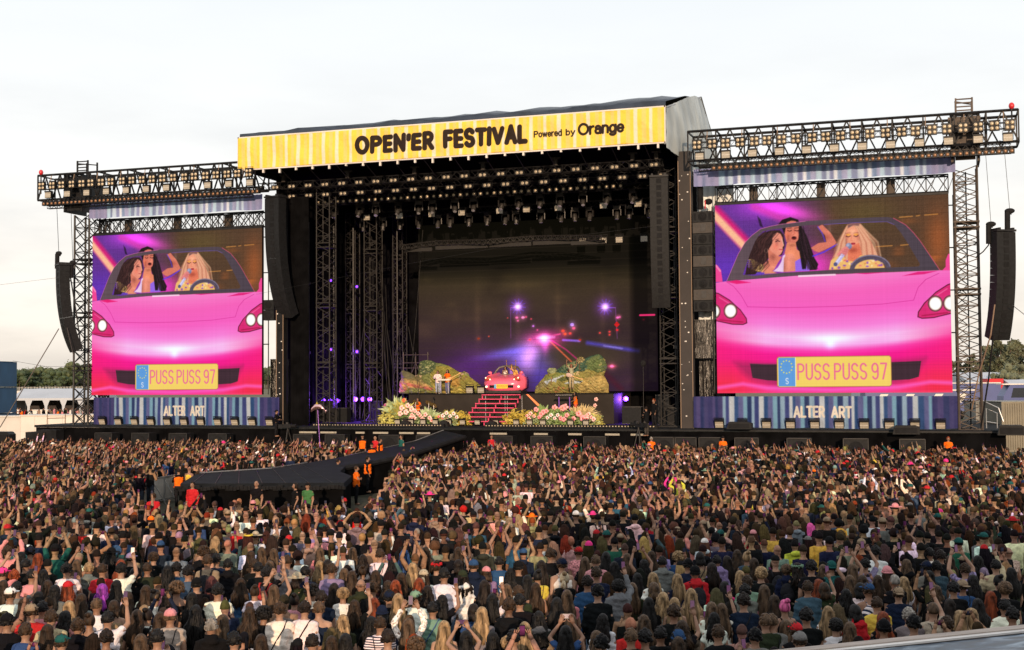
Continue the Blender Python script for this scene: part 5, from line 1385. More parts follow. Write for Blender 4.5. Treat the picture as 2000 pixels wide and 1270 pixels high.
plant('hibiscus', 832, 822, 2.5, .55, 'low shrub with four pink hibiscus blooms in the left bed', 'green', 5, [(821, 811), (832, 810), (840, 816), (826, 819), (844, 821)], 'pale', .24)
plant('spiky', 881, 812, 3.5, 1.1, 'round spiky yellow shrub at the right of the left bed', 'yellow', 6)
plant('bush', 862, 822, 2.6, .5, 'small orange pink flowering shrub left of the pink stairs', 'gold', 7, [(858, 814), (866, 817), (873, 818)], 'pink', .15)
plant('bush', 898, 823, 2.8, .7, 'low golden shrub beside the foot of the pink stairs', 'gold', 8)
plant('bush', 815, 828, 2.4, .6, 'dark green ground plant at the front of the left bed', 'dark', 9)
plant('agave', 768, 795, 3.2, .8, 'pale silvery agave behind the left end of the left bed', 'grey', 10, [(790, 782)], 'orange', .22)
plant('bush', 1008, 822, 3.0, .8, 'low golden shrub right of the pink stairs', 'gold', 11)
plant('bush', 1030, 820, 2.8, .75, 'yellow flowering shrub between the stairs and the right agave', 'gold', 12)
plant('agave', 1060, 812, 3.4, 1.15, 'bright green agave in the right flower bed', 'green', 13)
plant('hibiscus', 1062, 820, 2.7, .6, 'shrub with pink hibiscus in front of the right agave', 'green', 14, [(1054, 815), (1062, 805), (1068, 803), (1058, 809), (1048, 800)], 'pink', .22)
plant('bush', 1088, 824, 2.5, .9, 'green mound plant in the middle of the right bed', 'green', 15)
plant('hibiscus', 1097, 815, 3.2, .7, 'tall shrub with rose red blooms beside the straw tuft', 'green', 16, [(1084, 796), (1100, 797), (1105, 795), (1094, 800)], 'pink', .27)
plant('spiky', 1126, 806, 3.6, 1.25, 'big straw coloured grass tuft at the right of the right bed', 'tan', 17)
plant('spiky', 1152, 815, 3.2, .8, 'small pale grass tuft at the far right of the right bed', 'tan', 18)
plant('hibiscus', 1115, 824, 2.5, .7, 'low shrub with a row of pink blooms at the front of the right bed', 'green', 19, [(1096, 817), (1108, 811), (1121, 818), (1131, 808), (1139, 817), (1145, 815), (1102, 819)], 'pink', .26)
plant('bush', 1158, 826, 2.7, .6, 'yellow ground shrub at the right end of the right bed', 'yellow', 20)
plant('hibiscus', 1166, 790, 6.8, .5, 'pale flowering plant climbing the right end of the riser', 'grey', 21, [(1165, 780), (1163, 792)], 'pale', .2)
plant('hibiscus', 875, 824, 2.3, .55, 'low shrub of pale cream blooms in front of the spiky yellow shrub', 'grey', 31, [(866, 812), (873, 807), (880, 813), (887, 808), (893, 815)], 'white', .2)
plant('hibiscus', 812, 818, 2.3, .6, 'shrub of pale pink blooms between the two hibiscus clusters', 'grey', 32, [(806, 810), (812, 803), (818, 808), (810, 816), (803, 817)], 'pale', .2)
plant('hibiscus', 1040, 824, 2.4, .5, 'low shrub of pale blooms left of the right agave', 'grey', 33, [(1030, 812), (1037, 808), (1044, 813), (1034, 818)], 'pale', .18)
plant('hibiscus', 1078, 820, 2.2, .55, 'low shrub of cream blooms at the foot of the right agave', 'grey', 34, [(1070, 816), (1077, 811), (1084, 817), (1090, 811)], 'white', .18)
plant('hibiscus', 1150, 822, 2.3, .55, 'low shrub of pale pink blooms below the small pale tuft', 'grey', 35, [(1150, 809), (1156, 815), (1147, 818), (1160, 819)], 'pale', .2)
plant('spiky', 1140, 800, 4.2, 1.3, 'tall straw grass tuft rising behind the right bed', 'tan', 36)
plant('agave', 775, 790, 4.2, 1.3, 'tall pale green fan of leaves at the back of the left bed', 'grey', 37)
fl0 = flood((0, 0, 0), 'small floor flood light in front of the flower beds', 'floor floods along the flower beds', R_(8))
for i, u in enumerate((776, 790, 802, 826, 850, 876, 903, 932, 968, 1008, 1034, 1060, 1114, 1144)):
    p = PY(u, 824, 1.3); pos = (p[0], 1.3, DZ+.24)
    l_ = ordl('small floor flood light in front of the flower beds', i, 14)
    if i == 0: fl0.location = pos; fl0.scale = (.72, .72, .72); fl0['label'] = l_
    else: dup(fl0, pos, label=l_, rot=(R_(8), 0, 0))
fl1 = flood((0, 0, 0), 'floor flood light on the riser edge beside the pink car', 'riser floods', R_(8))
fl1.location = (PY(918, 760, 7.0)[0], 6.9, RZ+.28); dup(fl1, (PY(940, 760, 7.0)[0], 6.9, RZ+.28), rot=(R_(8), 0, 0))
# dotted LED edge battens on the stage front
for (ua, ub, lab) in ((612, 868, 'dotted LED batten along the stage edge left of the runway'), (948, 1285, 'dotted LED batten along the stage edge right of the runway')):
    a = PY(ua, 827, -.6); b = PY(ub, 829, -.6)
    t = thing('edge_batten', lab, 'stage light', ((a[0]+b[0])/2, -.6, DZ)); L2 = (b[0]-a[0])/2
    g = G(); g.bx(-L2, L2, -.12, .12, .0, .2); obj('housing', g, M['black'], t)
    g = G(); n = int(L2*2/.2)
    for k in range(n): g.ell((-L2+.1+k*.2, -.125, .11), (.05, .02, .04), 6, 4)
    obj('lens_row', g, M['glass_warm'], t)
for (u, lab) in ((793, 'black wedge monitor at the left bed'), (868, 'big black fan head on the stage edge left of the runway'), (961, 'black wedge monitor right of the runway')):
    p = PY(u, 823, .3); t = thing('stage_monitor', lab, 'monitor', (p[0], .3, DZ))
    g = G(); g.prism([(-.35, 0), (.35, 0), (.25, .3), (-.1, .42), (-.3, .25)], -.25, .25); obj('cabinet', g, M['speaker'], t)
    g = G(); g.bx(-.2, .2, -.27, -.252, .05, .22); obj('grille', g, M['black'], t)
# ---- drum kit
p = PY(822, 790, 5.6); DX = p[0]; t = thing('drum_kit', 'chrome drum kit with cymbals on the floor left of the riser', 'drums', (DX, 5.3, DZ))
M['drum'] = mat('drum', (.25, .18, .2), .25, .3, noise=(4, .3)); M['cymbal'] = mat('cymbal', (.7, .5, .2), .25, .8)
for (x, y, z, r_, h, ax) in ((0, 0, .35, .33, .5, 'y'), (-.35, .0, .85, .2, .25, 'z'), (.25, 0, .9, .2, .25, 'z'), (.8, .2, .5, .25, .4, 'z'), (-.85, .2, .6, .2, .2, 'z'), (1.3, .1, .35, .28, .4, 'y')):
    g = G(); d = (0, h/2, 0) if ax == 'y' else (0, 0, h/2)
    g.tube([(x-d[0], y-d[1], z-d[2]), (x+d[0], y+d[1], z+d[2])], r_, 16); o = obj('drum', g, M['drum'], t, smooth=False)
    g = G(); g.tube([(x-d[0]*1.02, y-d[1]*1.02, z-d[2]*1.02), (x-d[0]*.9, y-d[1]*.9, z-d[2]*.9)], r_*1.05, 16, caps=False); obj('hoop', g, M['steel_grey'], o)
for (x, y, z) in ((-.9, 0, 1.25), (-.4, .3, 1.5), (.6, .3, 1.45), (1.1, 0, 1.3)):
    g = G(); g.tube([(x, y, z), (x+.01, y+.03, z+.03)], [.26, .05], 16); c = obj('cymbal', g, M['cymbal'], t)
    g = G(); g.tube([(x, y, 0), (x, y, z)], .015, 5); obj('stand', g, M['steel_grey'], c)
# keyboards
def keyboard(x, y, z0, zz, label, wdt, mt='black', leg='steel_grey'):
    t = thing('keyboard', label, 'keyboard', (x, y, z0))
    g = G(); g.bx(-wdt/2, wdt/2, -.18, .18, zz, zz+.1); obj('body', g, M[mt], t)
    g = G(); g.bx(-wdt*.46, wdt*.46, -.195, -.05, zz+.101, zz+.115); obj('keys', g, M['white_paint'], t)
    for s_ in (-1, 1): g = G(); g.tube([(s_*wdt*.3, 0, 0), (s_*wdt*.3, 0, zz)], .04, 6); g.bx(s_*wdt*.3-.05, s_*wdt*.3+.05, -.3, .3, 0, .05); obj('leg', g, M[leg], t)
M['violet_steel'] = mat('violet_steel', (.22, .08, .45), .35, .3)
keyboard(PY(1102, 765, 4.6)[0], 4.6, DZ, 1.9, 'black keyboard on tall violet stand in front of the right hill', 1.25, 'black', 'violet_steel')
keyboard(PY(868, 738, 7.4)[0], 7.4, RZ+.05, .95, 'white keyboard on stand in front of the left hill', .95, 'white_paint')
# silver dolphin balloon held over the front rows
p = PY(622, 798, -8); t = thing('dolphin_balloon', 'shiny pink silver dolphin shaped foil balloon on a stick above the front rows', 'balloon', tuple(p))
M['foil'] = mat('foil', (.8, .5, .5), .12, .9, noise=(3, .2)); M['foil_gold'] = mat('foil_gold', (.8, .6, .1), .15, .8)
g = G(); g.tube([(-.52, 0, -.2), (-.4, 0, -.04), (-.15, 0, .12), (.12, 0, .12), (.32, 0, 0), (.46, 0, -.16)], [.03, .1, .17, .15, .08, .03], 12); g.prism([(.42, -.13), (.6, -.08), (.5, -.2), (.5, -.34)], -.02, .02); obj('body', g, M['foil'], t, smooth=True)
g = G(); g.prism([(-.2, .22), (-.1, .42), (.0, .22)], -.02, .02); obj('fin', g, M['foil_gold'], t)
g = G(); g.tube([(-.05, 0, -.1), (.1, 0, -2.4)], .015, 5); obj('stick', g, M['violet_steel'], t)
# ---- violet lamps lit in the left wing
def vlamp(u, v, y, label, watts):
    p = PY(u, v, y); t = thing('violet_spotlight', label, 'stage light', tuple(p))
    g = G(); g.tube([(0, .35, 0), (0, .1, 0), (0, 0, 0)], [.12, .2, .2], 10); obj('housing', g, M['steel_black'], t)
    g = G(); g.tube([(0, -.012, 0), (0, -.002, 0)], .16 if v > 700 else .09, 12); obj('lens', g, M['violet_lit'], t)
    if watts:
        l = bpy.data.lights.new('violet_light', 'POINT'); l.energy = watts*1.6; l.color = (.28, .08, 1.0); l.shadow_soft_size = .15
        lo = bpy.data.objects.new('violet_light', l); COL.objects.link(lo); lo.parent = t; lo.location = (0, -.4, 0)
vlamp(646, 548, 8, 'upper left violet spotlight among the wing towers', 0); vlamp(697, 560, 8, 'violet spotlight on the second wing tower', 0)
vlamp(646, 683, 8, 'violet spotlight half way down the wing tower', 30); vlamp(697, 687, 8, 'violet spotlight right of the lower wing tower', 30)
vlamp(632, 783, 7, 'leftmost violet lamp near the wing floor', 40); vlamp(645, 783, 7, 'second violet lamp near the wing floor', 0); vlamp(658, 783, 7, 'third violet lamp near the wing floor', 0)
vlamp(694, 780, 9, 'bright violet lamp left of the drum kit', 350); vlamp(709, 780, 9, 'small violet lamp between two lamps near the drums', 0); vlamp(722, 780, 9, 'violet lamp closest to the drum kit', 350)
vlamp(1222, 779, 9, 'violet lamp low beside the right hill', 250)
# equipment dimly seen in the wings
def rack(u, v, y, label, w_, h_, mt='speaker'):
    p = PY(u, v, y); t = thing('flight_case', label, 'case', (p[0], y, DZ))
    g = G(); g.bx(-w_/2, w_/2, -.35, .35, .08, h_); obj('body', g, M[mt], t)
    g = G()
    for s_ in (-1, 1):
        for zz in (.1, h_): g.bx(-w_/2-.01, w_/2+.01, s_*.36-.012, s_*.36+.012, zz-.03, zz+.02)
    obj('edge_rail', g, M['steel_grey_dark'], t)
for i, (u, y, w_, h_, l) in enumerate(((612, 5, 1.0, 1.3, 'black flight case near the first tower'), (640, 6, 1.2, 1.6, 'tall flight case between the wing towers'), (668, 5, 1.1, 1.1, 'low flight case right of the wing towers'), (735, 11, 1.0, 1.5, 'flight case in violet light behind the drums'),
                                  (1236, 5, 1.3, 1.2, 'black flight case behind the right camera operator'), (1296, 4, .9, 2.0, 'tall rack at the foot of the right tower'), (1316, 3, .7, 1.2, 'low rack beside the right pillar'))):
    rack(u, 815, y, l, w_, h_)
for u, y, lab in ((642, 7, 'left'), (657, 7, 'right')):
    pass
r = random.Random(12)
g = G()   # ropes and hanging cables in the left wing
for k in range(14):
    x = r.uniform(-15, -9.6); y = r.uniform(6, 12); dx = r.uniform(-1.6, 1.6); z0 = r.uniform(9, 17)
    g.tube([(x, y, z0), (x+dx*.5+r.uniform(-.1, .1), y, z0*.5+2), (x+dx, y, DZ+.2)], .022, 4)
tag(obj('rigging_cable', g, M['steel_dark']), 'tangle of thin ropes and cables hanging in the dark left wing', 'cable')
for k, (u, y, lab) in enumerate(((603, 3.5, 'thin brown scaffold pole beside the first tower'), (652, 6.4, 'tall pale brown scaffold pole in the middle of the left wing'), (690, 8, 'thin scaffold pole behind the violet spotlights'), (722, 9.5, 'thin scaffold pole left of the rear lattice tower'), (776, 11, 'thin scaffold pole at the left edge of the LED wall'), (1320, 2.5, 'thin pole between right tower and right pillar'))):
    p = PY(u, 700, y); t = thing('scaffold_pole', lab, 'pole', (p[0], y, DZ))
    g = G(); g.tube([(0, 0, 0), (0, 0, 14.5)], .06, 6); obj('tube', g, M['steel_grey_dark'], t)
    g = G(); g.bx(-.12, .12, -.12, .12, 5, 5.2); g.bx(-.12, .12, -.12, .12, 10, 10.2); obj('coupler', g, M['steel_grey_dark'], t)
t = thing('scaffold', 'low scaffold frame standing between the rear tower and the left hill', 'scaffold', (PY(812, 765, 11)[0], 11, DZ))
g = G()
for x in (-1.0, 0, 1.0): g.tube([(x, 0, 0), (x, 0, 5.2)], .04, 5)
for zz in (1.5, 2.8, 4.0, 4.4, 5.0): g.tube([(-1.1, 0, zz), (1.1, 0, zz)], .035, 5)
g.tube([(-1, 0, 2), (0, 0, 4.4)], .03, 4); g.tube([(1, 0, 2), (0, 0, 4.4)], .03, 4); obj('frame', g, M['steel_brown'], t)
g = G()
for k in range(5): g.bx(-.95+k*.4, -.65+k*.4, -.1, .0, 2.9, 3.15)
obj('lamp_glass', g, M['flood_glass'], t)
g = G(); g.tube([tuple(PY(500, 575, -1.8)), tuple(PY(800, 515, -1.8)), tuple(PY(1050, 470, -1.8)), tuple(PY(1290, 440, -1.8))], .007, 4); tag(obj('guide_wire', g, M['steel_black']), 'single thin wire crossing the dark stage opening between the line arrays', 'wire')
# microphones on stands
for u, y, z0, lab in ((847, 6.0, DZ, 'black microphone stand between the drum kit and the left hill'), (1257, 3.5, DZ, 'thin stand with small round lamp left of the right camera operator')):
    p = PY(u, 800, y); t = thing('microphone_stand', lab, 'stand', (p[0], y, z0)); h_ = 1.7 if u < 1000 else 4.0
    g = G(); g.tube([(0, 0, 0), (0, 0, h_)], .02, 6); g.tube([(0, 0, .0), (0, 0, .03)], .2, 12); obj('pole', g, M['steel_grey_dark'], t)
    g = G(); g.ell((0, 0, h_+.08), (.07 if u < 1000 else .2, .07, .1 if u < 1000 else .22), 8, 6); obj('head', g, M['black'], t)

# ================================================================ AROUND THE STAGE
def beam_wire(label, pts, mt, r=.02, name='guy_wire'):
    g = G(); g.tube([tuple(p) for p in pts], r, 5); tag(obj(name, g, M[mt]), label, 'wire')
beam_wire('dark guy rope from the far left line array down to the left', [PY(115, 642, -3), PY(0, 835, -6)], 'steel_brown', .035)
beam_wire('thin rope hanging from the foot of the far left line array', [PY(131, 640, -3), PY(147, 712, -3)], 'steel_grey_dark')
beam_wire('pale brown strap from the far right line array to the tower foot', [PY(1943, 595, -3.4), PY(1935, 655, -3.0), PY(1912, 730, -1.5), PY(1898, 800, -.5)], 'strap', .04)
beam_wire('black strap from the far right line array down to the stage end', [PY(1940, 655, -2.6), PY(1931, 740, -1.8), PY(1916, 835, -1)], 'black', .05)
beam_wire('thin rope leaving the frame right of the far right line array', [PY(1977, 596, -3), PY(2010, 622, -2)], 'steel_grey_dark')
beam_wire('black power cable looping from the far right line array to its tower', [PY(1938, 462, -2.6), PY(1930, 480, -2), PY(1920, 492, -1.2), PY(1906, 503, -.6)], 'black', .035)
beam_wire('black power cable looping from the far left line array to its tower', [PY(134, 536, -2.6), PY(136, 548, -2), PY(142, 553, -1.4), PY(152, 552, -.6)], 'black', .03)
beam_wire('very thin wire crossing the sky at the far left', [PY(-30, 560, -3), PY(150, 538, -1)], 'steel_grey', .012)
beam_wire('thin wire sagging over the trees at the far left', [PY(25, 705, 5), PY(90, 716, 5), PY(150, 716, 3)], 'steel_grey_dark', .012)
# ================================================================ BACKGROUND
def PD(u, v, D):      # point on a pixel's ray at a given depth along the view axis
    d = ray(u, v); f = CM @ Vector((0, 0, -1)); k = D/float(np.dot(d, np.array(f))); return CAM + k*d
M['container_blue'] = mat('container_blue', (.028, .080, .155), .85, noise=(.5, .2))
def container(u0, u1, D, z0, label, Ln=3.0, yawd=0, mt='container_blue', h=2.6):
    a, b = PD(u0, 760, D), PD(u1, 760, D)
    w_ = math.hypot(b[0]-a[0], b[1]-a[1]); yaw_ = math.atan2(b[1]-a[1], b[0]-a[0])
    t = thing('shipping_container', label, 'container', ((a[0]+b[0])/2, (a[1]+b[1])/2, z0), yaw_)
    g = G(); g.bx(-w_/2+.05, w_/2-.05, .03, Ln, .05, h-.05)
    n = int(w_/.16)
    for k in range(n): x = -w_/2+.1+k*(w_-.2)/n; g.bx(x, x+.08, -.02, .03, .12, h-.12)
    obj('corrugated_wall', g, M[mt], t)
    g = G()
    for s_ in (-1, 1): g.bx(s_*(w_/2-.05)-.06, s_*(w_/2-.05)+.06, -.05, .05, 0, h)
    g.bx(-w_/2, w_/2, -.04, .04, 0, .12); g.bx(-w_/2, w_/2, -.04, .04, h-.12, h); g.bx(-w_/2, w_/2, 0, Ln, h-.03, h+.01); obj('frame', g, M[mt], t)
    if 'doors' in label:
        g = G()
        for x in (-.8, -.25, .25, .8): g.tube([(x, -.09, .1), (x, -.09, h-.1)], .025, 5)
        obj('lock_rod', g, M['steel_grey'], t)
    return t
container(-75, -12, 127, 5.3, 'blue shipping container with doors on top of the stack at the far left', Ln=6)
container(-75, -12, 127, 2.66, 'blue ribbed shipping container in the middle of the stack at the far left', Ln=6)
container(-75, -12, 127, 0.0, 'blue shipping container at the bottom of the far left stack', Ln=6)
# white trailer wall
a, b = PD(-30, 812, 112), PD(196, 812, 108)
for (u0, u1, D, v, lab, mt) in ((-30, 40, 116, 815, 'pale grey site trailer wall at the far left edge', 'trailer_grey'), (40, 196, 110, 813, 'cream white trailer side behind the left end of the stage', 'white_paint')):
    M.setdefault('trailer_grey', mat('trailer_grey', (.5, .48, .45), .6, noise=(.6, .1)))
    a, b = PD(u0, v, D), PD(u1, v, D); w_ = math.hypot(b[0]-a[0], b[1]-a[1])
    t = thing('site_trailer', lab, 'trailer', ((a[0]+b[0])/2, (a[1]+b[1])/2, 0), math.atan2(b[1]-a[1], b[0]-a[0])); h = a[2]
    g = G(); g.bx(-w_/2, w_/2, 0, 2.5, .3, h); obj('body', g, M[mt], t)
    g = G(); g.bx(-w_/2-.05, w_/2+.05, -.1, 2.6, h, h+.1)
    for k in range(int(w_/1.2)): g.bx(-w_/2+k*1.2, -w_/2+k*1.2+.03, -.02, -.001, .3, h-.02)
    g.bx(-w_/2, w_/2, -.02, -.001, h*.55, h*.55+.03); obj('panel_joint', g, M['trailer_grey'], t)
t = thing('scaffold_rail', 'thin grey scaffold handrail in front of the cream trailer', 'scaffold', tuple(PD(110, 845, 104)))
g = G()
for x in (-.9, .85): g.tube([(x, 0, -1), (x, 0, 1.5)], .04, 5)
for z in (.05, 1.15): g.tube([(-.9, 0, z), (.85, 0, z+.04)], .035, 5)
obj('rail', g, M['strap'], t)
# marquee left
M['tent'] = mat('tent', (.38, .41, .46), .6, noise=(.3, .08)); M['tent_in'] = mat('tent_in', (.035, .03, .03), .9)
def marquee(u0, u1, D, zr, ze, depth, bays, label, open_front=True):
    a, b = PD(u0, 780, D), PD(u1, 780, D); w_ = math.hypot(b[0]-a[0], b[1]-a[1])
    t = thing('marquee_tent', label, 'tent', ((a[0]+b[0])/2, (a[1]+b[1])/2, 0), math.atan2(b[1]-a[1], b[0]-a[0]))
    g = G(); V = []
    for k in range(bays*4+1):
        x = -w_/2+w_*k/(bays*4); sag = .0 if k % 4 == 0 else -.06
        V += [(x, 0, ze+sag), (x, depth/2, zr+sag), (x, depth, ze+sag)]
    g.add(V, [(3*i+j, 3*i+3+j, 3*i+4+j, 3*i+1+j) for i in range(bays*4) for j in range(2)]); g.bx(-w_/2, w_/2, -.03, .0, ze-.35, ze-.005)
    for s_ in (-1, 1): g.prism([(0, 0), (.02, 0), (.02, .02)], 0, .01)
    for s_ in (-1, 1): g.add([(s_*w_/2, 0, ze), (s_*w_/2, depth/2, zr), (s_*w_/2, depth, ze), (s_*w_/2, depth, 0), (s_*w_/2, 0, 0)], [(0, 1, 2, 3, 4)])
    obj('roof', g, M['tent'], t)
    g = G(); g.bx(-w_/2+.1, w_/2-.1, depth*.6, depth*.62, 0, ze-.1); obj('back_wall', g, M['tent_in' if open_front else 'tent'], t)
    g = G()
    for k in range(bays+1):
        x = -w_/2+w_*k/bays; g.bx(x-.12, x+.12, -.02, .1, 0, ze)
        for s_ in (-1, 1):   # gathered curtain corners
            g.add([(x+s_*.1, -.025, ze-.2), (x+s_*.6, -.025, ze-.3), (x+s_*.22, -.025, ze*.6), (x+s_*.16, -.025, .1), (x, -.025, .1)], [(0, 1, 2, 3, 4) if s_ < 0 else (4, 3, 2, 1, 0)])
    obj('gathered_curtain', g, M['tent'], t)
    return t
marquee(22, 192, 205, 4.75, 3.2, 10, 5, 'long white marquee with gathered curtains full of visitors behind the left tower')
marquee(1893, 1996, 300, 6.6, 4.2, 18, 3, 'white marquee roof beyond the blue trucks on the right', False)
marquee(1700, 1900, 320, 6.4, 4.4, 18, 4, 'white marquee hidden mostly behind the right screen', False)
marquee(1984, 2060, 240, 5.0, 3.4, 12, 2, 'small white tent at the right edge of the frame', False)
g = G(); g.bx(-7, 7, -.3, .3, 0, 1.9)
p = PD(78, 800, 196); t = thing('white_bar', 'long white counter standing in front of the marquee', 'counter', (p[0], p[1], 0), .3)
g = G(); g.bx(-1.4, 1.4, -.3, .3, 0, 1.5); obj('front_panel', g, M['white_paint'], t); g = G(); g.bx(-1.5, 1.5, -.4, .4, 1.5, 1.58); obj('counter_top', g, M['trailer_grey'], t)

# trucks right
M['truck_blue'] = mat('truck_blue', (.05, .07, .20), .35, noise=(.5, .12)); M['glass_dark'] = mat('glass_dark', (.02, .025, .035), .1)
def truck(u0, u1, D, ztop, label, letters=False, cab=False):
    a, b = PD(u0, 760, D), PD(u1, 760, D); w_ = math.hypot(b[0]-a[0], b[1]-a[1])
    t = thing('blue_truck', label, 'truck', ((a[0]+b[0])/2, (a[1]+b[1])/2, 0), math.atan2(b[1]-a[1], b[0]-a[0]))
    g = G(); g.bx(-w_/2, w_/2, 0, 2.5, 1.1, ztop-.12)
    if cab: g = G(); g.prism([(-w_/2, .8), (-w_/2+.15, ztop*.6), (-w_/2+1.1, ztop-.2), (w_/2, ztop-.1), (w_/2, .8)], 0, 2.5)
    obj('body', g, M['truck_blue'], t)
    g = G(); g.bx(-w_/2, w_/2, -.05, 2.55, ztop-.12, ztop+.05); obj('roof_edge', g, M['white_paint'], t)
    g = G()
    for x in ([-w_*.35, w_*.25, w_*.36] if not cab else [-w_*.2, w_*.3]): g.tube([(x, -.05, .55), (x, .3, .55)], .55, 16)
    obj('wheel', g, M['black'], t)
    if cab: g = G(); g.add([(-w_/2+1.25, -.02, ztop*.55), (w_/2-.4, -.02, ztop*.55), (w_/2-.4, -.02, ztop-.6), (-w_/2+1.6, -.02, ztop-.6)], [(0, 1, 2, 3)]); obj('window', g, M['glass_dark'], t)
    if letters:
        g = G()
        for x in (-w_*.42, -w_*.18, w_*.08, w_*.3):
            g.add([(x, -.02, 2.2), (x+w_*.07, -.02, 2.2), (x+w_*.13, -.02, ztop-.5), (x+w_*.06, -.02, ztop-.5)], [(0, 1, 2, 3)])
        obj('white_print', g, M['white_paint'], t)
truck(1780, 1955, 235, 4.45, 'long blue truck trailer parked right of the right screen')
truck(1690, 1905, 60+110, 3.9, 'blue truck with big white shapes seen under the right screen', True)
truck(1958, 2030, 190, 4.5, 'blue truck cab at the right edge behind the pale container', cab=True)
p = PD(1944, 750, 245); t = thing('red_trailer', 'red trailer roof showing between the two blue trucks', 'trailer', (p[0], p[1], 0), .4)
g = G(); g.bx(-1.6, 1.6, 0, 2, .5, 5.05); obj('body', g, M['red_plastic'], t); g = G(); g.bx(-1.65, 1.65, -.05, 2.05, 5.05, 5.15); obj('roof_edge', g, M['red_plastic'], t)
M['beige_metal'] = mat('beige_metal', (.16, .145, .105), .5, noise=(1.0, .2)); M['grey_metal'] = mat('grey_metal', (.12, .12, .11), .45, noise=(.6, .3))
container(1955, 2035, 82, 0.9, 'beige grey metal container at the right edge beside the stage end', Ln=4, mt='beige_metal', h=3.2)
container(1905, 2060, 150, 0.0, 'dull grey low container behind the right tower', Ln=4, mt='grey_metal', h=2.75)
t = thing('handrail', 'small silver handrail at the right end of the stage', 'rail', tuple(PD(1934, 850, 76)))
g = G(); g.tube([(-.2, 0, 0), (-.2, 0, 1.6), (.4, 0, 1.3), (.4, 0, 0)], .035, 6); g.tube([(-.2, 0, .8), (.4, 0, .7)], .03, 6); g.tube([(-1.6, .5, 2.0), (-.4, .4, 2.05), (.5, .2, 1.6), (.75, .1, .8)], .04, 6); obj('rail', g, M['alu'], t)

# trees
M['leaf_far'] = mat('leaf_far', (.040, .062, .022), .7, noise=(.35, .45)); M['leaf_far_b'] = mat('leaf_far_b', (.062, .078, .026), .7, noise=(.35, .45)); M['leaf_right'] = mat('leaf_right', (.105, .115, .065), .8, noise=(.35, .4)); M['trunk'] = mat('trunk', (.07, .05, .035), .9, noise=(2, .3))  # leaves of the right trees are lightened: distance haze put into their colour
def tree(u, D, h, w_, label, seed, group, conifer=False, base=0.0):
    p = PD(u, 750, D); r = random.Random(seed); t = thing('pine_tree' if conifer else 'broadleaf_tree', label, 'tree', (p[0], p[1], base), r.uniform(0, 6), group)
    g = G(); g.tube([(0, 0, 0), (r.uniform(-.3, .3), 0, h*.5), (0, 0, h*.85)], [h*.022, h*.015, h*.006], 6)
    for k in range(7):
        a = r.uniform(0, 6.3); z = h*r.uniform(.3, .7); g.tube([(0, 0, z), (math.cos(a)*w_*.3, math.sin(a)*w_*.3, z+h*.12)], [h*.008, h*.003], 4)
    obj('trunk', g, M['trunk'], t)
    g = G(); n = 700; cl = []
    for k in range(26):
        a = r.uniform(0, 6.3)
        if conifer: z = r.uniform(.18, .97); rr = w_*.5*(1-z)**.8*r.uniform(.3, 1.0)+.2
        else: z = r.uniform(.28, .93); rr = w_*.5*math.sqrt(max(0, 1-((z-.55)/.45)**2))*r.uniform(.2, 1.0)
        cl.append((rr*math.cos(a), rr*math.sin(a), z*h, (w_*.10 if conifer else w_*.17)*r.uniform(.6, 1.3)))
    for k in range(n):
        c = cl[k % len(cl)]; d = Vector((r.gauss(0, 1), r.gauss(0, 1), r.gauss(0, .8))).normalized()*c[3]*r.uniform(.5, 1.1)
        ce = Vector(c[:3])+d; s_ = h*.022*r.uniform(.6, 1.5); u_ = Vector((r.uniform(-1, 1), r.uniform(-1, 1), r.uniform(-1, 1))).normalized(); v_ = u_.orthogonal()
        g.add([ce-u_*s_, ce+v_*s_*.7, ce+u_*s_, ce-v_*s_*.7], [(0, 1, 2, 3)])
    for c in cl[:20]: g.ell(c[:3], (c[3]*.62,)*3, 7, 5)
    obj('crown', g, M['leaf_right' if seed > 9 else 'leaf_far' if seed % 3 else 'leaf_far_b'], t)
    return t
r = random.Random(31)
T0 = [tree(30, 900, 13, 15, 'broadleaf tree in the dark wood beyond the field on the left', 1, 'trees beyond the left field')]
protoB = [tree(48, 880, 14, 14, 'broadleaf tree in the dark wood beyond the field on the left', 2, 'trees beyond the left field'), tree(66, 900, 15, 16, 'broadleaf tree in the dark wood beyond the field on the left', 3, 'trees beyond the left field'), T0[0]]
for k in range(34):
    u = 20+k*5.2+r.uniform(-2, 2); D = r.uniform(860, 1000)
    o = dup(protoB[k % 3], (0, 0, 0)); p = PD(u, 750, D); o.location = (p[0], p[1], 0); o.rotation_euler = (0, 0, r.uniform(0, 6)); s_ = r.uniform(.85, 1.25); o.scale = (s_, s_, s_*r.uniform(.85, 1.1)*(1.0 if 70 < u < 110 or u > 130 else .88))
for k in range(14):
    u = 516+k*3.5+r.uniform(-1, 1); D = r.uniform(860, 980); o = dup(protoB[k % 3], (0, 0, 0)); p = PD(u, 750, D); o.location = (p[0], p[1], 0)
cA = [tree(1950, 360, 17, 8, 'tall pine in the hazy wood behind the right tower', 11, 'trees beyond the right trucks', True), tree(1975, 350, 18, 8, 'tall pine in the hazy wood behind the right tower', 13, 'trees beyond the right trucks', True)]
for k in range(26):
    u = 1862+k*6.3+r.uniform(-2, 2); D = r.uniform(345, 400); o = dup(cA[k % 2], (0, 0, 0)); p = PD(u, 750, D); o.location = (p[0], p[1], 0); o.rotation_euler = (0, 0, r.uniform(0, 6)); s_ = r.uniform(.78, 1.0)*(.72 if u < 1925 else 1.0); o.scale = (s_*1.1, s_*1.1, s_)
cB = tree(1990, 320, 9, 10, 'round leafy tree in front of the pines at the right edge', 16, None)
tree(1962, 296, 7, 7, 'small bright bush tree in front of the white marquee on the right', 18, None); tree(1982, 270, 6.2, 6, 'small tree beside the tents at the right edge', 21, None)
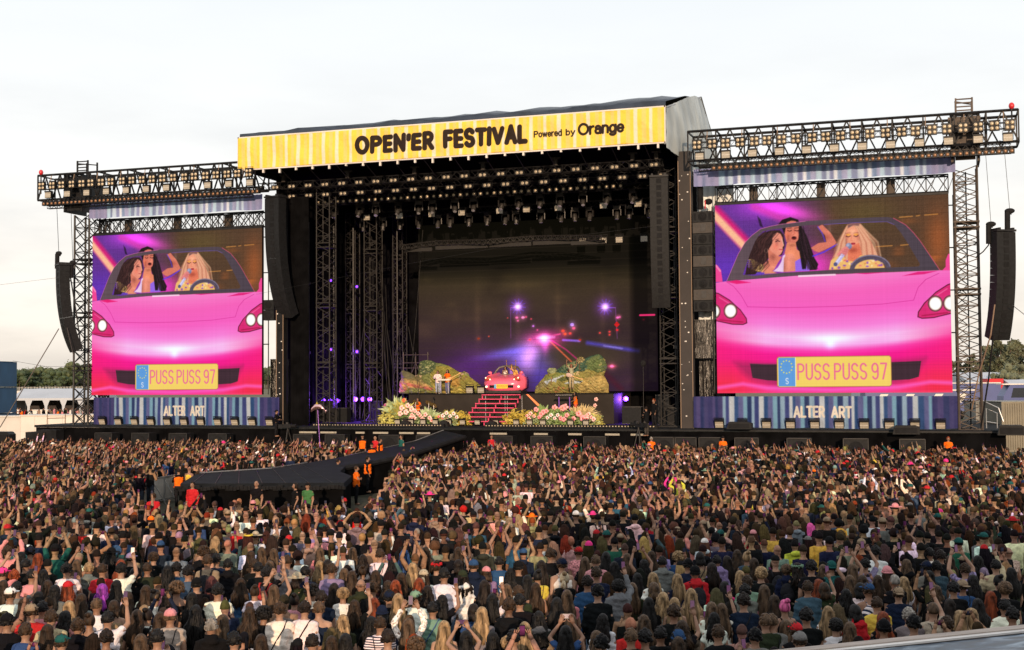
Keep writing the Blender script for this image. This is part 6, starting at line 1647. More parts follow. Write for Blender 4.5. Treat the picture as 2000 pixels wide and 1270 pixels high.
# distant fence and field signs
p0, p1 = PD(20, 757, 820), PD(190, 757, 820)
t = thing('field_fence', 'long thin post fence at the far edge of the left field', 'fence', (p0[0], p0[1], 0)); d = Vector((p1[0]-p0[0], p1[1]-p0[1], 0)); g = G()
for k in range(30): q = d*(k/29); g.bx(q.x-.12, q.x+.12, q.y-.1, q.y+.1, 0, 2.6)
obj('post', g, M['trailer_grey'], t); g = G(); g.tube([(0, 0, 2.4), (d.x, d.y, 2.4)], .09, 4); g.tube([(0, 0, 1.4), (d.x, d.y, 1.4)], .06, 4); obj('wire', g, M['trailer_grey'], t)
for u, mt, lab in ((38, 'white_paint', 'pale runway marker sign standing in the left field'), (49, 'petal_orange', 'orange runway marker sign standing in the left field')):
    p = PD(u, 762, 560); t = thing('field_sign', lab, 'sign', (p[0], p[1], 0)); g = G(); g.bx(-1.2, 1.2, -.1, .1, .4, 2.0); obj('board', g, M[mt] if mt in M else PET['orange'], t); g = G(); g.bx(-.9, -.8, -.05, .05, 0, .4); g.bx(.8, .9, -.05, .05, 0, .4); obj('leg', g, M['steel_grey'], t)

# ================================================================ BARRIERS
def barrier(x0, y0, x1, y1, label, z=1.12, panel=False, group=None):
    Ln = math.hypot(x1-x0, y1-y0); t = thing('crowd_barrier', label, 'barrier', (x0, y0, 0), math.atan2(y1-y0, x1-x0), group)
    g = G(); g.tube([(0, 0, z), (Ln, 0, z)], .03, 6); g.tube([(0, 0, .15), (Ln, 0, .15)], .025, 6)
    for k in range(int(Ln/1.1)+1): x = min(k*1.1, Ln); g.bx(x-.03, x+.03, -.03, .03, 0, z); g.tube([(x, 0, z*.9), (x, -.7, .03)], .025, 4)
    obj('frame', g, M['alu'], t)
    g = G(); g.bx(0.03, Ln-.03, .035, .05, .2, z-.03); obj('panel', g, M['alu_dull'], t)
    return t
M['alu_dull'] = mat('alu_dull', (.42, .38, .33), .6, 0, noise=(3, .2))
b0, b1 = PZ(250, 942, 1.25), PZ(342, 928, 1.25)
barrier(b0[0], b0[1], b1[0], b1[1], 'grey crowd barrier panels meeting the left corner of the catwalk platform', 1.25)
q = [PZ(840, 984, 1.12), PZ(1130, 982, 1.12), PZ(1460, 986, 1.12), PZ(1720, 990, 1.12), PZ(1985, 996, 1.12)]
for i, lab in enumerate(('first from the left', 'second from the left', 'third from the left', 'farthest right')): barrier(q[i][0], q[i][1], q[i+1][0], q[i+1][1], 'long crowd barrier crossing the crowd right of the catwalk, %s' % lab)
q = [PZ(0, 1054, 1.15), PZ(90, 1040, 1.15), PZ(178, 1022, 1.15), PZ(262, 1004, 1.15)]
for i, lab in enumerate(('nearest to the frame edge', 'middle length', 'farthest length')): barrier(q[i][0], q[i][1], q[i+1][0], q[i+1][1], 'crowd barrier slanting through the left crowd, %s' % lab)
a_, b_ = PZ(540, 912, 1.2), PZ(600, 900, 1.2)
barrier(b_[0]-.3, b_[1], PZ(690, 878, 1.2)[0]-.3, PZ(690, 878, 1.2)[1], 'crowd barrier running along the left side of the catwalk', 1.15)

# ================================================================ NEAR PLATFORM WITH WAVE PRINT (bottom right) AND THE UNSEEN SHADING STAND BEHIND THE CAMERA
E0, E1 = PD(1505, 1270, 11.3), PD(2060, 1214, 12.5)
dv = Vector((E1[0]-E0[0], E1[1]-E0[1], 0)); Ln = dv.length
t = thing('wave_print_roof', 'flat bar roof with weathered wooden edge, white rim and dark wave print', 'platform', (E0[0], E0[1], 0), math.atan2(dv.y, dv.x))
zt = float(E0[2]); zt2 = float(E1[2])
M['wood_rim'] = mat('wood_rim', (.33, .27, .23), .6, noise=(6, .3), stretch=(.3, 8, 8), bump=(12, .4, .02)); M['rim_white'] = mat('rim_white', (.62, .58, .55), .35, noise=(2, .15))
sl = (zt2-zt)/Ln
def sb(g, x0, x1, y0, y1, dz0, dz1):
    z = lambda x: zt+sl*x
    g.add([(x0, y0, z(x0)+dz0), (x1, y0, z(x1)+dz0), (x1, y1, z(x1)+dz0), (x0, y1, z(x0)+dz0), (x0, y0, z(x0)+dz1), (x1, y0, z(x1)+dz1), (x1, y1, z(x1)+dz1), (x0, y1, z(x0)+dz1)],
          [(0, 3, 2, 1), (4, 5, 6, 7), (0, 1, 5, 4), (1, 2, 6, 5), (2, 3, 7, 6), (3, 0, 4, 7)])
g = G(); sb(g, -2.4, Ln, -.13, .0, -.10, 0); obj('wooden_edge', g, M['wood_rim'], t)
g = G(); sb(g, -2.4, Ln, -.20, -.132, -.028, -.010); obj('white_rim', g, M['rim_white'], t)
wm = mat('wave_print', (.02, .04, .07), .35); tt = wm.node_tree; bs = tt.nodes['Principled BSDF']
tcn = tt.nodes.new('ShaderNodeTexCoord'); mpn = tt.nodes.new('ShaderNodeMapping'); mpn.inputs['Scale'].default_value = (.9, 2.6, 1)
wn = tt.nodes.new('ShaderNodeTexNoise'); wn.inputs['Scale'].default_value = 2.2; wn.inputs['Detail'].default_value = 5; wn.inputs['Distortion'].default_value = 1.6
rr_ = tt.nodes.new('ShaderNodeValToRGB'); e_ = rr_.color_ramp.elements; e_[0].position = .38; e_[0].color = (.006, .014, .03, 1); e_[1].position = .72; e_[1].color = (.22, .27, .33, 1); q_ = e_.new(.52); q_.color = (.02, .045, .08, 1)
tt.links.new(tcn.outputs['Object'], mpn.inputs[0]); tt.links.new(mpn.outputs[0], wn.inputs['Vector']); tt.links.new(wn.outputs['Fac'], rr_.inputs[0]); tt.links.new(rr_.outputs[0], bs.inputs['Base Color'])
g = G(); V = []; NX, NY = 60, 40; r = random.Random(1)
for j in range(NY+1):
    for i in range(NX+1):
        x = -2.4+(Ln+2.4)*i/NX; y = -.205-3.6*j/NY
        V.append((x, y, zt+sl*x-.035-.02*j/NY*3+.02*min(1, j/3)*math.sin(x*3+y*4+math.sin(y*2))*math.sin(y*5)))
g.add(V, [(j*(NX+1)+i, (j+1)*(NX+1)+i, (j+1)*(NX+1)+i+1, j*(NX+1)+i+1) for j in range(NY) for i in range(NX)]); obj('wave_sheet', g, wm, t, smooth=True)
g = G()
for x in (-1.8, Ln*.4, Ln-.2):
    for y in (-.3, -3.6): g.bx(x-.06, x+.06, y-.06, y+.06, 0, zt+sl*x-.16)
obj('leg', g, M['steel_grey_dark'], t)
# unseen stand behind the camera, sized to shade the crowd's near right half
ax = Vector((math.cos(YAW), math.sin(YAW), 0)); fw = Vector((-math.sin(YAW), math.cos(YAW), 0))
c = Vector(CAM)*1; c.z = 0; c = c + ax*9.2 - fw*6.5
STH = 8.2
t = thing('shade_stand', 'unseen roofed stand behind the camera, sized to shade the right crowd', 'stand', tuple(c), YAW)
g = G(); g.bx(-8.4, 18, -4, 4, 4.0, 4.15); g.bx(-8.4, 18, -4, 4, STH-.3, STH); obj('deck_and_roof', g, M['trailer_grey'], t)
g = G()
for k in range(9): g.bx(-8.3+k*3.2, -8.1+k*3.2, -3.9, -3.7, 0, STH-.3); g.bx(-8.3+k*3.2, -8.1+k*3.2, 3.7, 3.9, 0, STH-.3)
obj('post', g, M['steel_grey'], t)
g = G(); g.bx(-8.3, 18, -4.05, -4.0, 0, STH-.3); obj('rear_cladding', g, M['navy_tarp'], t)
# ================================================================ PEOPLE
SKIN = [(.26, .145, .095), (.295, .168, .113), (.325, .19, .13), (.23, .122, .078), (.13, .07, .045)]
HAIR = {'bk': (.007, .006, .006), 'db': (.013, .008, .006), 'br': (.032, .018, .010), 'lb': (.075, .045, .026), 'bl': (.24, .155, .080), 'rd': (.16, .032, .010),
        'rr': (.45, .01, .01), 'gr': (.20, .18, .16), 'pk': (.55, .10, .25), 'pu': (.20, .03, .25), 'bu': (.02, .05, .14)}
HN = {'bk': 'black', 'db': 'dark brown', 'br': 'brown', 'lb': 'light brown', 'bl': 'blonde', 'rd': 'ginger', 'rr': 'bright red', 'gr': 'grey', 'pk': 'pink', 'pu': 'purple', 'bu': 'blue black'}
TOP = {'W': (.70, .655, .62), 'K': (.007, .007, .008), 'G': (.15, .143, .14), 'N': (.010, .015, .035), 'B': (.025, .06, .14), 'R': (.42, .02, .025), 'P': (.55, .22, .24), 'Y': (.55, .40, .06),
       'O': (.025, .032, .017), 'T': (.25, .18, .12), 'V': (.22, .17, .30), 'M': (.014, .075, .07), 'D': (.045, .075, .11), 'C': (.40, .33, .23), 'L': (.16, .26, .18), 'F': (.70, .04, .22), 'X': (.80, .14, .01)}
TN = {'W': 'white', 'K': 'black', 'G': 'grey', 'N': 'navy', 'B': 'blue', 'R': 'red', 'P': 'pink', 'Y': 'yellow', 'O': 'olive', 'T': 'beige', 'V': 'lilac', 'M': 'teal', 'D': 'denim', 'C': 'cream', 'L': 'mint', 'F': 'magenta', 'X': 'orange'}

ARMS = {   # right arm: shoulder, elbow, wrist, hand tip
    'd': [(.168, 0, 1.40), (.208, -.03, 1.13), (.205, .08, .90), (.195, .11, .80)],
    'h': [(.168, .02, 1.42), (.25, .20, 1.52), (.10, .33, 1.71), (.065, .34, 1.80)],
    'H': [(.168, .02, 1.44), (.25, .13, 1.63), (.13, .24, 1.86), (.09, .25, 1.95)],
    'j': [(.168, .02, 1.42), (.24, .18, 1.53), (.18, .28, 1.77), (.16, .29, 1.86)],
    'c': [(.168, .01, 1.40), (.225, .10, 1.15), (.10, .33, 1.34), (.06, .36, 1.42)],
    'u': [(.168, .01, 1.44), (.36, .04, 1.64), (.38, .10, 1.90), (.37, .12, 2.00)],
    'a': [(.168, .01, 1.44), (.37, .03, 1.64), (.20, .07, 1.86), (.08, .08, 1.92)],
    'x': [(.168, .01, 1.40), (.225, .08, 1.14), (.04, .22, 1.16), (-.06, .22, 1.18)],
    'p': [(.168, .01, 1.44), (.22, .03, 1.71), (.24, .06, 1.97), (.24, .08, 2.08)],
    'g': [(.168, .01, 1.41), (.30, .05, 1.17), (.14, .26, 1.10), (.06, .30, 1.10)],
}
PAIR = {'d': 'dd', 'h': 'hh', 'H': 'HH', 'j': 'jd', 'c': 'cc', 'u': 'uu', 'a': 'aa', 'x': 'xx', 'p': 'pd', 'J': 'jc', 'g': 'gg', 'k': 'dp', 'gk': 'gc'}
PHONE_AT = {'h': (0, .36, 1.81, 1), 'H': (0, .27, 1.98, 0), 'j': (.15, .31, 1.92, 0), 'J': (.15, .31, 1.92, 0), 'c': (0, .38, 1.46, 0)}
def arm_pts(key, side):
    return [Vector((p[0]*side, p[1], p[2])) for p in ARMS[key]]
def head_fn(p, d):
    # chin narrower, face flatter in front (+Y), back of the skull rounder
    k = 1.0 - .34*max(0, -d.z)**1.4
    x = p.x*k; y = p.y*(k if d.y > 0 else 1-.25*max(0, -d.z)**1.5)
    if d.y > .55 and -.25 < d.z < .22: y += .016*max(0, 1-abs(d.x)*5)      # nose ridge
    if d.y > .5 and .02 < d.z < .3 and abs(d.x) > .12: y -= .006
    if d.y < 0: y *= 1.06
    return Vector((x, y, p.z))
def hand(g, wrist, tip, side, m, curl=.35, n=5):
    d = (tip-wrist).normalized(); L_ = (tip-wrist).length
    sx = Vector((1, 0, 0))*(-side); sx = (sx-d*sx.dot(d)).normalized(); nn = d.cross(sx).normalized()
    palm_end = wrist+d*L_*.95
    g.tube([wrist-d*.02, wrist+d*L_*.35, palm_end], [.024, .036, .034], 8, m, flat=.5, side=tuple(sx))
    for k in range(4):
        off = sx*((k-1.5)*.019); ln = (.066, .074, .068, .052)[k]
        b = palm_end+off-d*.012; k1 = b+d*ln*.5; k2 = k1+(d*math.cos(curl*1.6)+nn*math.sin(curl*1.6))*ln*.32; k3 = k2+(d*math.cos(curl*3)+nn*math.sin(curl*3))*ln*.3
        g.tube([b, k1, k2, k3], [.0095, .009, .008, .006], n, m)
    b = wrist+d*L_*.35+sx*.028*1; g.tube([b, b+sx*.028+d*.022, b+sx*.036+d*.055+nn*.012], [.011, .010, .007], n, m)
SECS = {'m': [(.80, .15, .11), (.90, .168, .122), (1.02, .152, .110), (1.15, .158, .115), (1.27, .176, .122), (1.35, .182, .116), (1.40, .158, .098), (1.435, .112, .080), (1.475, .066, .062)],
        'f': [(.80, .158, .115), (.90, .172, .125), (1.02, .132, .100), (1.14, .132, .102), (1.26, .150, .118), (1.34, .154, .108), (1.385, .134, .090), (1.425, .094, .072), (1.465, .056, .056)]}
_cache = {}
def body_mesh(sex, pose, seated=False):
    key = ('b', sex, pose, seated)
    if key in _cache: return _cache[key]
    g = G()
    g.ell((0, .015, 1.605), (.076, .096, .118), 20, 16, fn=head_fn)
    g.tube([(0, -.012, 1.42), (0, -.005, 1.50), (0, .012, 1.57)], [.062, .054, .056], 12)
    g.loft([(0, 0, z, rx, ry) for (z, rx, ry) in SECS[sex]], 16)
    sc_ = 1.0 if sex == 'm' else .88
    for side, key_ in ((1, PAIR[pose][0]), (-1, PAIR[pose][1])):
        p = arm_pts(key_, side); s0 = Vector((p[0].x*sc_, p[0].y, p[0].z-.005))
        q = [s0-Vector((.05*side, 0, .0)), s0, s0.lerp(p[1], .5), p[1], p[1].lerp(p[2], .35), p[2]]
        g.tube(q, [.058*sc_, .056*sc_, .048*sc_, .040*sc_, .039*sc_, .026*sc_], 10)
    if not seated:
        for side in (-1, 1):
            g.tube([(.09*side, 0, .92), (.10*side, .01, .70), (.10*side, .01, .49), (.10*side, -.02, .30), (.10*side, -.01, .08)], [.095, .078, .056, .056, .036], 10)
            g.tube([(.10*side, -.06, .05), (.105*side, .05, .045), (.11*side, .15, .035)], [.045, .048, .035], 8)
    me = g.mesh('body', [M['skin']]); me = remesh(me, .016, 2)
    if not me.materials: me.materials.append(M['skin'])
    # face details, ears and fingers are welded onto the same mesh
    g = G()
    for s_ in (-1, 1):
        g.ell((s_*.078, .0, 1.60), (.010, .020, .030), 6, 5, 0)
        g.ell((s_*.030, .098, 1.617), (.013, .008, .007), 8, 5, 1)
        g.tube([(s_*.015, .104, 1.640), (s_*.032, .104, 1.644), (s_*.050, .092, 1.640)], .0045, 4, 1)
    g.ell((0, .118, 1.592), (.013, .014, .020), 8, 6, 0); g.ell((0, .104, 1.553), (.024, .008, .008), 8, 5, 2)
    for side, key_ in ((1, PAIR[pose][0]), (-1, PAIR[pose][1])):
        p = arm_pts(key_, side); hand(g, p[2], p[3], side, 0, .5 if key_ in 'hHjc' else .25)
    n0 = len(me.vertices); V0 = np.empty(n0*3, 'f'); me.vertices.foreach_get('co', V0)
    F0 = [tuple(pl.vertices) for pl in me.polygons]
    out = bpy.data.meshes.new('body')
    out.from_pydata([tuple(v) for v in V0.reshape(-1, 3)]+g.v, [], F0+[tuple(i+n0 for i in f) for f in g.f])
    for m_ in (M['skin'], M['eye'], M['lips']): out.materials.append(m_)
    out.polygons.foreach_set('material_index', [0]*len(F0)+g.m); out.polygons.foreach_set('use_smooth', [True]*len(out.polygons)); out.update()
    _cache[key] = out; return out
def shirt_mesh(sex, pose, sleeve, mt='cloth', loose=0.0):
    key = ('s', sex, pose, sleeve, mt, loose)
    if key in _cache: return _cache[key]
    e = .014+loose; g = G()
    bot = .82 if sleeve != 'tank' else .90
    sec = [(z, rx+e+(.012 if z < 1.1 else 0), ry+e+(.02 if z < 1.2 else .006)) for (z, rx, ry) in SECS[sex] if z >= bot-.03]
    if sleeve == 'tank': sec = [s for s in sec if s[0] < 1.37]+[(1.385, .105, .105)]
    g.loft([(0, 0, z, rx, ry) for z, rx, ry in sec], 20)
    sc_ = 1.0 if sex == 'm' else .88
    if sleeve != 'tank':
        for side, key_ in ((1, PAIR[pose][0]), (-1, PAIR[pose][1])):
            p = arm_pts(key_, side); s0 = Vector((p[0].x*sc_, p[0].y, p[0].z))
            q = [s0-Vector((.07*side, 0, .01)), s0, s0.lerp(p[1], .55)]; rr = [.062, .068*sc_, .066*sc_]
            if sleeve in ('long', 'hood'): q += [p[1], p[1].lerp(p[2], .5), p[1].lerp(p[2], .96)]; rr = [.062, .068*sc_, .062*sc_, .056, .048, .036]
            g.tube(q, [r_+loose*.5 for r_ in rr], 10)
    else:
        for s_ in (-1, 1): g.tube([(s_*.085, -.095, 1.34), (s_*.085, -.06, 1.44), (s_*.08, .03, 1.45), (s_*.08, .10, 1.34)], .016, 6)
    if sleeve == 'hood': g.ell((0, -.10, 1.44), (.13, .085, .075), 12, 8); g.tube([(.09, -.02, 1.50), (0, -.10, 1.49), (-.09, -.02, 1.50)], .035, 8)
    me = g.mesh('top', [M[mt]]); me = remesh(me, .02, 4)
    if not me.materials: me.materials.append(M[mt])
    # soft wrinkles
    V = np.empty(len(me.vertices)*3, 'f'); me.vertices.foreach_get('co', V); V = V.reshape(-1, 3); N = np.empty(len(me.vertices)*3, 'f'); me.vertices.foreach_get('normal', N); N = N.reshape(-1, 3)
    a = .007*np.sin(V[:, 2]*34+V[:, 0]*22)+.007*np.sin(V[:, 0]*27-V[:, 2]*15+V[:, 1]*20)+.004*np.sin(V[:, 2]*71+V[:, 0]*9)
    V += N*a[:, None]; me.vertices.foreach_set('co', V.ravel()); me.update()
    me.name = 'top'; _cache[key] = me; return me
def trousers_mesh(seated=False):
    key = ('t', seated)
    if key in _cache: return _cache[key]
    g = G()
    g.loft([(0, 0, z, rx, ry) for z, rx, ry in ((.78, .165, .125), (.90, .182, .138), (.99, .160, .122))], 14)
    for s_ in (-1, 1): g.tube([(.09*s_, 0, .90), (.10*s_, .01, .70), (.10*s_, .01, .49), (.10*s_, -.02, .30), (.10*s_, -.01, .07)], [.108, .092, .074, .070, .062], 10)
    me = g.mesh('trousers', [M['cloth']], True); _cache[key] = me; return me
def hair_mesh(style, var=0):
    key = ('h', style, var)
    if key in _cache: return _cache[key]
    r = random.Random(style+str(var)); g = G(); c = Vector((0, .0, 1.625))
    def cap(sx, sy, sz, zb, rough, nu=18, nv=12, front=.05):
        def fn(p, d):
            k = 1+r.uniform(-rough, rough)
            q = Vector((p.x*k, p.y*k, p.z*k))
            if d.y > .25 and d.z < .55: q.y = min(q.y, front)
            if style == 's': f_ = min(1, max(0, (d.z+.25)/.7)); q.x *= .915+.085*f_; q.y *= .93+.07*f_
            if q.z < zb: q.z = zb-(0.01*r.random())
            return q
        g.ell(tuple(c), (sx, sy, sz), nu, nv, 0, fn=fn)
    def lock(a, z0, z1, out_, wav, rad, n=6, dx=0.0):
        # a = angle round the back of the head, 0 = straight back
        pts = []; rs_ = []
        for i in range(n+1):
            f = i/n; zz = z0+(z1-z0)*f
            if zz > 1.53: rr = .098
            else: rr = .098+(out_)*min(1, (1.53-zz)/.14)
            x = math.sin(a)*rr*(.86+.55*f*out_*6)+dx*f; y = -math.cos(a)*rr*(1.05)
            if f > .45: y = min(y, -.118-.01*math.cos(a*2))
            x += wav*math.sin(f*9+a*7)+r.uniform(-.002, .002); y += wav*.6*math.cos(f*8+a*5)
            pts.append((x, y, zz)); rs_.append(rad*(1-.55*f**2)*(.8 if i == 0 else 1))
        g.tube(pts, rs_, 5, 0, flat=.55)
    if style == 's':
        cap(.084+.003*var, .110, .118+.006*var, -.03, .03); 
        for k in range(64): a = r.uniform(-PI, PI); zz = r.uniform(1.59, 1.74+.006*var); rr = (.080+.004*var)*math.sqrt(max(.02, 1-((zz-1.62)/.12)**2)); g.ell((math.sin(a)*rr, -math.cos(a)*rr*1.12, zz), (.022+.003*var, .024, .017+.004*var), 5, 4) if not (math.cos(a) < -.5 and zz < 1.68) else None
    elif style == 'z':
        cap(.083, .108, .120, -.03, .008, front=.03)
    elif style == 'b':
        cap(.080, .105, .040, -.02, .002, front=-.02)
    elif style in ('l', 'w'):
        cap(.092, .114, .124, -.12, .02, front=.045)
        z1 = (1.16, 1.05, 1.26)[var % 3]
        for k in range(30):
            a = -1.75+3.5*k/29+r.uniform(-.05, .05)
            lock(a, 1.60+.05*math.cos(a), z1+r.uniform(-.05, .07)+.05*abs(a), .034+(.024 if style == 'w' else 0)+r.uniform(0, .008), .003 if style == 'l' else .013, .021 if style == 'l' else .026)
        for k in range(12): a = -1.2+2.4*k/11; lock(a, 1.66, z1+.1+r.uniform(-.05, .08), .036, .004 if style == 'l' else .016, .020)
        for k in range(9):
            a = r.uniform(-.8, .8); g.tube([(math.sin(a)*.03, -.02, 1.738), (math.sin(a)*.07, -.07*math.cos(a), 1.71), (math.sin(a)*.09, -.108*math.cos(a), 1.64)], [.012, .016, .014], 5, flat=.5)
    elif style == 'k':
        cap(.096, .118, .125, -.13, .02, front=.05)
        for k in range(26): a = -2.0+4.0*k/25; lock(a, 1.62, 1.455+r.uniform(-.01, .02), .012, .003, .022, 4)
    elif style == 'p':
        cap(.088, .112, .122, -.06, .015, front=.04)
        for k in range(9):
            a = 2*PI*k/9; g.tube([(.012*math.cos(a), -.105, 1.66), (.02*math.cos(a), -.15, 1.66+.012*math.sin(a)), (.028*math.cos(a), -.165, 1.55), (.03*math.cos(a)+.012*math.sin(k), -.15, 1.40), (.012*math.cos(a), -.145, 1.24+.02*math.sin(k))], [.014, .016, .018, .015, .004], 5)
    elif style == 'u':
        cap(.088, .112, .122, -.06, .015, front=.04); g.ell((.01, -.085, 1.735), (.05, .05, .042), 10, 7, fn=lambda p, d: p*(1+r.uniform(-.08, .08)))
    elif style == 'a':
        for k in range(110):
            a, e_ = r.uniform(0, 2*PI), math.asin(r.uniform(-.45, 1)); d = Vector((math.cos(a)*math.cos(e_), math.sin(a)*math.cos(e_), math.sin(e_)))
            if d.y > .35 and d.z < .35: continue
            R = (.098, .122)[var % 2]; g.ell((d.x*R, d.y*R*1.08, 1.635+d.z*R), (.026, .026, .024), 6, 4)
        cap(.092, .114, .122, -.07, .02)
    me = g.mesh('hair', [M['hair']], True); _cache[key] = me; return me
def hat_mesh(kind):
    key = ('hat', kind)
    if key in _cache: return _cache[key]
    g = G()
    if kind == 'cap':
        def fn(p, d):
            q = Vector(p)
            if q.z < -.005: q.z = -.005-.002*d.x
            return q
        g.ell((0, .0, 1.655), (.092, .114, .098), 18, 10, fn=fn); g.ell((0, .13, 1.66), (.075, .085, .010), 12, 6); g.ell((0, 0, 1.753), (.010, .010, .006), 6, 4)
    elif kind == 'bcap':
        g.ell((0, .0, 1.655), (.092, .114, .098), 18, 10, fn=lambda p, d: Vector((p.x, p.y, max(p.z, -.005)))); g.ell((0, -.135, 1.65), (.07, .075, .010), 12, 6)
    elif kind == 'beanie':
        g.ell((0, -.005, 1.655), (.092, .114, .108), 16, 12, fn=lambda p, d: Vector((p.x, p.y, max(p.z, -.03)))); g.tube([(.094*math.cos(a*PI/9), -.005+.116*math.sin(a*PI/9), 1.635) for a in range(19)], .016, 6, caps=False)
    elif kind == 'hat':
        g.ell((0, 0, 1.67), (.094, .112, .10), 16, 10, fn=lambda p, d: Vector((p.x, p.y, max(p.z, -.01)))); g.tube([(0, 0, 1.66), (0, 0, 1.668)], [.19, .18], 22)
    elif kind == 'scarf':
        g.ell((0, .0, 1.64), (.094, .114, .112), 16, 12, fn=lambda p, d: Vector((p.x, min(p.y, .06), max(p.z, -.05)))); g.tube([(0, -.11, 1.60), (.02, -.15, 1.54), (.01, -.15, 1.46)], [.03, .025, .03], 6); g.tube([(0, -.11, 1.60), (-.03, -.14, 1.55), (-.04, -.14, 1.49)], [.03, .02, .025], 6)
    elif kind == 'wreath':
        r = random.Random(3)
        for k in range(60):
            a = 2*PI*k/30; g.ell((.1*math.cos(a), .12*math.sin(a), 1.68+r.uniform(-.02, .02)), (.018, .018, .016), 5, 4)
    me = g.mesh('hat', [M['cloth']], True); _cache[key] = me; return me
def pack_mesh(kind):
    key = ('pack', kind)
    if key in _cache: return _cache[key]
    g = G()
    if kind == 'k':
        g.ell((0, -.215, 1.20), (.145, .085, .20), 14, 10, fn=lambda p, d: Vector((p.x*(1.0 if abs(d.z) < .6 else 1.1), p.y, p.z))); g.ell((0, -.285, 1.12), (.10, .035, .09), 10, 6)
        for s_ in (-1, 1): g.tube([(s_*.09, -.15, 1.34), (s_*.105, -.07, 1.462), (s_*.11, .06, 1.44), (s_*.12, .145, 1.28), (s_*.15, .05, 1.05), (s_*.12, -.13, 1.02)], .017, 6)
    elif kind == 's':
        g.ell((0, -.185, 1.10), (.13, .04, .17), 12, 8)
        for s_ in (-1, 1): g.tube([(s_*.06, -.17, 1.26), (s_*.10, -.10, 1.45), (s_*.115, .07, 1.44), (s_*.14, .12, 1.2)], .007, 5)
    elif kind == 'x':
        g.tube([(.11, .09, 1.42), (.115, -.02, 1.475), (.07, -.13, 1.36), (-.06, -.145, 1.15), (-.17, -.08, .95), (-.185, .05, .92)], .013, 6, flat=.5)
    me = g.mesh('bag', [M['cloth']], True); _cache[key] = me; return me
def phone_meshes():
    if 'phone' in _cache: return _cache['phone']
    g = G(); g.bx(-.036, .036, -.004, .004, -.074, .074); b = g.mesh('phone', [M['phone']])
    g = G(); g.bx(-.032, .032, -.0065, -.0042, -.069, .069); s_ = g.mesh('screen', [M['phone_screen']])
    _cache['phone'] = (b, s_); return b, s_

class Person: pass
STYLE_TXT = {'s': 'short', 'z': 'cropped', 'b': 'shaved', 'l': 'long', 'w': 'long wavy', 'k': 'bobbed', 'p': 'ponytailed', 'u': 'bun of', 'a': 'curly'}
def build_person(P, label, group='festival crowd', facing=None):
    ex = P.ex; r = random.Random(P.seed)
    x, y, z = P.loc
    f = facing if facing is not None else (math.atan2(-(-2.0-x), (0-y)) + r.uniform(-.28, .28))
    root = thing('person', label, 'person', (x, y, z), f, group, P.scale)
    sk = P.skin
    link('body', body_mesh(P.sex, P.pose), root, color=sk)
    hc = HAIR[P.hc]; k = r.uniform(.85, 1.2); hc = tuple(c*k for c in hc)
    if P.hs == 'b': hc = tuple(.55*a+.45*b for a, b in zip(sk, HAIR['br']))
    link('hair', hair_mesh(P.hs, P.var), root, color=hc)
    tc = tuple(c*r.uniform(.9, 1.1) for c in TOP[P.top])
    link('top', shirt_mesh(P.sex, P.pose, P.sleeve, P.mt, .012 if P.sleeve == 'hood' else 0.0), root, color=tc)
    link('trousers', trousers_mesh(), root, color=r.choice([(.012, .012, .014), (.02, .035, .07), (.08, .12, .18), (.25, .2, .15)]))
    if P.hat: link({'cap': 'cap', 'bcap': 'cap', 'beanie': 'beanie', 'hat': 'sun_hat', 'scarf': 'headscarf', 'wreath': 'flower_wreath'}[P.hat], hat_mesh(P.hat), root, color=P.hatc)
    for q in 'ksx':
        if q in ex: link({'k': 'rucksack', 's': 'drawstring_bag', 'x': 'bag_strap'}[q], pack_mesh(q), root, color=P.bagc)
    P.root = root
    return root
def add_phone(P, label):
    if P.pose not in PHONE_AT: return
    px, py, pz, land = PHONE_AT[P.pose]
    b, s_ = phone_meshes()
    m = Matrix.Translation(P.root.location) @ Matrix.Rotation(P.root.rotation_euler.z, 4, 'Z') @ Matrix.Scale(P.scale, 4)
    p = m @ Vector((px, py, pz))
    root = link('phone', b, None, tuple(p), (R_(-12), R_(90) if land else 0, 0)); root.rotation_mode = 'XYZ'
    root.rotation_euler = (R_(-10), R_(90 if land else 0), P.root.rotation_euler.z)
    if land: root.rotation_euler = (Matrix.Rotation(P.root.rotation_euler.z, 3, 'Z') @ Matrix.Rotation(R_(-10), 3, 'X') @ Matrix.Rotation(PI/2, 3, 'Y')).to_euler()
    link('screen', s_, root)
    tag(root, label, 'phone', 'phones held up in the crowd')
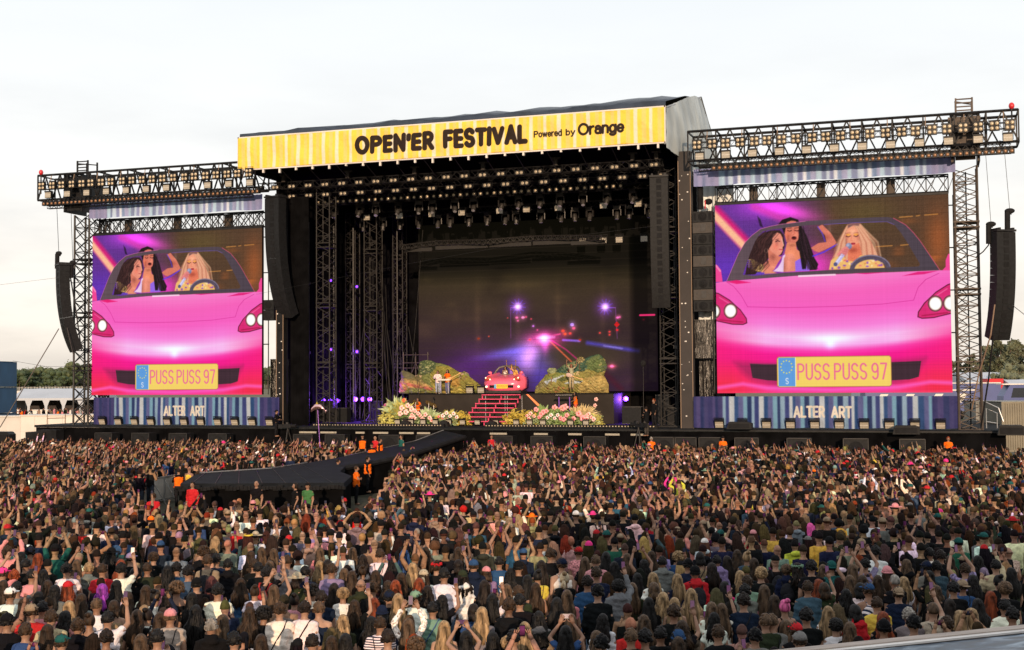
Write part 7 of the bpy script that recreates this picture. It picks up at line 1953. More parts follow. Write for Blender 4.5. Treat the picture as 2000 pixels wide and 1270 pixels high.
# the nearest people, as they stand in the photograph: head position, hair, top, then @pose ^hat *bag !pattern
NEAR = {
0: """475 110 slb Go!S;640 140 bbr Ro;755 130 sbk Wo@c;870 170 sbr No;960 205 sbk Bo;1045 150 wlb Oo;1045 260 wdb Ko;1190 130 sbk Wo;1240 210 sbk No;1255 280 sbk No^cB;1360 140 sbr Ko@h;1400 205 sgr Kl;1240 60 lbl Ko;1280 120 llb Ko;1180 80 sbr Ko^cX;1560 250 wlb Vo;1780 270 sbl Gl;1690 170 wlb Ko;1785 150 ubl Go!S;1850 120 bbr Rt;1940 215 wbr Gl^wY;1955 285 bbr Wo;1780 30 sbr Ko^cT;1650 10 sbr Wo
580 230 kbr Vo;680 240 wbr Vo!F;500 165 slb Ko@j;60 95 lbl Co@H;160 270 sbk Mo;165 370 lbk Po;235 330 sbk Go^cN;300 380 wrd Kt;430 310 sbk Mo!S@H^cK;520 470 sbk Wo@c;600 430 llb Pt@H;200 430 sbk Ko;250 515 sbk Po;340 510 wbk Ko;370 600 wbr Ko;25 600 lbr Ko;110 520 srd Ko;695 460 sbl Gh*s;800 470 sbr Ro;870 340 wbk Ko^hK;945 430 lrd Ko;1020 380 sbk Ko^cV;945 470 sbk Wo@j;1050 500 kbk Ko;1150 460 sbr Oo;1200 370 abr Ko*s;1310 480 wbk Ko;1380 460 sbk Bo;1470 490 sbk Do*x;1620 400 sbr To*k;1780 430 sbk Kh;1690 390 sbk No;1590 330 abr Ko;1960 360 lbr To;1985 430 sbr Ko
910 600 lbk Wt;800 630 lpu Ko;530 610 wrd Ko^cR;1535 585 sbk Ko^cK;1380 620 alb Kt;1140 640 lbr Wo;1000 690 lbr Ko;1215 680 ubk Wo;1310 700 ldb Wt;1700 640 sbk Wo@c;1880 580 wbr Bo;1990 640 ubr Wo;80 665 sbr Wo^cW@c;190 740 lbr Ko;300 690 lbk Ko;330 775 sbk Pl;635 710 lbr Go;540 770 lbl Ct;240 800 sbr Rl^cT;890 760 kbr Tt;755 750 slb Wo;510 850 lbk Po;840 860 sbk Wo@j;1150 830 udb Wo*k;1070 840 lbr Ko;1330 840 slb Co^cP*s;1530 800 wbk Kl;1650 920 sgr Kh;1740 880 llb Do;1950 820 wbr Ko;200 955 sbr Bo;370 960 lbr Kt;610 920 sbr Kh;480 1045 sbr Go^cM;830 1010 sdb Ko;1100 1040 llb Ko;1230 1010 sbk Wo@c;55 880 sbk Ko^cK;130 620 sbk Go@J;700 870 ubr Kt;1830 1030 sbk Ko;20 500 sbr Po^cF@H;60 330 sbr Pl@H;430 640 lbk Go;1500 700 lbk Ko;1250 860 lbr Ko;400 850 sbr Co""",
500: """470 40 bbr No;155 85 sbl Wo!S;300 100 sbl Wo;395 55 wrd Ko;790 100 wrr Kt@a;905 90 wdb Ro;975 110 sbk Co^vK;1135 60 kbl Ko;1240 50 sdb Nh;1445 80 sbk To;1540 100 wbk Ko;1700 40 sbr Ko^vK;1830 30 sbr Ko;1885 40 bbr Po;1985 80 lbl Wo;435 160 bbr Vo;500 190 sbr Po;585 185 sbk Ko^cK;650 205 sbk Wo*k;660 120 sbk Wo;325 160 llb Ko;230 160 wbk Ko;125 230 lbr Ko;830 210 kbl Ko;895 200 sbr Ko;925 265 bbr To@c;1060 220 ubl Nt;1340 210 sbr Wt;1465 190 sbr Ko^vK;1720 130 slb Bo*k;1580 170 llb Ko;1740 235 abr Ko;1770 290 sbk Oh;1840 230 sbk Ko@j
45 330 llb Go;140 340 llb Tt;235 260 sbr Bo!C;290 310 sbk Wo*x;405 250 sbk Th@J;500 330 llb Po;680 320 sbr Wo;755 330 llb Ko;970 350 sbr Wl*s@c;1070 420 lbk Ko;835 390 wdb Wt;1160 350 wbu Mo@p;1325 330 wbr Do;1395 280 alb Go;1225 460 lbl Ko;1410 445 ubr Ko^wR;1480 320 sdb Ko;1700 440 sbr Nh^cB;1800 490 kbr Vo^cP;1900 410 sbk Bo;1990 500 wbk Wo;20 460 sbk Ko;110 440 llb Go;245 400 sbr Go;385 490 sbk No;85 500 sbk Ko*k@j;320 540 kdb Oo^hC;500 440 lbl Go;590 470 sbr Vo;690 500 llb Ko;750 520 lbr Ko;830 480 ubr Ko;935 520 lbr Wo;1135 540 lbr Ko;1275 580 wrd Co;1310 515 lbr Wo^sC;1470 510 sbk Wl;1615 520 wdb Wh^vO;1785 600 ldb Ko;560 430 kdb Go@p
610 620 ldb Ko;680 660 abl Wo;820 590 bbr Oh;910 620 sbr Ko;1030 600 lbr Ko;1090 600 lrd Ko;140 640 llb Tt@H;435 640 abk Wo;510 690 sdb No;300 710 udb Po@j;380 780 sdb Wl*x;185 790 sbr Wl*x;490 780 slb Nt;60 820 abk Ko;925 740 lrd Ko;1040 690 sbk Ko^cN;1110 710 lbl Ko;985 810 kbk Ko^bN;1245 690 sbr Wo^cL;1340 640 wdb Ko;1455 720 lbk Ko@j;1380 780 sbk Lo*x;1700 790 kdb Bo;1765 820 lbl Go;1845 710 lbk Wo@J;1960 630 llb Go;1975 760 sbr Kl;680 880 lbl Oo;900 890 wbk Ko;970 900 sbr Wo!S*s;1190 910 llb Wl!F@H;1470 930 lbl Kt;1030 1010 sdb Ko;440 1045 sdb Ko;590 1050 lbr Ko;700 1030 lbk Ko;1640 1010 lbk Kt@h;1850 1020 lbk Ko;1970 1050 abl Go;40 1040 lbr Ko;1250 1070 alb Ko;770 760 lbr Ko@j;1580 430 kdb Ko@J;1580 330 lbr Go@j;1900 280 lbr Kt@H""",
1000: """155 55 lbl Wo^hX@H*k;300 30 sbk Ko;335 80 sbr Wt;500 40 sbr Ko^cW;670 60 sbk Wo*k;785 110 sbk Ko;960 65 sbk Wh^cK;1045 130 abr No;1520 30 sbk Oo;30 240 sbk Bo!C;210 160 sbk No;100 130 llb Ko;420 230 lrd Ko;460 240 kbl Po;570 170 lbk Ko;660 190 lbr Ko^sR;600 285 lbr Po^sF;570 275 lbl Ko;520 330 sbr Po^cR!F;700 240 llb Ko;740 200 sbr Ko^cM;800 250 sbk Mo;930 260 lbk Ko;1030 240 lbl Ko@c;1150 315 sdb Vo*k;1090 360 wbr Ko;1220 230 lrd Do@H;1310 260 lbr Ko;1440 230 wlb Po@H;1505 260 llb Wh^bW;1560 170 sbk Ko^cK;1640 250 sbk No;1630 190 sbk Ko^cM;1750 210 lbr Ko;1870 240 slb Ko;1885 190 lbr Ro^cP;220 290 sdb To;300 350 sbr Ko;320 280 lbl Ko;410 140 lbr Ko@H;50 60 lbl Ko@c
390 430 sbr Wt^cN;570 410 llb Ko;655 400 slb Po;735 370 lbk Ko;800 445 wbk Wo;900 380 llb Ko;1030 430 lbk Kt@H;1175 410 sbk Gh;1300 370 abl Bo@c;1375 430 sbk No^cK;1470 370 kbk Tt*x;1600 400 sbk Vh*x;1680 400 ldb Ko;1835 370 ubl Do;1760 350 wbr Ko;50 450 sbk Ko^cK;200 520 ubk Yo*s;230 440 ldb Oo;120 560 lbk Ko;660 500 sbr No!F;590 570 sdb Bl;980 540 lbk Ko;1100 540 lbl Wo;1290 550 lbl No;1430 490 sbk Rh^cK*k;1780 520 lbl Ko;1945 500 abl Ko;1840 570 sbr Lo;410 540 ubl Ko^sC;185 620 lbr Wt;50 650 sbr Oo*k;430 680 llb Po;350 740 lbk Ko;670 650 sbk Kl^cK;830 600 abk Gh@j;940 620 llb Oo;1110 620 klb Ko;1180 700 wbl Wt;1070 740 lbk Ko;1270 740 lbl Kt;1400 670 wbl Kt;1660 610 lbk Fo*k;1820 640 sbk Gh;1810 720 sdb No*x;1970 640 llb Pt;1890 420 lbr Ko;1300 1060 lbr Ko
1560 780 llb Wo@c;1580 860 lbk Wo;1265 810 sbr Ko;710 870 lbk Wl*x;460 870 llb Kt;1030 880 wlb Ko;210 850 wbk Gh;100 940 wbl Ko;420 970 lbk Bo@h;660 1010 llb Ko;930 1000 slb Ko;1040 1010 sbk Ko;1300 1010 sbk Ko^bB;1330 930 wbr Ko@J;1610 970 sbr Ko;1980 880 slb Oo;1900 1000 sbk Go^cK@c;700 1060 sbk Ko^cK;10 1010 sbk Ko;1640 790 llb Wo@j;60 720 sbk Ko;1560 460 ldb Ko;1160 980 sbk Ko""",
1500: """40 170 sbk Yo;110 80 llb Ko;170 160 klb Ko;330 130 lpk Ko;460 90 sbr Ko^cT;550 100 abk Yh;640 60 sbk Wt;750 150 abk Ko@c;830 180 kbr Ko;895 95 sbr Go^cT;960 80 slb Ko;1280 130 sbr Ko@H;1325 60 sbr Oo^cM;1185 200 sbk Ko;1485 170 sbk Wo;1500 110 llb Ko;1400 220 sbk Ko;1650 210 abk Go;1710 200 sbk To^cK;1925 190 sbk Wo!F;1765 140 sbk Ko;1850 150 lbk Ko;75 310 bbr Lo;120 250 wbk No!F;210 270 sbk Yh;275 310 zbr No;400 210 sbk Yo*x;480 250 sbk No^vK;620 280 sbk Go;730 270 sbr Ko^vT;840 330 sbk Wo;910 300 wlb Ko;1100 240 sbr Wo@j;1195 300 sbk Ko;1265 340 sbk Wo;1350 360 sdb Ko;1490 260 sbk Mo^cM;1690 310 lbk Ko^cR;1880 330 bbr Co!F;1830 310 sbr Ko;1540 60 lbr Ko@j;1340 20 lbl Ko^bF
145 470 alb Nh*k;340 450 sbk Ko;495 450 sbk Mo^bM!F;660 470 llb Kt@H;760 430 sbk Vo@H;930 490 lbr Oo^bP;1080 430 llb Kh@H;990 560 zgr Ko;1060 570 lbl Wo;1240 450 sbk Go^cN;1320 450 sbk Do;1260 520 lbk Ko;1640 400 wbk Ko;1780 440 sbk Cl@J;1540 470 sbr Vo!F@H;310 610 sbr Dl;395 590 wrd Tt;610 670 wbk Go;640 560 llb Ko;720 620 kbk Wo;785 630 sbr Wt^cB!C;1020 660 sbr Nl^vT;850 740 sbr Yo;1520 600 sbr Bo^vT*x;1310 640 llb Ko;1420 750 ldb Ko;1740 690 lrd Vo;1850 620 alb Ko;1800 560 ubk Ko;50 720 lbr Ko;130 760 uP_ Kt;230 460 wdb Ko^wL;430 470 llb Ko;860 560 lbr Ko;740 560 lbr Vo;1420 400 lbr Ko;1600 560 lbk Ko;1900 500 lbk Oo
470 810 wbl Wo;680 800 kbk Rh;300 840 sbk Ko;530 910 abk Wo;640 940 llb Ko;220 950 sbr Ko^cR;250 1030 sbr Ko^cG;30 880 slb Go*s;140 920 wlb Ko;900 860 lrd Ko;905 930 sbk Ko^bK;1100 830 sgr Go;1140 900 sbk Go^cK;1290 790 zlb Co*s@J;1400 900 sbr Ko;1500 850 lbl Ko;1590 830 lbl Ko;1640 750 wbk Bo;1850 760 sbk Wo;1910 830 sbk Ko;440 620 kbr Oo@j;1980 960 lbk Ko;1450 620 sbk Ko""",
}
def parse_near():
    out_ = []
    for x0, txt in NEAR.items():
        for i, tok in enumerate(txt.replace('\n', ';').split(';')):
            a = tok.split()
            if len(a) < 4: continue
            P = Person(); P.u = x0+float(a[0])/4; P.v = 1000+float(a[1])/4
            h = a[2]; P.hs = h[0]; P.hc = h[1:3] if h[1:3] in HAIR else 'pk'
            s_ = a[3]; P.top = s_[0]; P.sleeve = {'o': 'tee', 'l': 'long', 'h': 'hood', 't': 'tank'}[s_[1]]
            s_ = s_[2:]; P.pose = 'd'; P.hat = None; P.hatl = ''; P.ex = ''; P.mt = 'cloth'
            while s_:
                c = s_[0]
                if c == '@': P.pose = s_[1]; s_ = s_[2:]
                elif c == '^': P.hat = {'c': 'cap', 'v': 'bcap', 'b': 'beanie', 'h': 'hat', 's': 'scarf', 'w': 'wreath'}[s_[1]]; P.hatl = s_[2]; s_ = s_[3:]
                elif c == '*': P.ex += s_[1]; s_ = s_[2:]
                elif c == '!': P.mt = {'S': 'cloth_stripe', 'F': 'cloth_print', 'C': 'cloth_check'}[s_[1]]; s_ = s_[2:]
                else: s_ = s_[1:]
            out_.append(P)
    return out_
PPL = parse_near()
rnd = random.Random(77)
for i, P in enumerate(PPL):
    P.seed = i
    P.sex = 'f' if P.hs in 'lwkpu' else ('m' if P.hs in 'sbz' else rnd.choice('mf'))
    P.scale = rnd.uniform(1.08, 1.16) if P.sex == 'm' else rnd.uniform(1.02, 1.09)
    P.var = rnd.randrange(3); P.skin = rnd.choice(SKIN[:4]) if rnd.random() < .97 else SKIN[4]
    P.hatc = TOP.get(P.hatl, (.1, .1, .1)); P.bagc = (.02, .02, .024) if rnd.random() < .75 else rnd.choice([(.3, .03, .03), (.25, .2, .15), (.05, .1, .2), (.3, .08, .3)])
    q = PZ(P.u, P.v, 1.605*P.scale); P.loc = (float(q[0]), float(q[1]), 0.02)
# the largest 300 in the picture are things of their own
PPL.sort(key=lambda P: -P.v)
# those under the bar roof cannot be seen
MOST = 292
NEARP, FARP = PPL[:MOST], PPL[MOST:]

def words(s_): return len(s_.split())
def hair_txt(P):
    h = ('shaved head' if P.hs == 'b' else 'cropped %s hair' % HN[P.hc] if P.hs == 'z' else '%s %s hair' % ({'s': 'short', 'l': 'long', 'w': 'wavy', 'k': 'bobbed', 'p': 'tied', 'u': 'tied up', 'a': 'curly'}[P.hs], HN[P.hc]))
    if P.hs == 'u': h = '%s hair bun' % HN[P.hc]
    return h
def top_txt(P):
    pt = {'cloth_stripe': 'striped ', 'cloth_print': 'patterned ', 'cloth_check': 'checked '}.get(P.mt, '')
    return pt + TN[P.top] + {'tee': ' shirt', 'long': ' jumper', 'hood': ' hoodie', 'tank': ' vest'}[P.sleeve]
def hat_txt(P): return '%s %s' % (TN[P.hatl], {'cap': 'cap', 'bcap': 'cap', 'beanie': 'beanie', 'hat': 'hat', 'scarf': 'headscarf', 'wreath': 'wreath'}[P.hat]) if P.hat else ''
def core(P):
    if P.hat: return '%s and %s' % (hat_txt(P), top_txt(P))
    return '%s and %s' % (hair_txt(P), top_txt(P))
from collections import Counter
cc = Counter(core(P) for P in NEARP)
POSE_T = {'h': 'raised phone', 'H': 'arms up', 'j': 'phone up', 'J': 'phone up', 'c': 'phone', 'a': 'hands joined overhead', 'p': 'one arm up'}
used = set()
uni = [P for P in NEARP if cc[core(P)] == 1]
for P in NEARP:
    base = core(P); lab = 'person with '+base
    ex = {'k': 'rucksack', 's': 'thin drawstring bag', 'x': 'shoulder strap'}
    if P.ex: lab += ', '+ex[P.ex[0]]
    if cc[base] > 1:
        # point to the nearest person whose own look is unique
        cand = sorted((Q for Q in uni if Q is not P), key=lambda Q: (Q.u-P.u)**2+((Q.v-P.v)*1.3)**2)
        ok = None
        for Q in cand[:14]:
            dx, dy = P.u-Q.u, P.v-Q.v
            rel = ('left of' if dx < 0 else 'right of') if abs(dx) > abs(dy) else ('behind' if dy < 0 else 'nearer than')
            for start in (lab, 'person with '+base, base, '%s, %s' % (hair_txt(P), TN[P.top])):
                l_ = '%s, %s %s' % (start, rel, core(Q))
                if words(l_) <= 13 and l_ not in used: ok = l_; break
            if ok: break
        lab = ok or (lab+' near row %d' % int(P.v))
    used.add(lab); P.label = lab
for P in NEARP:
    build_person(P, P.label)
    if P.pose in PHONE_AT:
        l_ = 'phone held by '+P.label
        while words(l_) > 16: l_ = ' '.join(l_.split()[:16])
        add_phone(P, l_)
# ================================================================ THE REST OF THE CROWD: one mass of low detail figures
class A_:    # numpy piece: verts, faces(quads/tris padded), region per vertex
    def __init__(s, g, reg):
        s.V = np.array(g.v, 'f'); s.F = [f for f in g.f]; s.reg = reg
def piece(fn, reg):
    g = G(); fn(g)
    V = np.array(g.v, np.float32); Q = np.array([list(f)+([f[2]] if len(f) == 3 else []) if len(f) <= 4 else list(f[:4]) for f in g.f if len(f) <= 4], np.int64)
    extra = [f for f in g.f if len(f) > 4]
    ex = []
    for f in extra:
        for i in range(1, len(f)-1): ex.append([f[0], f[i], f[i+1], f[i+1]])
    if ex: Q = np.concatenate([Q, np.array(ex)]) if len(Q) else np.array(ex)
    return V, Q, reg
PC = {}
PC['head'] = piece(lambda g: (g.ell((0, .015, 1.605), (.076, .092, .115), 7, 6), g.tube([(0, -.01, 1.40), (0, .01, 1.56)], .055, 6, caps=False), g.loft([(0, 0, 1.36, .15, .095), (0, 0, 1.44, .08, .07), (0, 0, 1.48, .05, .05)], 8, caps=False)), 'skin')
for sx in 'mf':
    S_ = SECS[sx]
    def tor(g, S_=S_): g.loft([(0, 0, S_[i][0], S_[i][1]+.02, S_[i][2]+.02) for i in (1, 3, 5, 6, 7)], 10, caps=False)
    PC['torso'+sx] = piece(tor, 'top')
    def tank(g, S_=S_): g.loft([(0, 0, S_[i][0], S_[i][1]+.012, S_[i][2]+.012) for i in (1, 3, 5)]+[(0, 0, 1.39, .10, .10)], 10, caps=False)
    PC['tank'+sx] = piece(tank, 'top')
PC['shoulders'] = piece(lambda g: g.loft([(0, 0, 1.30, .165, .108), (0, 0, 1.38, .165, .10), (0, 0, 1.43, .10, .078), (0, 0, 1.46, .06, .06)], 10, caps=False), 'skin')
PC['legs'] = piece(lambda g: [g.tube([(s_*.09, 0, .95), (s_*.10, 0, .05)], [.10, .06], 5) for s_ in (-1, 1)], 'bottom')
for k in 'dhHjcuap':
    for side in (1, -1):
        p = arm_pts(k, side); s0 = p[0]
        PC['up%s%d' % (k, side)] = piece(lambda g: g.tube([s0-Vector((.05*side, 0, .01)), s0, p[1]], [.058, .066, .052], 6, caps=False), 'sleeve1')
        PC['lo%s%d' % (k, side)] = piece(lambda g: g.tube([p[1], p[2]], [.047, .034], 6, caps=False), 'sleeve2')
        def hn(g, p=p, side=side):
            d = (p[3]-p[2]).normalized(); g.tube([p[2], p[2]+d*.05, p[3]], [.026, .036, .026], 5, flat=.55)
            for q in range(3): b = p[3]; g.tube([b+Vector(((q-1)*.02, 0, 0))*side, b+d*.055+Vector(((q-1)*.03, .01, 0))*side], [.010, .007], 3)
        PC['ha%s%d' % (k, side)] = piece(hn, 'skin')
for k, (px, py, pz, land) in PHONE_AT.items():
    w_, h_ = (.15, .076) if land else (.076, .15)
    PC['ph'+k] = piece(lambda g: g.box((px, py, pz), (w_, .012, h_)), 'phone')
    PC['sc'+k] = piece(lambda g: g.box((px, py-.009, pz), (w_*.88, .004, h_*.88)), 'screen')
def low_hair(style, var):
    r = random.Random(style+str(var)+'low')
    def fn(g):
        def cap(sx, sy, sz, zb, front=.04, n=9, m=7, rough=.04):
            def f(p, d):
                k = 1+r.uniform(-rough, rough); q = Vector((p.x*k, p.y*k, p.z*k))
                if d.y > .25 and d.z < .5: q.y = min(q.y, front)
                q.z = max(q.z, zb); return q
            g.ell((0, 0, 1.625), (sx, sy, sz), n, m, fn=f)
        if style == 's': cap(.085, .108, .116, -.03)
        elif style == 'b': cap(.0775, .097, .06, -.03, front=-.01, rough=0)
        elif style in 'lw':
            z1 = (1.16, 1.05, 1.28)[var % 3]; cap(.092, .110, .113, -.13)
            for k in range(7):
                a = -1.3+2.6*k/6; wv = .02 if style == 'w' else .006
                g.tube([(math.sin(a)*.085, -math.cos(a)*.09-.01, 1.66), (math.sin(a)*.105, -.03-math.cos(a)*.085, 1.50), (math.sin(a)*.13+wv, -.125-.012*math.cos(a), 1.36), (math.sin(a)*.11+r.uniform(-.02, .02), -.14, z1+r.uniform(-.03, .04))], [.03, .036, .036+wv*.5, .012], 5, flat=.6)
        elif style == 'k': cap(.096, .118, .116, -.16, front=.05)
        elif style == 'p': cap(.085, .106, .110, -.07); g.tube([(0, -.10, 1.66), (0, -.16, 1.60), (0, -.16, 1.42), (.01, -.14, 1.26)], [.02, .034, .034, .008], 5)
        elif style == 'u': cap(.085, .106, .110, -.07); g.ell((0, -.085, 1.735), (.05, .05, .042), 6, 5)
        elif style == 'a':
            cap(.118, .130, .130, -.08, rough=.12, n=11, m=8)
    return piece(fn, 'hair')
for s_ in 'sblwkpua':
    for v_ in range(3): PC['hair%s%d' % (s_, v_)] = low_hair(s_, v_)
PC['hatcap'] = piece(lambda g: (g.ell((0, 0, 1.655), (.092, .112, .098), 9, 6, fn=lambda p, d: Vector((p.x, p.y, max(p.z, -.01)))), g.ell((0, .13, 1.66), (.07, .08, .01), 6, 4)), 'hat')
PC['hatbcap'] = PC['hatcap']
PC['hatbeanie'] = piece(lambda g: g.ell((0, 0, 1.655), (.095, .116, .108), 9, 7, fn=lambda p, d: Vector((p.x, p.y, max(p.z, -.04)))), 'hat')
PC['hathat'] = piece(lambda g: (g.ell((0, 0, 1.67), (.094, .112, .10), 9, 6, fn=lambda p, d: Vector((p.x, p.y, max(p.z, -.01)))), g.tube([(0, 0, 1.66), (0, 0, 1.668)], [.19, .18], 12)), 'hat')
PC['hatscarf'] = PC['hatbeanie']; PC['hatwreath'] = piece(lambda g: g.tube([(.1*math.cos(a*PI/5), .12*math.sin(a*PI/5), 1.69) for a in range(11)], .022, 5, caps=False), 'hat')
PC['hood'] = piece(lambda g: (g.ell((0, -.10, 1.44), (.13, .085, .07), 8, 5)), 'top')
PC['pack'] = piece(lambda g: (g.ell((0, -.2, 1.2), (.14, .09, .19), 8, 6),), 'bag')
PC['strap'] = piece(lambda g: [g.tube([(s_*.09, -.14, 1.34), (s_*.105, -.07, 1.47), (s_*.11, .06, 1.45)], .018, 4) for s_ in (-1, 1)], 'bag')

rng = random.Random(2024)
# where people stand: everywhere the picture shows heads, not in the moat round the catwalk
def in_poly(x, y, poly):
    c = False; n = len(poly)
    for i in range(n):
        (x0, y0), (x1, y1) = poly[i], poly[(i+1) % n]
        if (y0 > y) != (y1 > y) and x < (x1-x0)*(y-y0)/(y1-y0)+x0: c = not c
    return c
MOAT = [(340, 905), (372, 928), (430, 915), (530, 908), (600, 898), (690, 876), (700, 852), (790, 852), (880, 840), (960, 846), (905, 862), (840, 874), (790, 886), (768, 905), (752, 940), (748, 972), (690, 992), (600, 985), (500, 985), (420, 992), (345, 990), (300, 1000), (262, 985), (250, 945)]
BARP = [(p[0], p[1]) for p in (PD(1505, 1270, 11.3)[:2]-np.array((1.6, 0)), PD(2060, 1214, 12.7)[:2]+np.array((1, .3)), PD(2060, 1500, 8)[:2], PD(1380, 1500, 7)[:2])]
taken = {}
cell = .6
def near_ok(x, y, dmin):
    ci, cj = int(x//cell), int(y//cell)
    for i in range(ci-2, ci+3):
        for j in range(cj-2, cj+3):
            for (a, b) in taken.get((i, j), ()):
                if (a-x)**2+(b-y)**2 < dmin*dmin: return False
    return True
def put(x, y): taken.setdefault((int(x//cell), int(y//cell)), []).append((x, y))
for P in PPL: put(P.loc[0], P.loc[1])
CREWPTS = []
FAR = list(FARP)
vmin_near = min(P.v for P in NEARP)
tops = 'K'*62+'W'*14+'G'*8+'N'*10+'B'*3+'T'*5+'O'*5+'P'*2+'C'*3+'R'*2+'D'*3+'V'*1+'M'*1+'Y'*1
hairs = ['br']*30+['db']*30+['bk']*18+['lb']*18+['bl']*8+['rd']*3+['gr']*2
styles = 's'*34+'l'*28+'w'*14+'p'*6+'u'*5+'k'*5+'a'*4+'b'*3
poses = 'd'*80+'j'*7+'h'*6+'H'*2+'J'*3+'c'*14+'u'
def mk(x, y, u, v, D):
    P = Person(); P.u, P.v = u, v; P.loc = (x, y, .02); P.seed = len(FAR)+1000
    P.hs = rng.choice(styles); P.hc = rng.choice(hairs); P.top = rng.choice(tops); P.sleeve = rng.choice(['tee']*4+['long']*3+['tank']*3+['hood']*2)
    P.pose = rng.choice(poses) if D < 60 else rng.choice(poses+'jhJ'*4); P.hat = None; P.hatl = 'K'; P.ex = ''; P.mt = 'cloth'
    q = rng.random()
    if q < .075: P.hat = 'cap'; P.hatl = rng.choice('KKKWTNGRPMB')
    elif q < .09: P.hat = rng.choice(['beanie', 'hat']); P.hatl = rng.choice('KTCRPNF')
    if rng.random() < .08: P.ex = 'k'
    P.sex = 'f' if P.hs in 'lwkpu' else 'm'; P.scale = rng.uniform(1.0, 1.13) if P.sex == 'm' else rng.uniform(.94, 1.04); P.var = rng.randrange(3)
    P.skin = rng.choice(SKIN[:4]); P.hatc = TOP[P.hatl]; P.bagc = (.02, .02, .024); return P
# stand-outs seen in the middle of the crowd
SPEC = [(1310, 948, 'l', 'br', 'F', 'hood', 'H', 'beanie', 'F'), (1378, 925, 's', 'br', 'W', 'tee', 'd', 'hat', 'L'), (905, 998, 'a', 'rr', 'K', 'tee', 'd', None, 'K'), (1343, 945, 's', 'bk', 'R', 'tank', 'd', None, 'K'), (1372, 945, 's', 'br', 'T', 'tee', 'h', None, 'K'),
        (820, 985, 's', 'br', 'K', 'tee', 'd', 'beanie', 'F'), (268, 905, 's', 'br', 'W', 'tee', 'd', None, 'K'), (292, 910, 's', 'br', 'G', 'tee', 'c', None, 'K'), (202, 930, 'l', 'bl', 'Y', 'tee', 'd', None, 'K'), (215, 935, 's', 'br', 'R', 'long', 'd', None, 'K'), (140, 945, 'l', 'br', 'P', 'long', 'h', None, 'K'),
        (187, 872, 'k', 'lb', 'C', 'hood', 'd', None, 'K'), (916, 942, 's', 'br', 'G', 'hood', 'H', None, 'K'), (890, 952, 's', 'br', 'C', 'tee', 'd', None, 'K'), (862, 960, 's', 'bk', 'K', 'long', 'd', None, 'K'), (1000, 945, 's', 'br', 'C', 'tee', 'j', None, 'K'), (1065, 940, 's', 'bk', 'K', 'tee', 'd', None, 'K'), (1152, 930, 'l', 'lb', 'C', 'tee', 'H', None, 'K'),
        (1247, 955, 'l', 'br', 'N', 'tee', 'd', None, 'K'), (1590, 920, 's', 'bk', 'B', 'tee', 'd', 'cap', 'X'), (1815, 898, 's', 'bk', 'W', 'tee', 'd', None, 'K'), (1893, 935, 's', 'br', 'W', 'tee', 'd', None, 'K'), (1945, 915, 's', 'br', 'W', 'tee', 'd', None, 'K'), (1750, 955, 's', 'bk', 'W', 'tee', 'h', None, 'K'), (1885, 960, 's', 'br', 'K', 'long', 'd', None, 'K'),
        (1660, 950, 's', 'bk', 'W', 'tee', 'd', None, 'K'), (1470, 952, 's', 'br', 'T', 'tee', 'd', None, 'K'), (1550, 960, 'l', 'lb', 'L', 'tee', 'd', None, 'K'), (1190, 893, 's', 'br', 'R', 'tee', 'd', 'cap', 'R'), (985, 902, 's', 'br', 'R', 'tank', 'd', None, 'K'), (240, 905, 's', 'br', 'R', 'tee', 'd', 'cap', 'R'), (150, 1005, 's', 'br', 'D', 'long', 'd', None, 'K'), (250, 990, 's', 'br', 'C', 'tee', 'j', None, 'K')]
for (u, v, hs, hc, tp, sl_, ps, ht, hl_) in SPEC:
    q = PZ(u, v, 1.62); P = mk(float(q[0]), float(q[1]), u, v, 50); P.hs, P.hc, P.top, P.sleeve, P.pose, P.hat, P.hatl = hs, hc, tp, sl_, ps, ht, hl_
    P.hatc = TOP[hl_]; P.sex = 'f' if hs in 'lwk' else 'm'; FAR.append(P); put(P.loc[0], P.loc[1])
# jittered fill
N_TRY = 0
for D_band in range(1):
    y = -66.0
    while y < -3.4:
        x = -44.0
        while x < 46:
            px = x+rng.uniform(-.26, .26); py = y+rng.uniform(-.24, .24)
            x += .50
            u, v, D = proj((px, py, 1.62))
            if D < 10 or u < -50 or u > 2050 or v > 1330: continue
            if rng.random() < .10: continue
            if in_poly(u, v, MOAT): continue
            u0_, v0_, _ = proj((px, py, .05))
            if in_poly(px, py, BARP): continue
            nearzone = v > vmin_near-4
            if not near_ok(px, py, .50 if nearzone else .43): continue
            if nearzone and rng.random() < .55: continue
            P = mk(px, py, u, v, D); FAR.append(P); put(px, py)
        y += .56
print('far people', len(FAR))
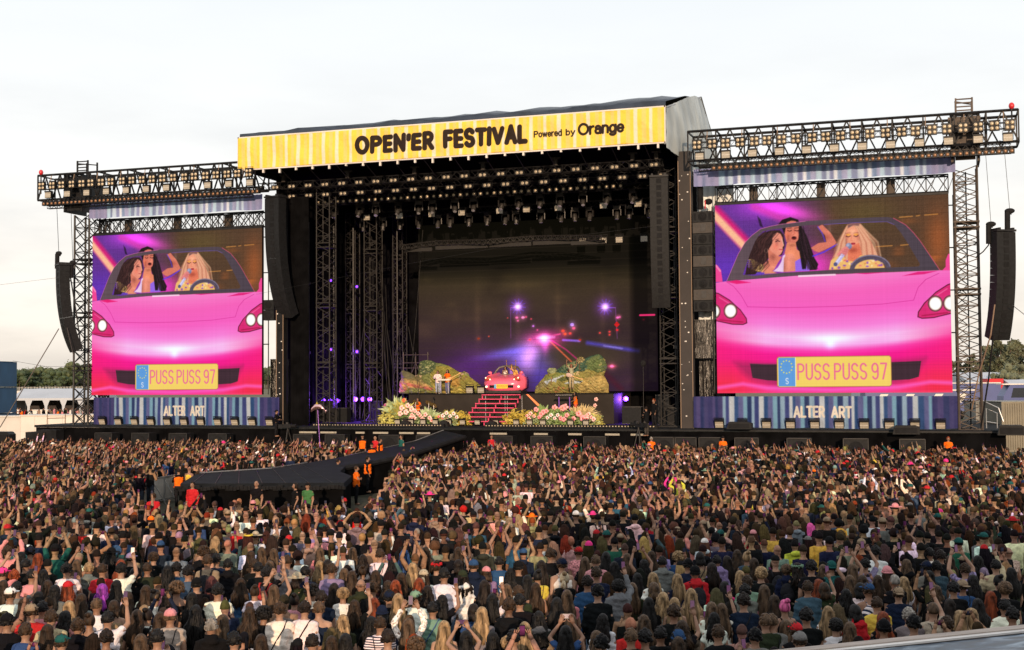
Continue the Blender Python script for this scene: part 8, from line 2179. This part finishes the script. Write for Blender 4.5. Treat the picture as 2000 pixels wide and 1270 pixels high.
# gather pieces
use = {}; COLr = {'skin': [], 'hair': [], 'top': [], 'bottom': [], 'sleeve1': [], 'sleeve2': [], 'hat': [], 'bag': [], 'phone': [], 'screen': []}
MT = np.zeros((len(FAR), 4)); 
for i, P in enumerate(FAR):
    x, y, z = P.loc; f = math.atan2(-(-2.0-x), (0-y))+rng.gauss(0, .22); MT[i] = (x, y, P.scale, f)
    jit = lambda c, a=.18: tuple(k*rng.uniform(1-a, 1+a) for k in (c[0], c[1], c[2]))
    sk = jit(P.skin, .1); tp = jit(TOP[P.top], .25); hc = jit(HAIR[P.hc], .3)
    if P.hs == 'b': hc = tuple(.6*a+.4*b for a, b in zip(sk, HAIR['br']))
    if P.hs == 'z': P.hs = 's'
    COLr['skin'].append(sk); COLr['hair'].append(hc); COLr['top'].append(tp); COLr['bottom'].append((.02, .025, .035))
    COLr['sleeve1'].append(sk if P.sleeve == 'tank' else tp); COLr['sleeve2'].append(tp if P.sleeve in ('long', 'hood') else sk)
    COLr['hat'].append(P.hatc); COLr['bag'].append(P.bagc); COLr['phone'].append((.01, .01, .012)); COLr['screen'].append((.10, .02, .08) if rng.random() < .6 else (.03, .03, .05))
    ps = ['head', 'legs', 'hair%s%d' % (P.hs, P.var)]
    ps.append(('tank' if P.sleeve == 'tank' else 'torso')+P.sex)
    if P.sleeve == 'tank': ps.append('shoulders')
    if P.sleeve == 'hood': ps.append('hood')
    if P.hat: ps.append('hat'+P.hat)
    if 'k' in P.ex: ps += ['pack', 'strap']
    pr = PAIR.get(P.pose, 'dd')
    for side, k in ((1, pr[0]), (-1, pr[1])): ps += ['up%s%d' % (k, side), 'lo%s%d' % (k, side), 'ha%s%d' % (k, side)]
    if P.pose in PHONE_AT: ps += ['ph'+P.pose, 'sc'+P.pose]
    for n_ in ps: use.setdefault(n_, []).append(i)
Vs, Fs, Cs = [], [], []; off = 0
for k in COLr: COLr[k] = np.array(COLr[k], np.float32)
for n_, ids in use.items():
    V, Q, reg = PC[n_]; ids = np.array(ids); m_ = MT[ids]; s_ = m_[:, 2][:, None]; c_, sn = np.cos(m_[:, 3])[:, None], np.sin(m_[:, 3])[:, None]
    X = (V[None, :, 0]*c_-V[None, :, 1]*sn)*s_+m_[:, 0][:, None]; Y = (V[None, :, 0]*sn+V[None, :, 1]*c_)*s_+m_[:, 1][:, None]; Z = V[None, :, 2]*s_+.02
    W_ = np.stack([X, Y, Z], -1).reshape(-1, 3)
    Fq = (Q[None]+(np.arange(len(ids))*len(V))[:, None, None]+off).reshape(-1, 4)
    C_ = np.repeat(COLr[reg][ids], len(V), 0); Vs.append(W_); Fs.append(Fq); Cs.append(C_); off += len(W_)
V = np.concatenate(Vs).astype('f'); Fq = np.concatenate(Fs).astype('i'); C_ = np.concatenate(Cs)
tri = Fq[:, 2] == Fq[:, 3]
T = Fq[tri][:, :3]; Qd = Fq[~tri]
me = bpy.data.meshes.new('crowd'); me.vertices.add(len(V)); me.vertices.foreach_set('co', V.ravel())
lv = np.concatenate([Qd.ravel(), T.ravel()]); me.loops.add(len(lv)); me.loops.foreach_set('vertex_index', lv)
st_ = np.concatenate([np.arange(len(Qd))*4, len(Qd)*4+np.arange(len(T))*3]).astype('i'); tt_ = np.concatenate([np.full(len(Qd), 4), np.full(len(T), 3)]).astype('i')
me.polygons.add(len(st_)); me.polygons.foreach_set('loop_start', st_); me.polygons.foreach_set('loop_total', tt_); me.polygons.foreach_set('use_smooth', np.ones(len(st_), bool))
at = me.color_attributes.new('col', 'FLOAT_COLOR', 'POINT'); at.data.foreach_set('color', np.concatenate([C_, np.ones((len(C_), 1), 'f')], 1).astype('f').ravel())
me.materials.append(mat('crowd', attr='col', rough=.85, noise=(9, .35), bump=(14, .6, .05), spec=.08)); me.update()
print('crowd verts', len(V))
tag(link('crowd', me), 'dense festival crowd filling the field up to the stage', 'crowd', kind='stuff')

# ================================================================ CREW, PERFORMERS AND VISITORS
def figure(u, v, z0=None, y=None, depthz=None, top='X', hair='sdb', pose='d', face=0.0, label='', hat=None, hatl='K', sleeve='tee', sex=None, scale=1.03, group=None, skin=0, trousers=(.012, .012, .014), loc=None, vest=None, extra=None, topc=None, head=True):
    """stand a person so the head centre falls on (u, v); z0 = height of what they stand on"""
    P = Person(); P.hs, P.hc = hair[0], hair[1:3]; P.sex = sex or ('f' if P.hs in 'lwkpu' else 'm'); P.scale = scale; P.pose = pose; P.sleeve = sleeve; P.mt = 'cloth'; P.top = top
    P.hat, P.hatl, P.hatc = hat, hatl, TOP[hatl]; P.ex = ''; P.var = int(u) % 3; P.skin = SKIN[skin]; P.seed = int(u*7+v); P.bagc = (.02, .02, .02)
    if loc is None:
        if y is not None:
            q = PY(u, v, y); z = float(q[2])-1.605*scale if z0 is None else z0; loc = (float(q[0]), y, z)
        else:
            q = PZ(u, v, (z0 or 0)+1.605*scale); loc = (float(q[0]), float(q[1]), z0 or 0.02)
    P.loc = loc
    r_ = build_person(P, label, group, facing=face)
    r_['label'] = label
    for c in r_.children:
        if c.name.startswith('trousers'): c.color = (*trousers, 1)
        if c.name.startswith('top') and topc: c.color = (*topc, 1)
    if vest:   # sleeveless hi-vis waistcoat over the jacket
        link('waistcoat', shirt_mesh(P.sex, P.pose if P.pose in 'dxcg' else 'd', 'tank', 'cloth', .022), r_, color=TOP['X'])
    return r_, P
ORG = 'stage crew and guards'
toC = PI   # facing the camera side
figure(696, 917, top='X', hair='sbr', pose='x', face=-1.1, label='person in orange shirt and black trousers in the moat facing the runway', group=ORG)
figure(718, 897, z0=.2, top='K', hair='sdb', pose='d', face=-1.2, vest=True, sleeve='long', label='tall person in black jacket with orange front behind the orange shirted one', group=ORG)
figure(660, 903, top='X', hair='sdb', pose='x', face=-.9, label='person in orange shirt half hidden behind the platform corner', group=ORG)
figure(708, 853, z0=.7, top='K', hair='sbr', vest=True, sleeve='long', face=toC+.2, hat='cap', label='person in orange waistcoat and black cap standing beyond the runway', group=ORG)
figure(733, 856, z0=.7, top='R', hair='bbr', face=toC-.3, label='shaven headed person in red shirt beyond the runway', group=ORG)
figure(742, 861, z0=.6, top='K', hair='sdb', vest=True, sleeve='long', face=-1.3, label='dark bearded person in orange waistcoat leaning on the runway', group=ORG)
figure(726, 870, top='K', hair='sbk', vest=True, face=toC+.5, hat='cap', label='crouching person in black cap behind the runway edge', group=ORG, z0=.4)
figure(784, 854, z0=.7, top='M', hair='sbr', face=toC-.6, label='person in dark green jacket beyond the runway near the stage', group=ORG)
figure(376, 948, z0=.15, top='R', hair='sdb', sleeve='long', face=toC+.15, label='person in bright red jacket with headset in front of the platform', group=ORG)
figure(501, 946, z0=.2, top='K', hair='bbr', sleeve='tee', face=toC+.1, label='bald person in black shirt standing against the platform facing the crowd', group=ORG, scale=1.06)
figure(577, 951, top='K', hair='kdb', face=toC-.8, label='person with headset and black top by the platform front', group=ORG)
figure(601, 950, z0=.1, top='O', hair='sbr', face=toC, hat='cap', label='person in green polo shirt and dark cap by the platform front', group=ORG, topc=(.05, .14, .05))
figure(349, 922, top='K', hair='sdb', vest=True, sleeve='long', pose='c', face=.9, label='person in orange waistcoat at the left corner of the platform', group=ORG)
figure(925, 860, z0=.4, top='X', hair='sbk', face=-.4, label='person in orange shirt at the runway side of the right crowd', group=ORG)
figure(860, 878, top='X', hair='sbk', face=-1.0, pose='c', label='person in orange shirt bending beside the runway', group=ORG, z0=.1)
figure(299, 972, top='R', hair='sbr', face=.5, label='person in red shirt with black back panel near the slanted barrier', group=ORG)
figure(319, 862, y=-3.1, top='X', hair='sbr', face=toC, label='person in orange in the pit below the left screen', group=ORG)
figure(898, 853, y=-3.1, top='R', hair='sbr', hat='cap', hatl='K', face=toC, label='person in red shirt and black cap in the pit right of the runway', group=ORG)
figure(960, 854, y=-3.1, top='R', hair='sbr', face=toC+.3, label='person in red shirt in the pit below the flower bed', group=ORG)
figure(1412, 857, y=-3.1, top='X', hair='sdb', face=toC, hat='cap', label='person in orange and dark cap in the pit below the right banner', group=ORG)
figure(1272, 858, y=-3.1, top='X', hair='sgr', face=.2, label='person in orange in the pit beside the camera operator', group=ORG)
figure(1852, 858, y=-3.1, top='X', hair='srd', face=toC, label='person in orange in the pit at the right end of the stage', group=ORG)
figure(164, 862, y=-3.1, top='X', hair='sbr', face=toC, hat='cap', hatl='K', label='person in orange in the pit at the left end of the stage', group=ORG)
for u, v, a, b_, m in ((301, 1006, 0, 0, 0),): pass
g = G(); a_ = PZ(690, 878, .7); g.bx(-9.5, -1.9, -16, -5, .1, .68); tag(obj('pit_deck', g, M['black']), 'low black deck beyond the runway where guards stand', 'deck')
# camera operators
def video_camera(x, y, z0, h, label, rz):
    t = thing('broadcast_camera', label, 'camera', (x, y, z0), rz)
    g = G(); g.bx(-.12, .12, -.3, .25, h, h+.26); g.bx(-.16, .16, -.62, -.3, h-.02, h+.24); obj('body', g, M['speaker'], t)
    g = G(); g.tube([(0, .25, h+.13), (0, .55, h+.13), (0, .62, h+.13)], [.11, .12, .14], 12); obj('lens', g, M['black'], t)
    g = G(); g.bx(-.3, -.14, -.2, -.05, h+.2, h+.36); obj('viewfinder', g, M['steel_grey_dark'], t)
    for k in range(3): a_ = k*2*PI/3; g = G(); g.tube([(0, 0, h), (.42*math.cos(a_), .42*math.sin(a_), 0)], .03, 5); obj('tripod_leg', g, M['steel_grey_dark'], t)
figure(540, 805, y=-1.9, top='K', hair='sbk', pose='g', face=-1.45, sleeve='long', hat='bcap', label='person in black cap and clothes operating the left broadcast camera', group=ORG)
q = PY(562, 806, -1.9); video_camera(float(q[0]), -1.9, 1.05, 1.55, 'black broadcast camera on tripod at the left end of the stage opening', -1.5)
figure(1262, 799, y=-2.0, top='K', hair='sdb', pose='g', face=1.1, sleeve='long', label='person in dark clothes operating the right broadcast camera', group=ORG, trousers=(.05, .045, .04))
q = PY(1247, 800, -2.0); video_camera(float(q[0]), -2.0, 1.05, 1.75, 'black broadcast camera on tripod at the right end of the stage opening', 1.0)
figure(1277, 782, y=1.0, z0=DZ, top='K', hair='srd', pose='d', sleeve='long', face=toC-.6, label='person in long black clothes standing on stage behind the right camera')
PF = 'performers on stage'
# performers
figure(874, 711+4, y=7.6, z0=RZ+.05, top='X', hair='wbk', pose='g', face=toC-.1, sleeve='tee', label='guitarist with long black hair and orange top in front of the left hill', group=PF, trousers=(.12, .13, .22), scale=1.0)
figure(855, 724, y=7.9, z0=RZ+.05, top='W', hair='sbr', pose='g', face=toC+.2, sleeve='long', label='person in white playing the keyboard in front of the left hill', group=PF, trousers=(.3, .35, .45), scale=.97)
figure(1116, 714, y=7.4, z0=RZ+.35, top='C', hair='wrd', pose='u', face=toC+.6, sleeve='tee', label='person with ginger hair and cream clothes raising an arm before the right hill', group=PF, trousers=(.4, .33, .2), scale=1.0)
figure(1124, 750, y=4.5, z0=DZ+.5, top='X', hair='wbk', pose='g', face=PI/2+.2, sleeve='tank', label='person with long dark hair in orange dress at the violet keyboard', group=PF, trousers=(.55, .10, .06), scale=.98)
figure(816, 757, y=6.0, z0=DZ+.1, top='X', hair='lbr', pose='g', face=toC, sleeve='tee', label='drummer in orange sitting behind the drum kit', group=PF, scale=.98)
figure(757, 766, y=5.0, z0=DZ, top='P', hair='sdb', pose='g', face=toC+.5, sleeve='long', label='person in pink playing in violet light left of the drums', group=PF, scale=1.0, topc=(.4, .10, .22))
for (u, y, z, rz, col, lab) in ((877, 7.35, RZ+1.1, -.45, (.75, .38, .12), 'orange electric bass guitar held by the guitarist'), (1113, 7.2, RZ+1.3, .3, (.5, .35, .3), 'small guitar held by the cream dressed performer'), (759, 4.75, DZ+1.05, .4, (.3, .1, .1), 'dark guitar held by the pink dressed player')):
    q = PY(u, 730, y); t = thing('electric_guitar', lab, 'guitar', (float(q[0]), y, z)); t.rotation_euler = (0, rz, 0)
    m_ = mat('guitar_body', col, .3); g = G(); g.ell((-.1, 0, 0), (.2, .03, .15), 12, 8); g.ell((.06, 0, 0), (.14, .028, .12), 12, 8); obj('body', g, m_, t, smooth=True)
    g = G(); g.bx(.1, .85, -.04, -.02, -.025, .025); g.bx(.84, 1.0, -.04, -.02, -.03, .06); obj('neck', g, mat('guitar_neck', (.62, .36, .14), .4), t)
# three singers in the car (seated, only upper bodies above the bodywork)
for (u, v, y, top, hr, ps, lab, tc_) in ((987, 719, 9.1, 'W', 'wdb', 'c', 'dark haired singer in white top in the car on the left', None), (999, 714.5, 9.3, 'V', 'wbk', 'u', 'black haired singer in violet top raising her arms in the car', (.3, .15, .6)), (1006, 719, 8.95, 'Y', 'lbl', 'J', 'blonde singer in gold jacket at the steering wheel', (.6, .36, .1))):
    q = PY(u, v, y); sc_ = .96
    rr_, P_ = figure(u, v, y=y, z0=float(q[2])-1.605*sc_, top=top, hair=hr, pose=ps, face=toC, sleeve='long' if top == 'Y' else 'tank', label=lab, group='singers in the pink car', scale=sc_, topc=tc_, trousers=(.3, .1, .2))
# visitors at the marquee
for k in range(44):
    u = 30+k*3.7+rng.uniform(-2, 2); v = rng.uniform(783, 797); D = rng.uniform(184, 204)
    if 62 < u < 96 and rng.random() < .6: continue
    p = PD(u, v, D); P = Person(); P.hs, P.hc = rng.choice('slswk'), rng.choice(['db', 'br', 'lb', 'bk']); P.sex = 'm' if P.hs == 's' else 'f'; P.scale = rng.uniform(.95, 1.06); P.pose = rng.choice('dddcx'); P.sleeve = rng.choice(['tee', 'long', 'hood']); P.mt = 'cloth'
    P.top = rng.choice('KKKNGWOTRXP'); P.hat = None; P.hatl = 'K'; P.hatc = TOP['K']; P.ex = ''; P.var = k % 3; P.skin = SKIN[k % 4]; P.seed = 5000+k; P.bagc = (.02,)*3; P.loc = (float(p[0]), float(p[1]), 0.02)
    build_person(P, 'small distant visitor standing or strolling in front of the white marquee', 'visitors at the far marquee', facing=rng.uniform(0, 6.3))
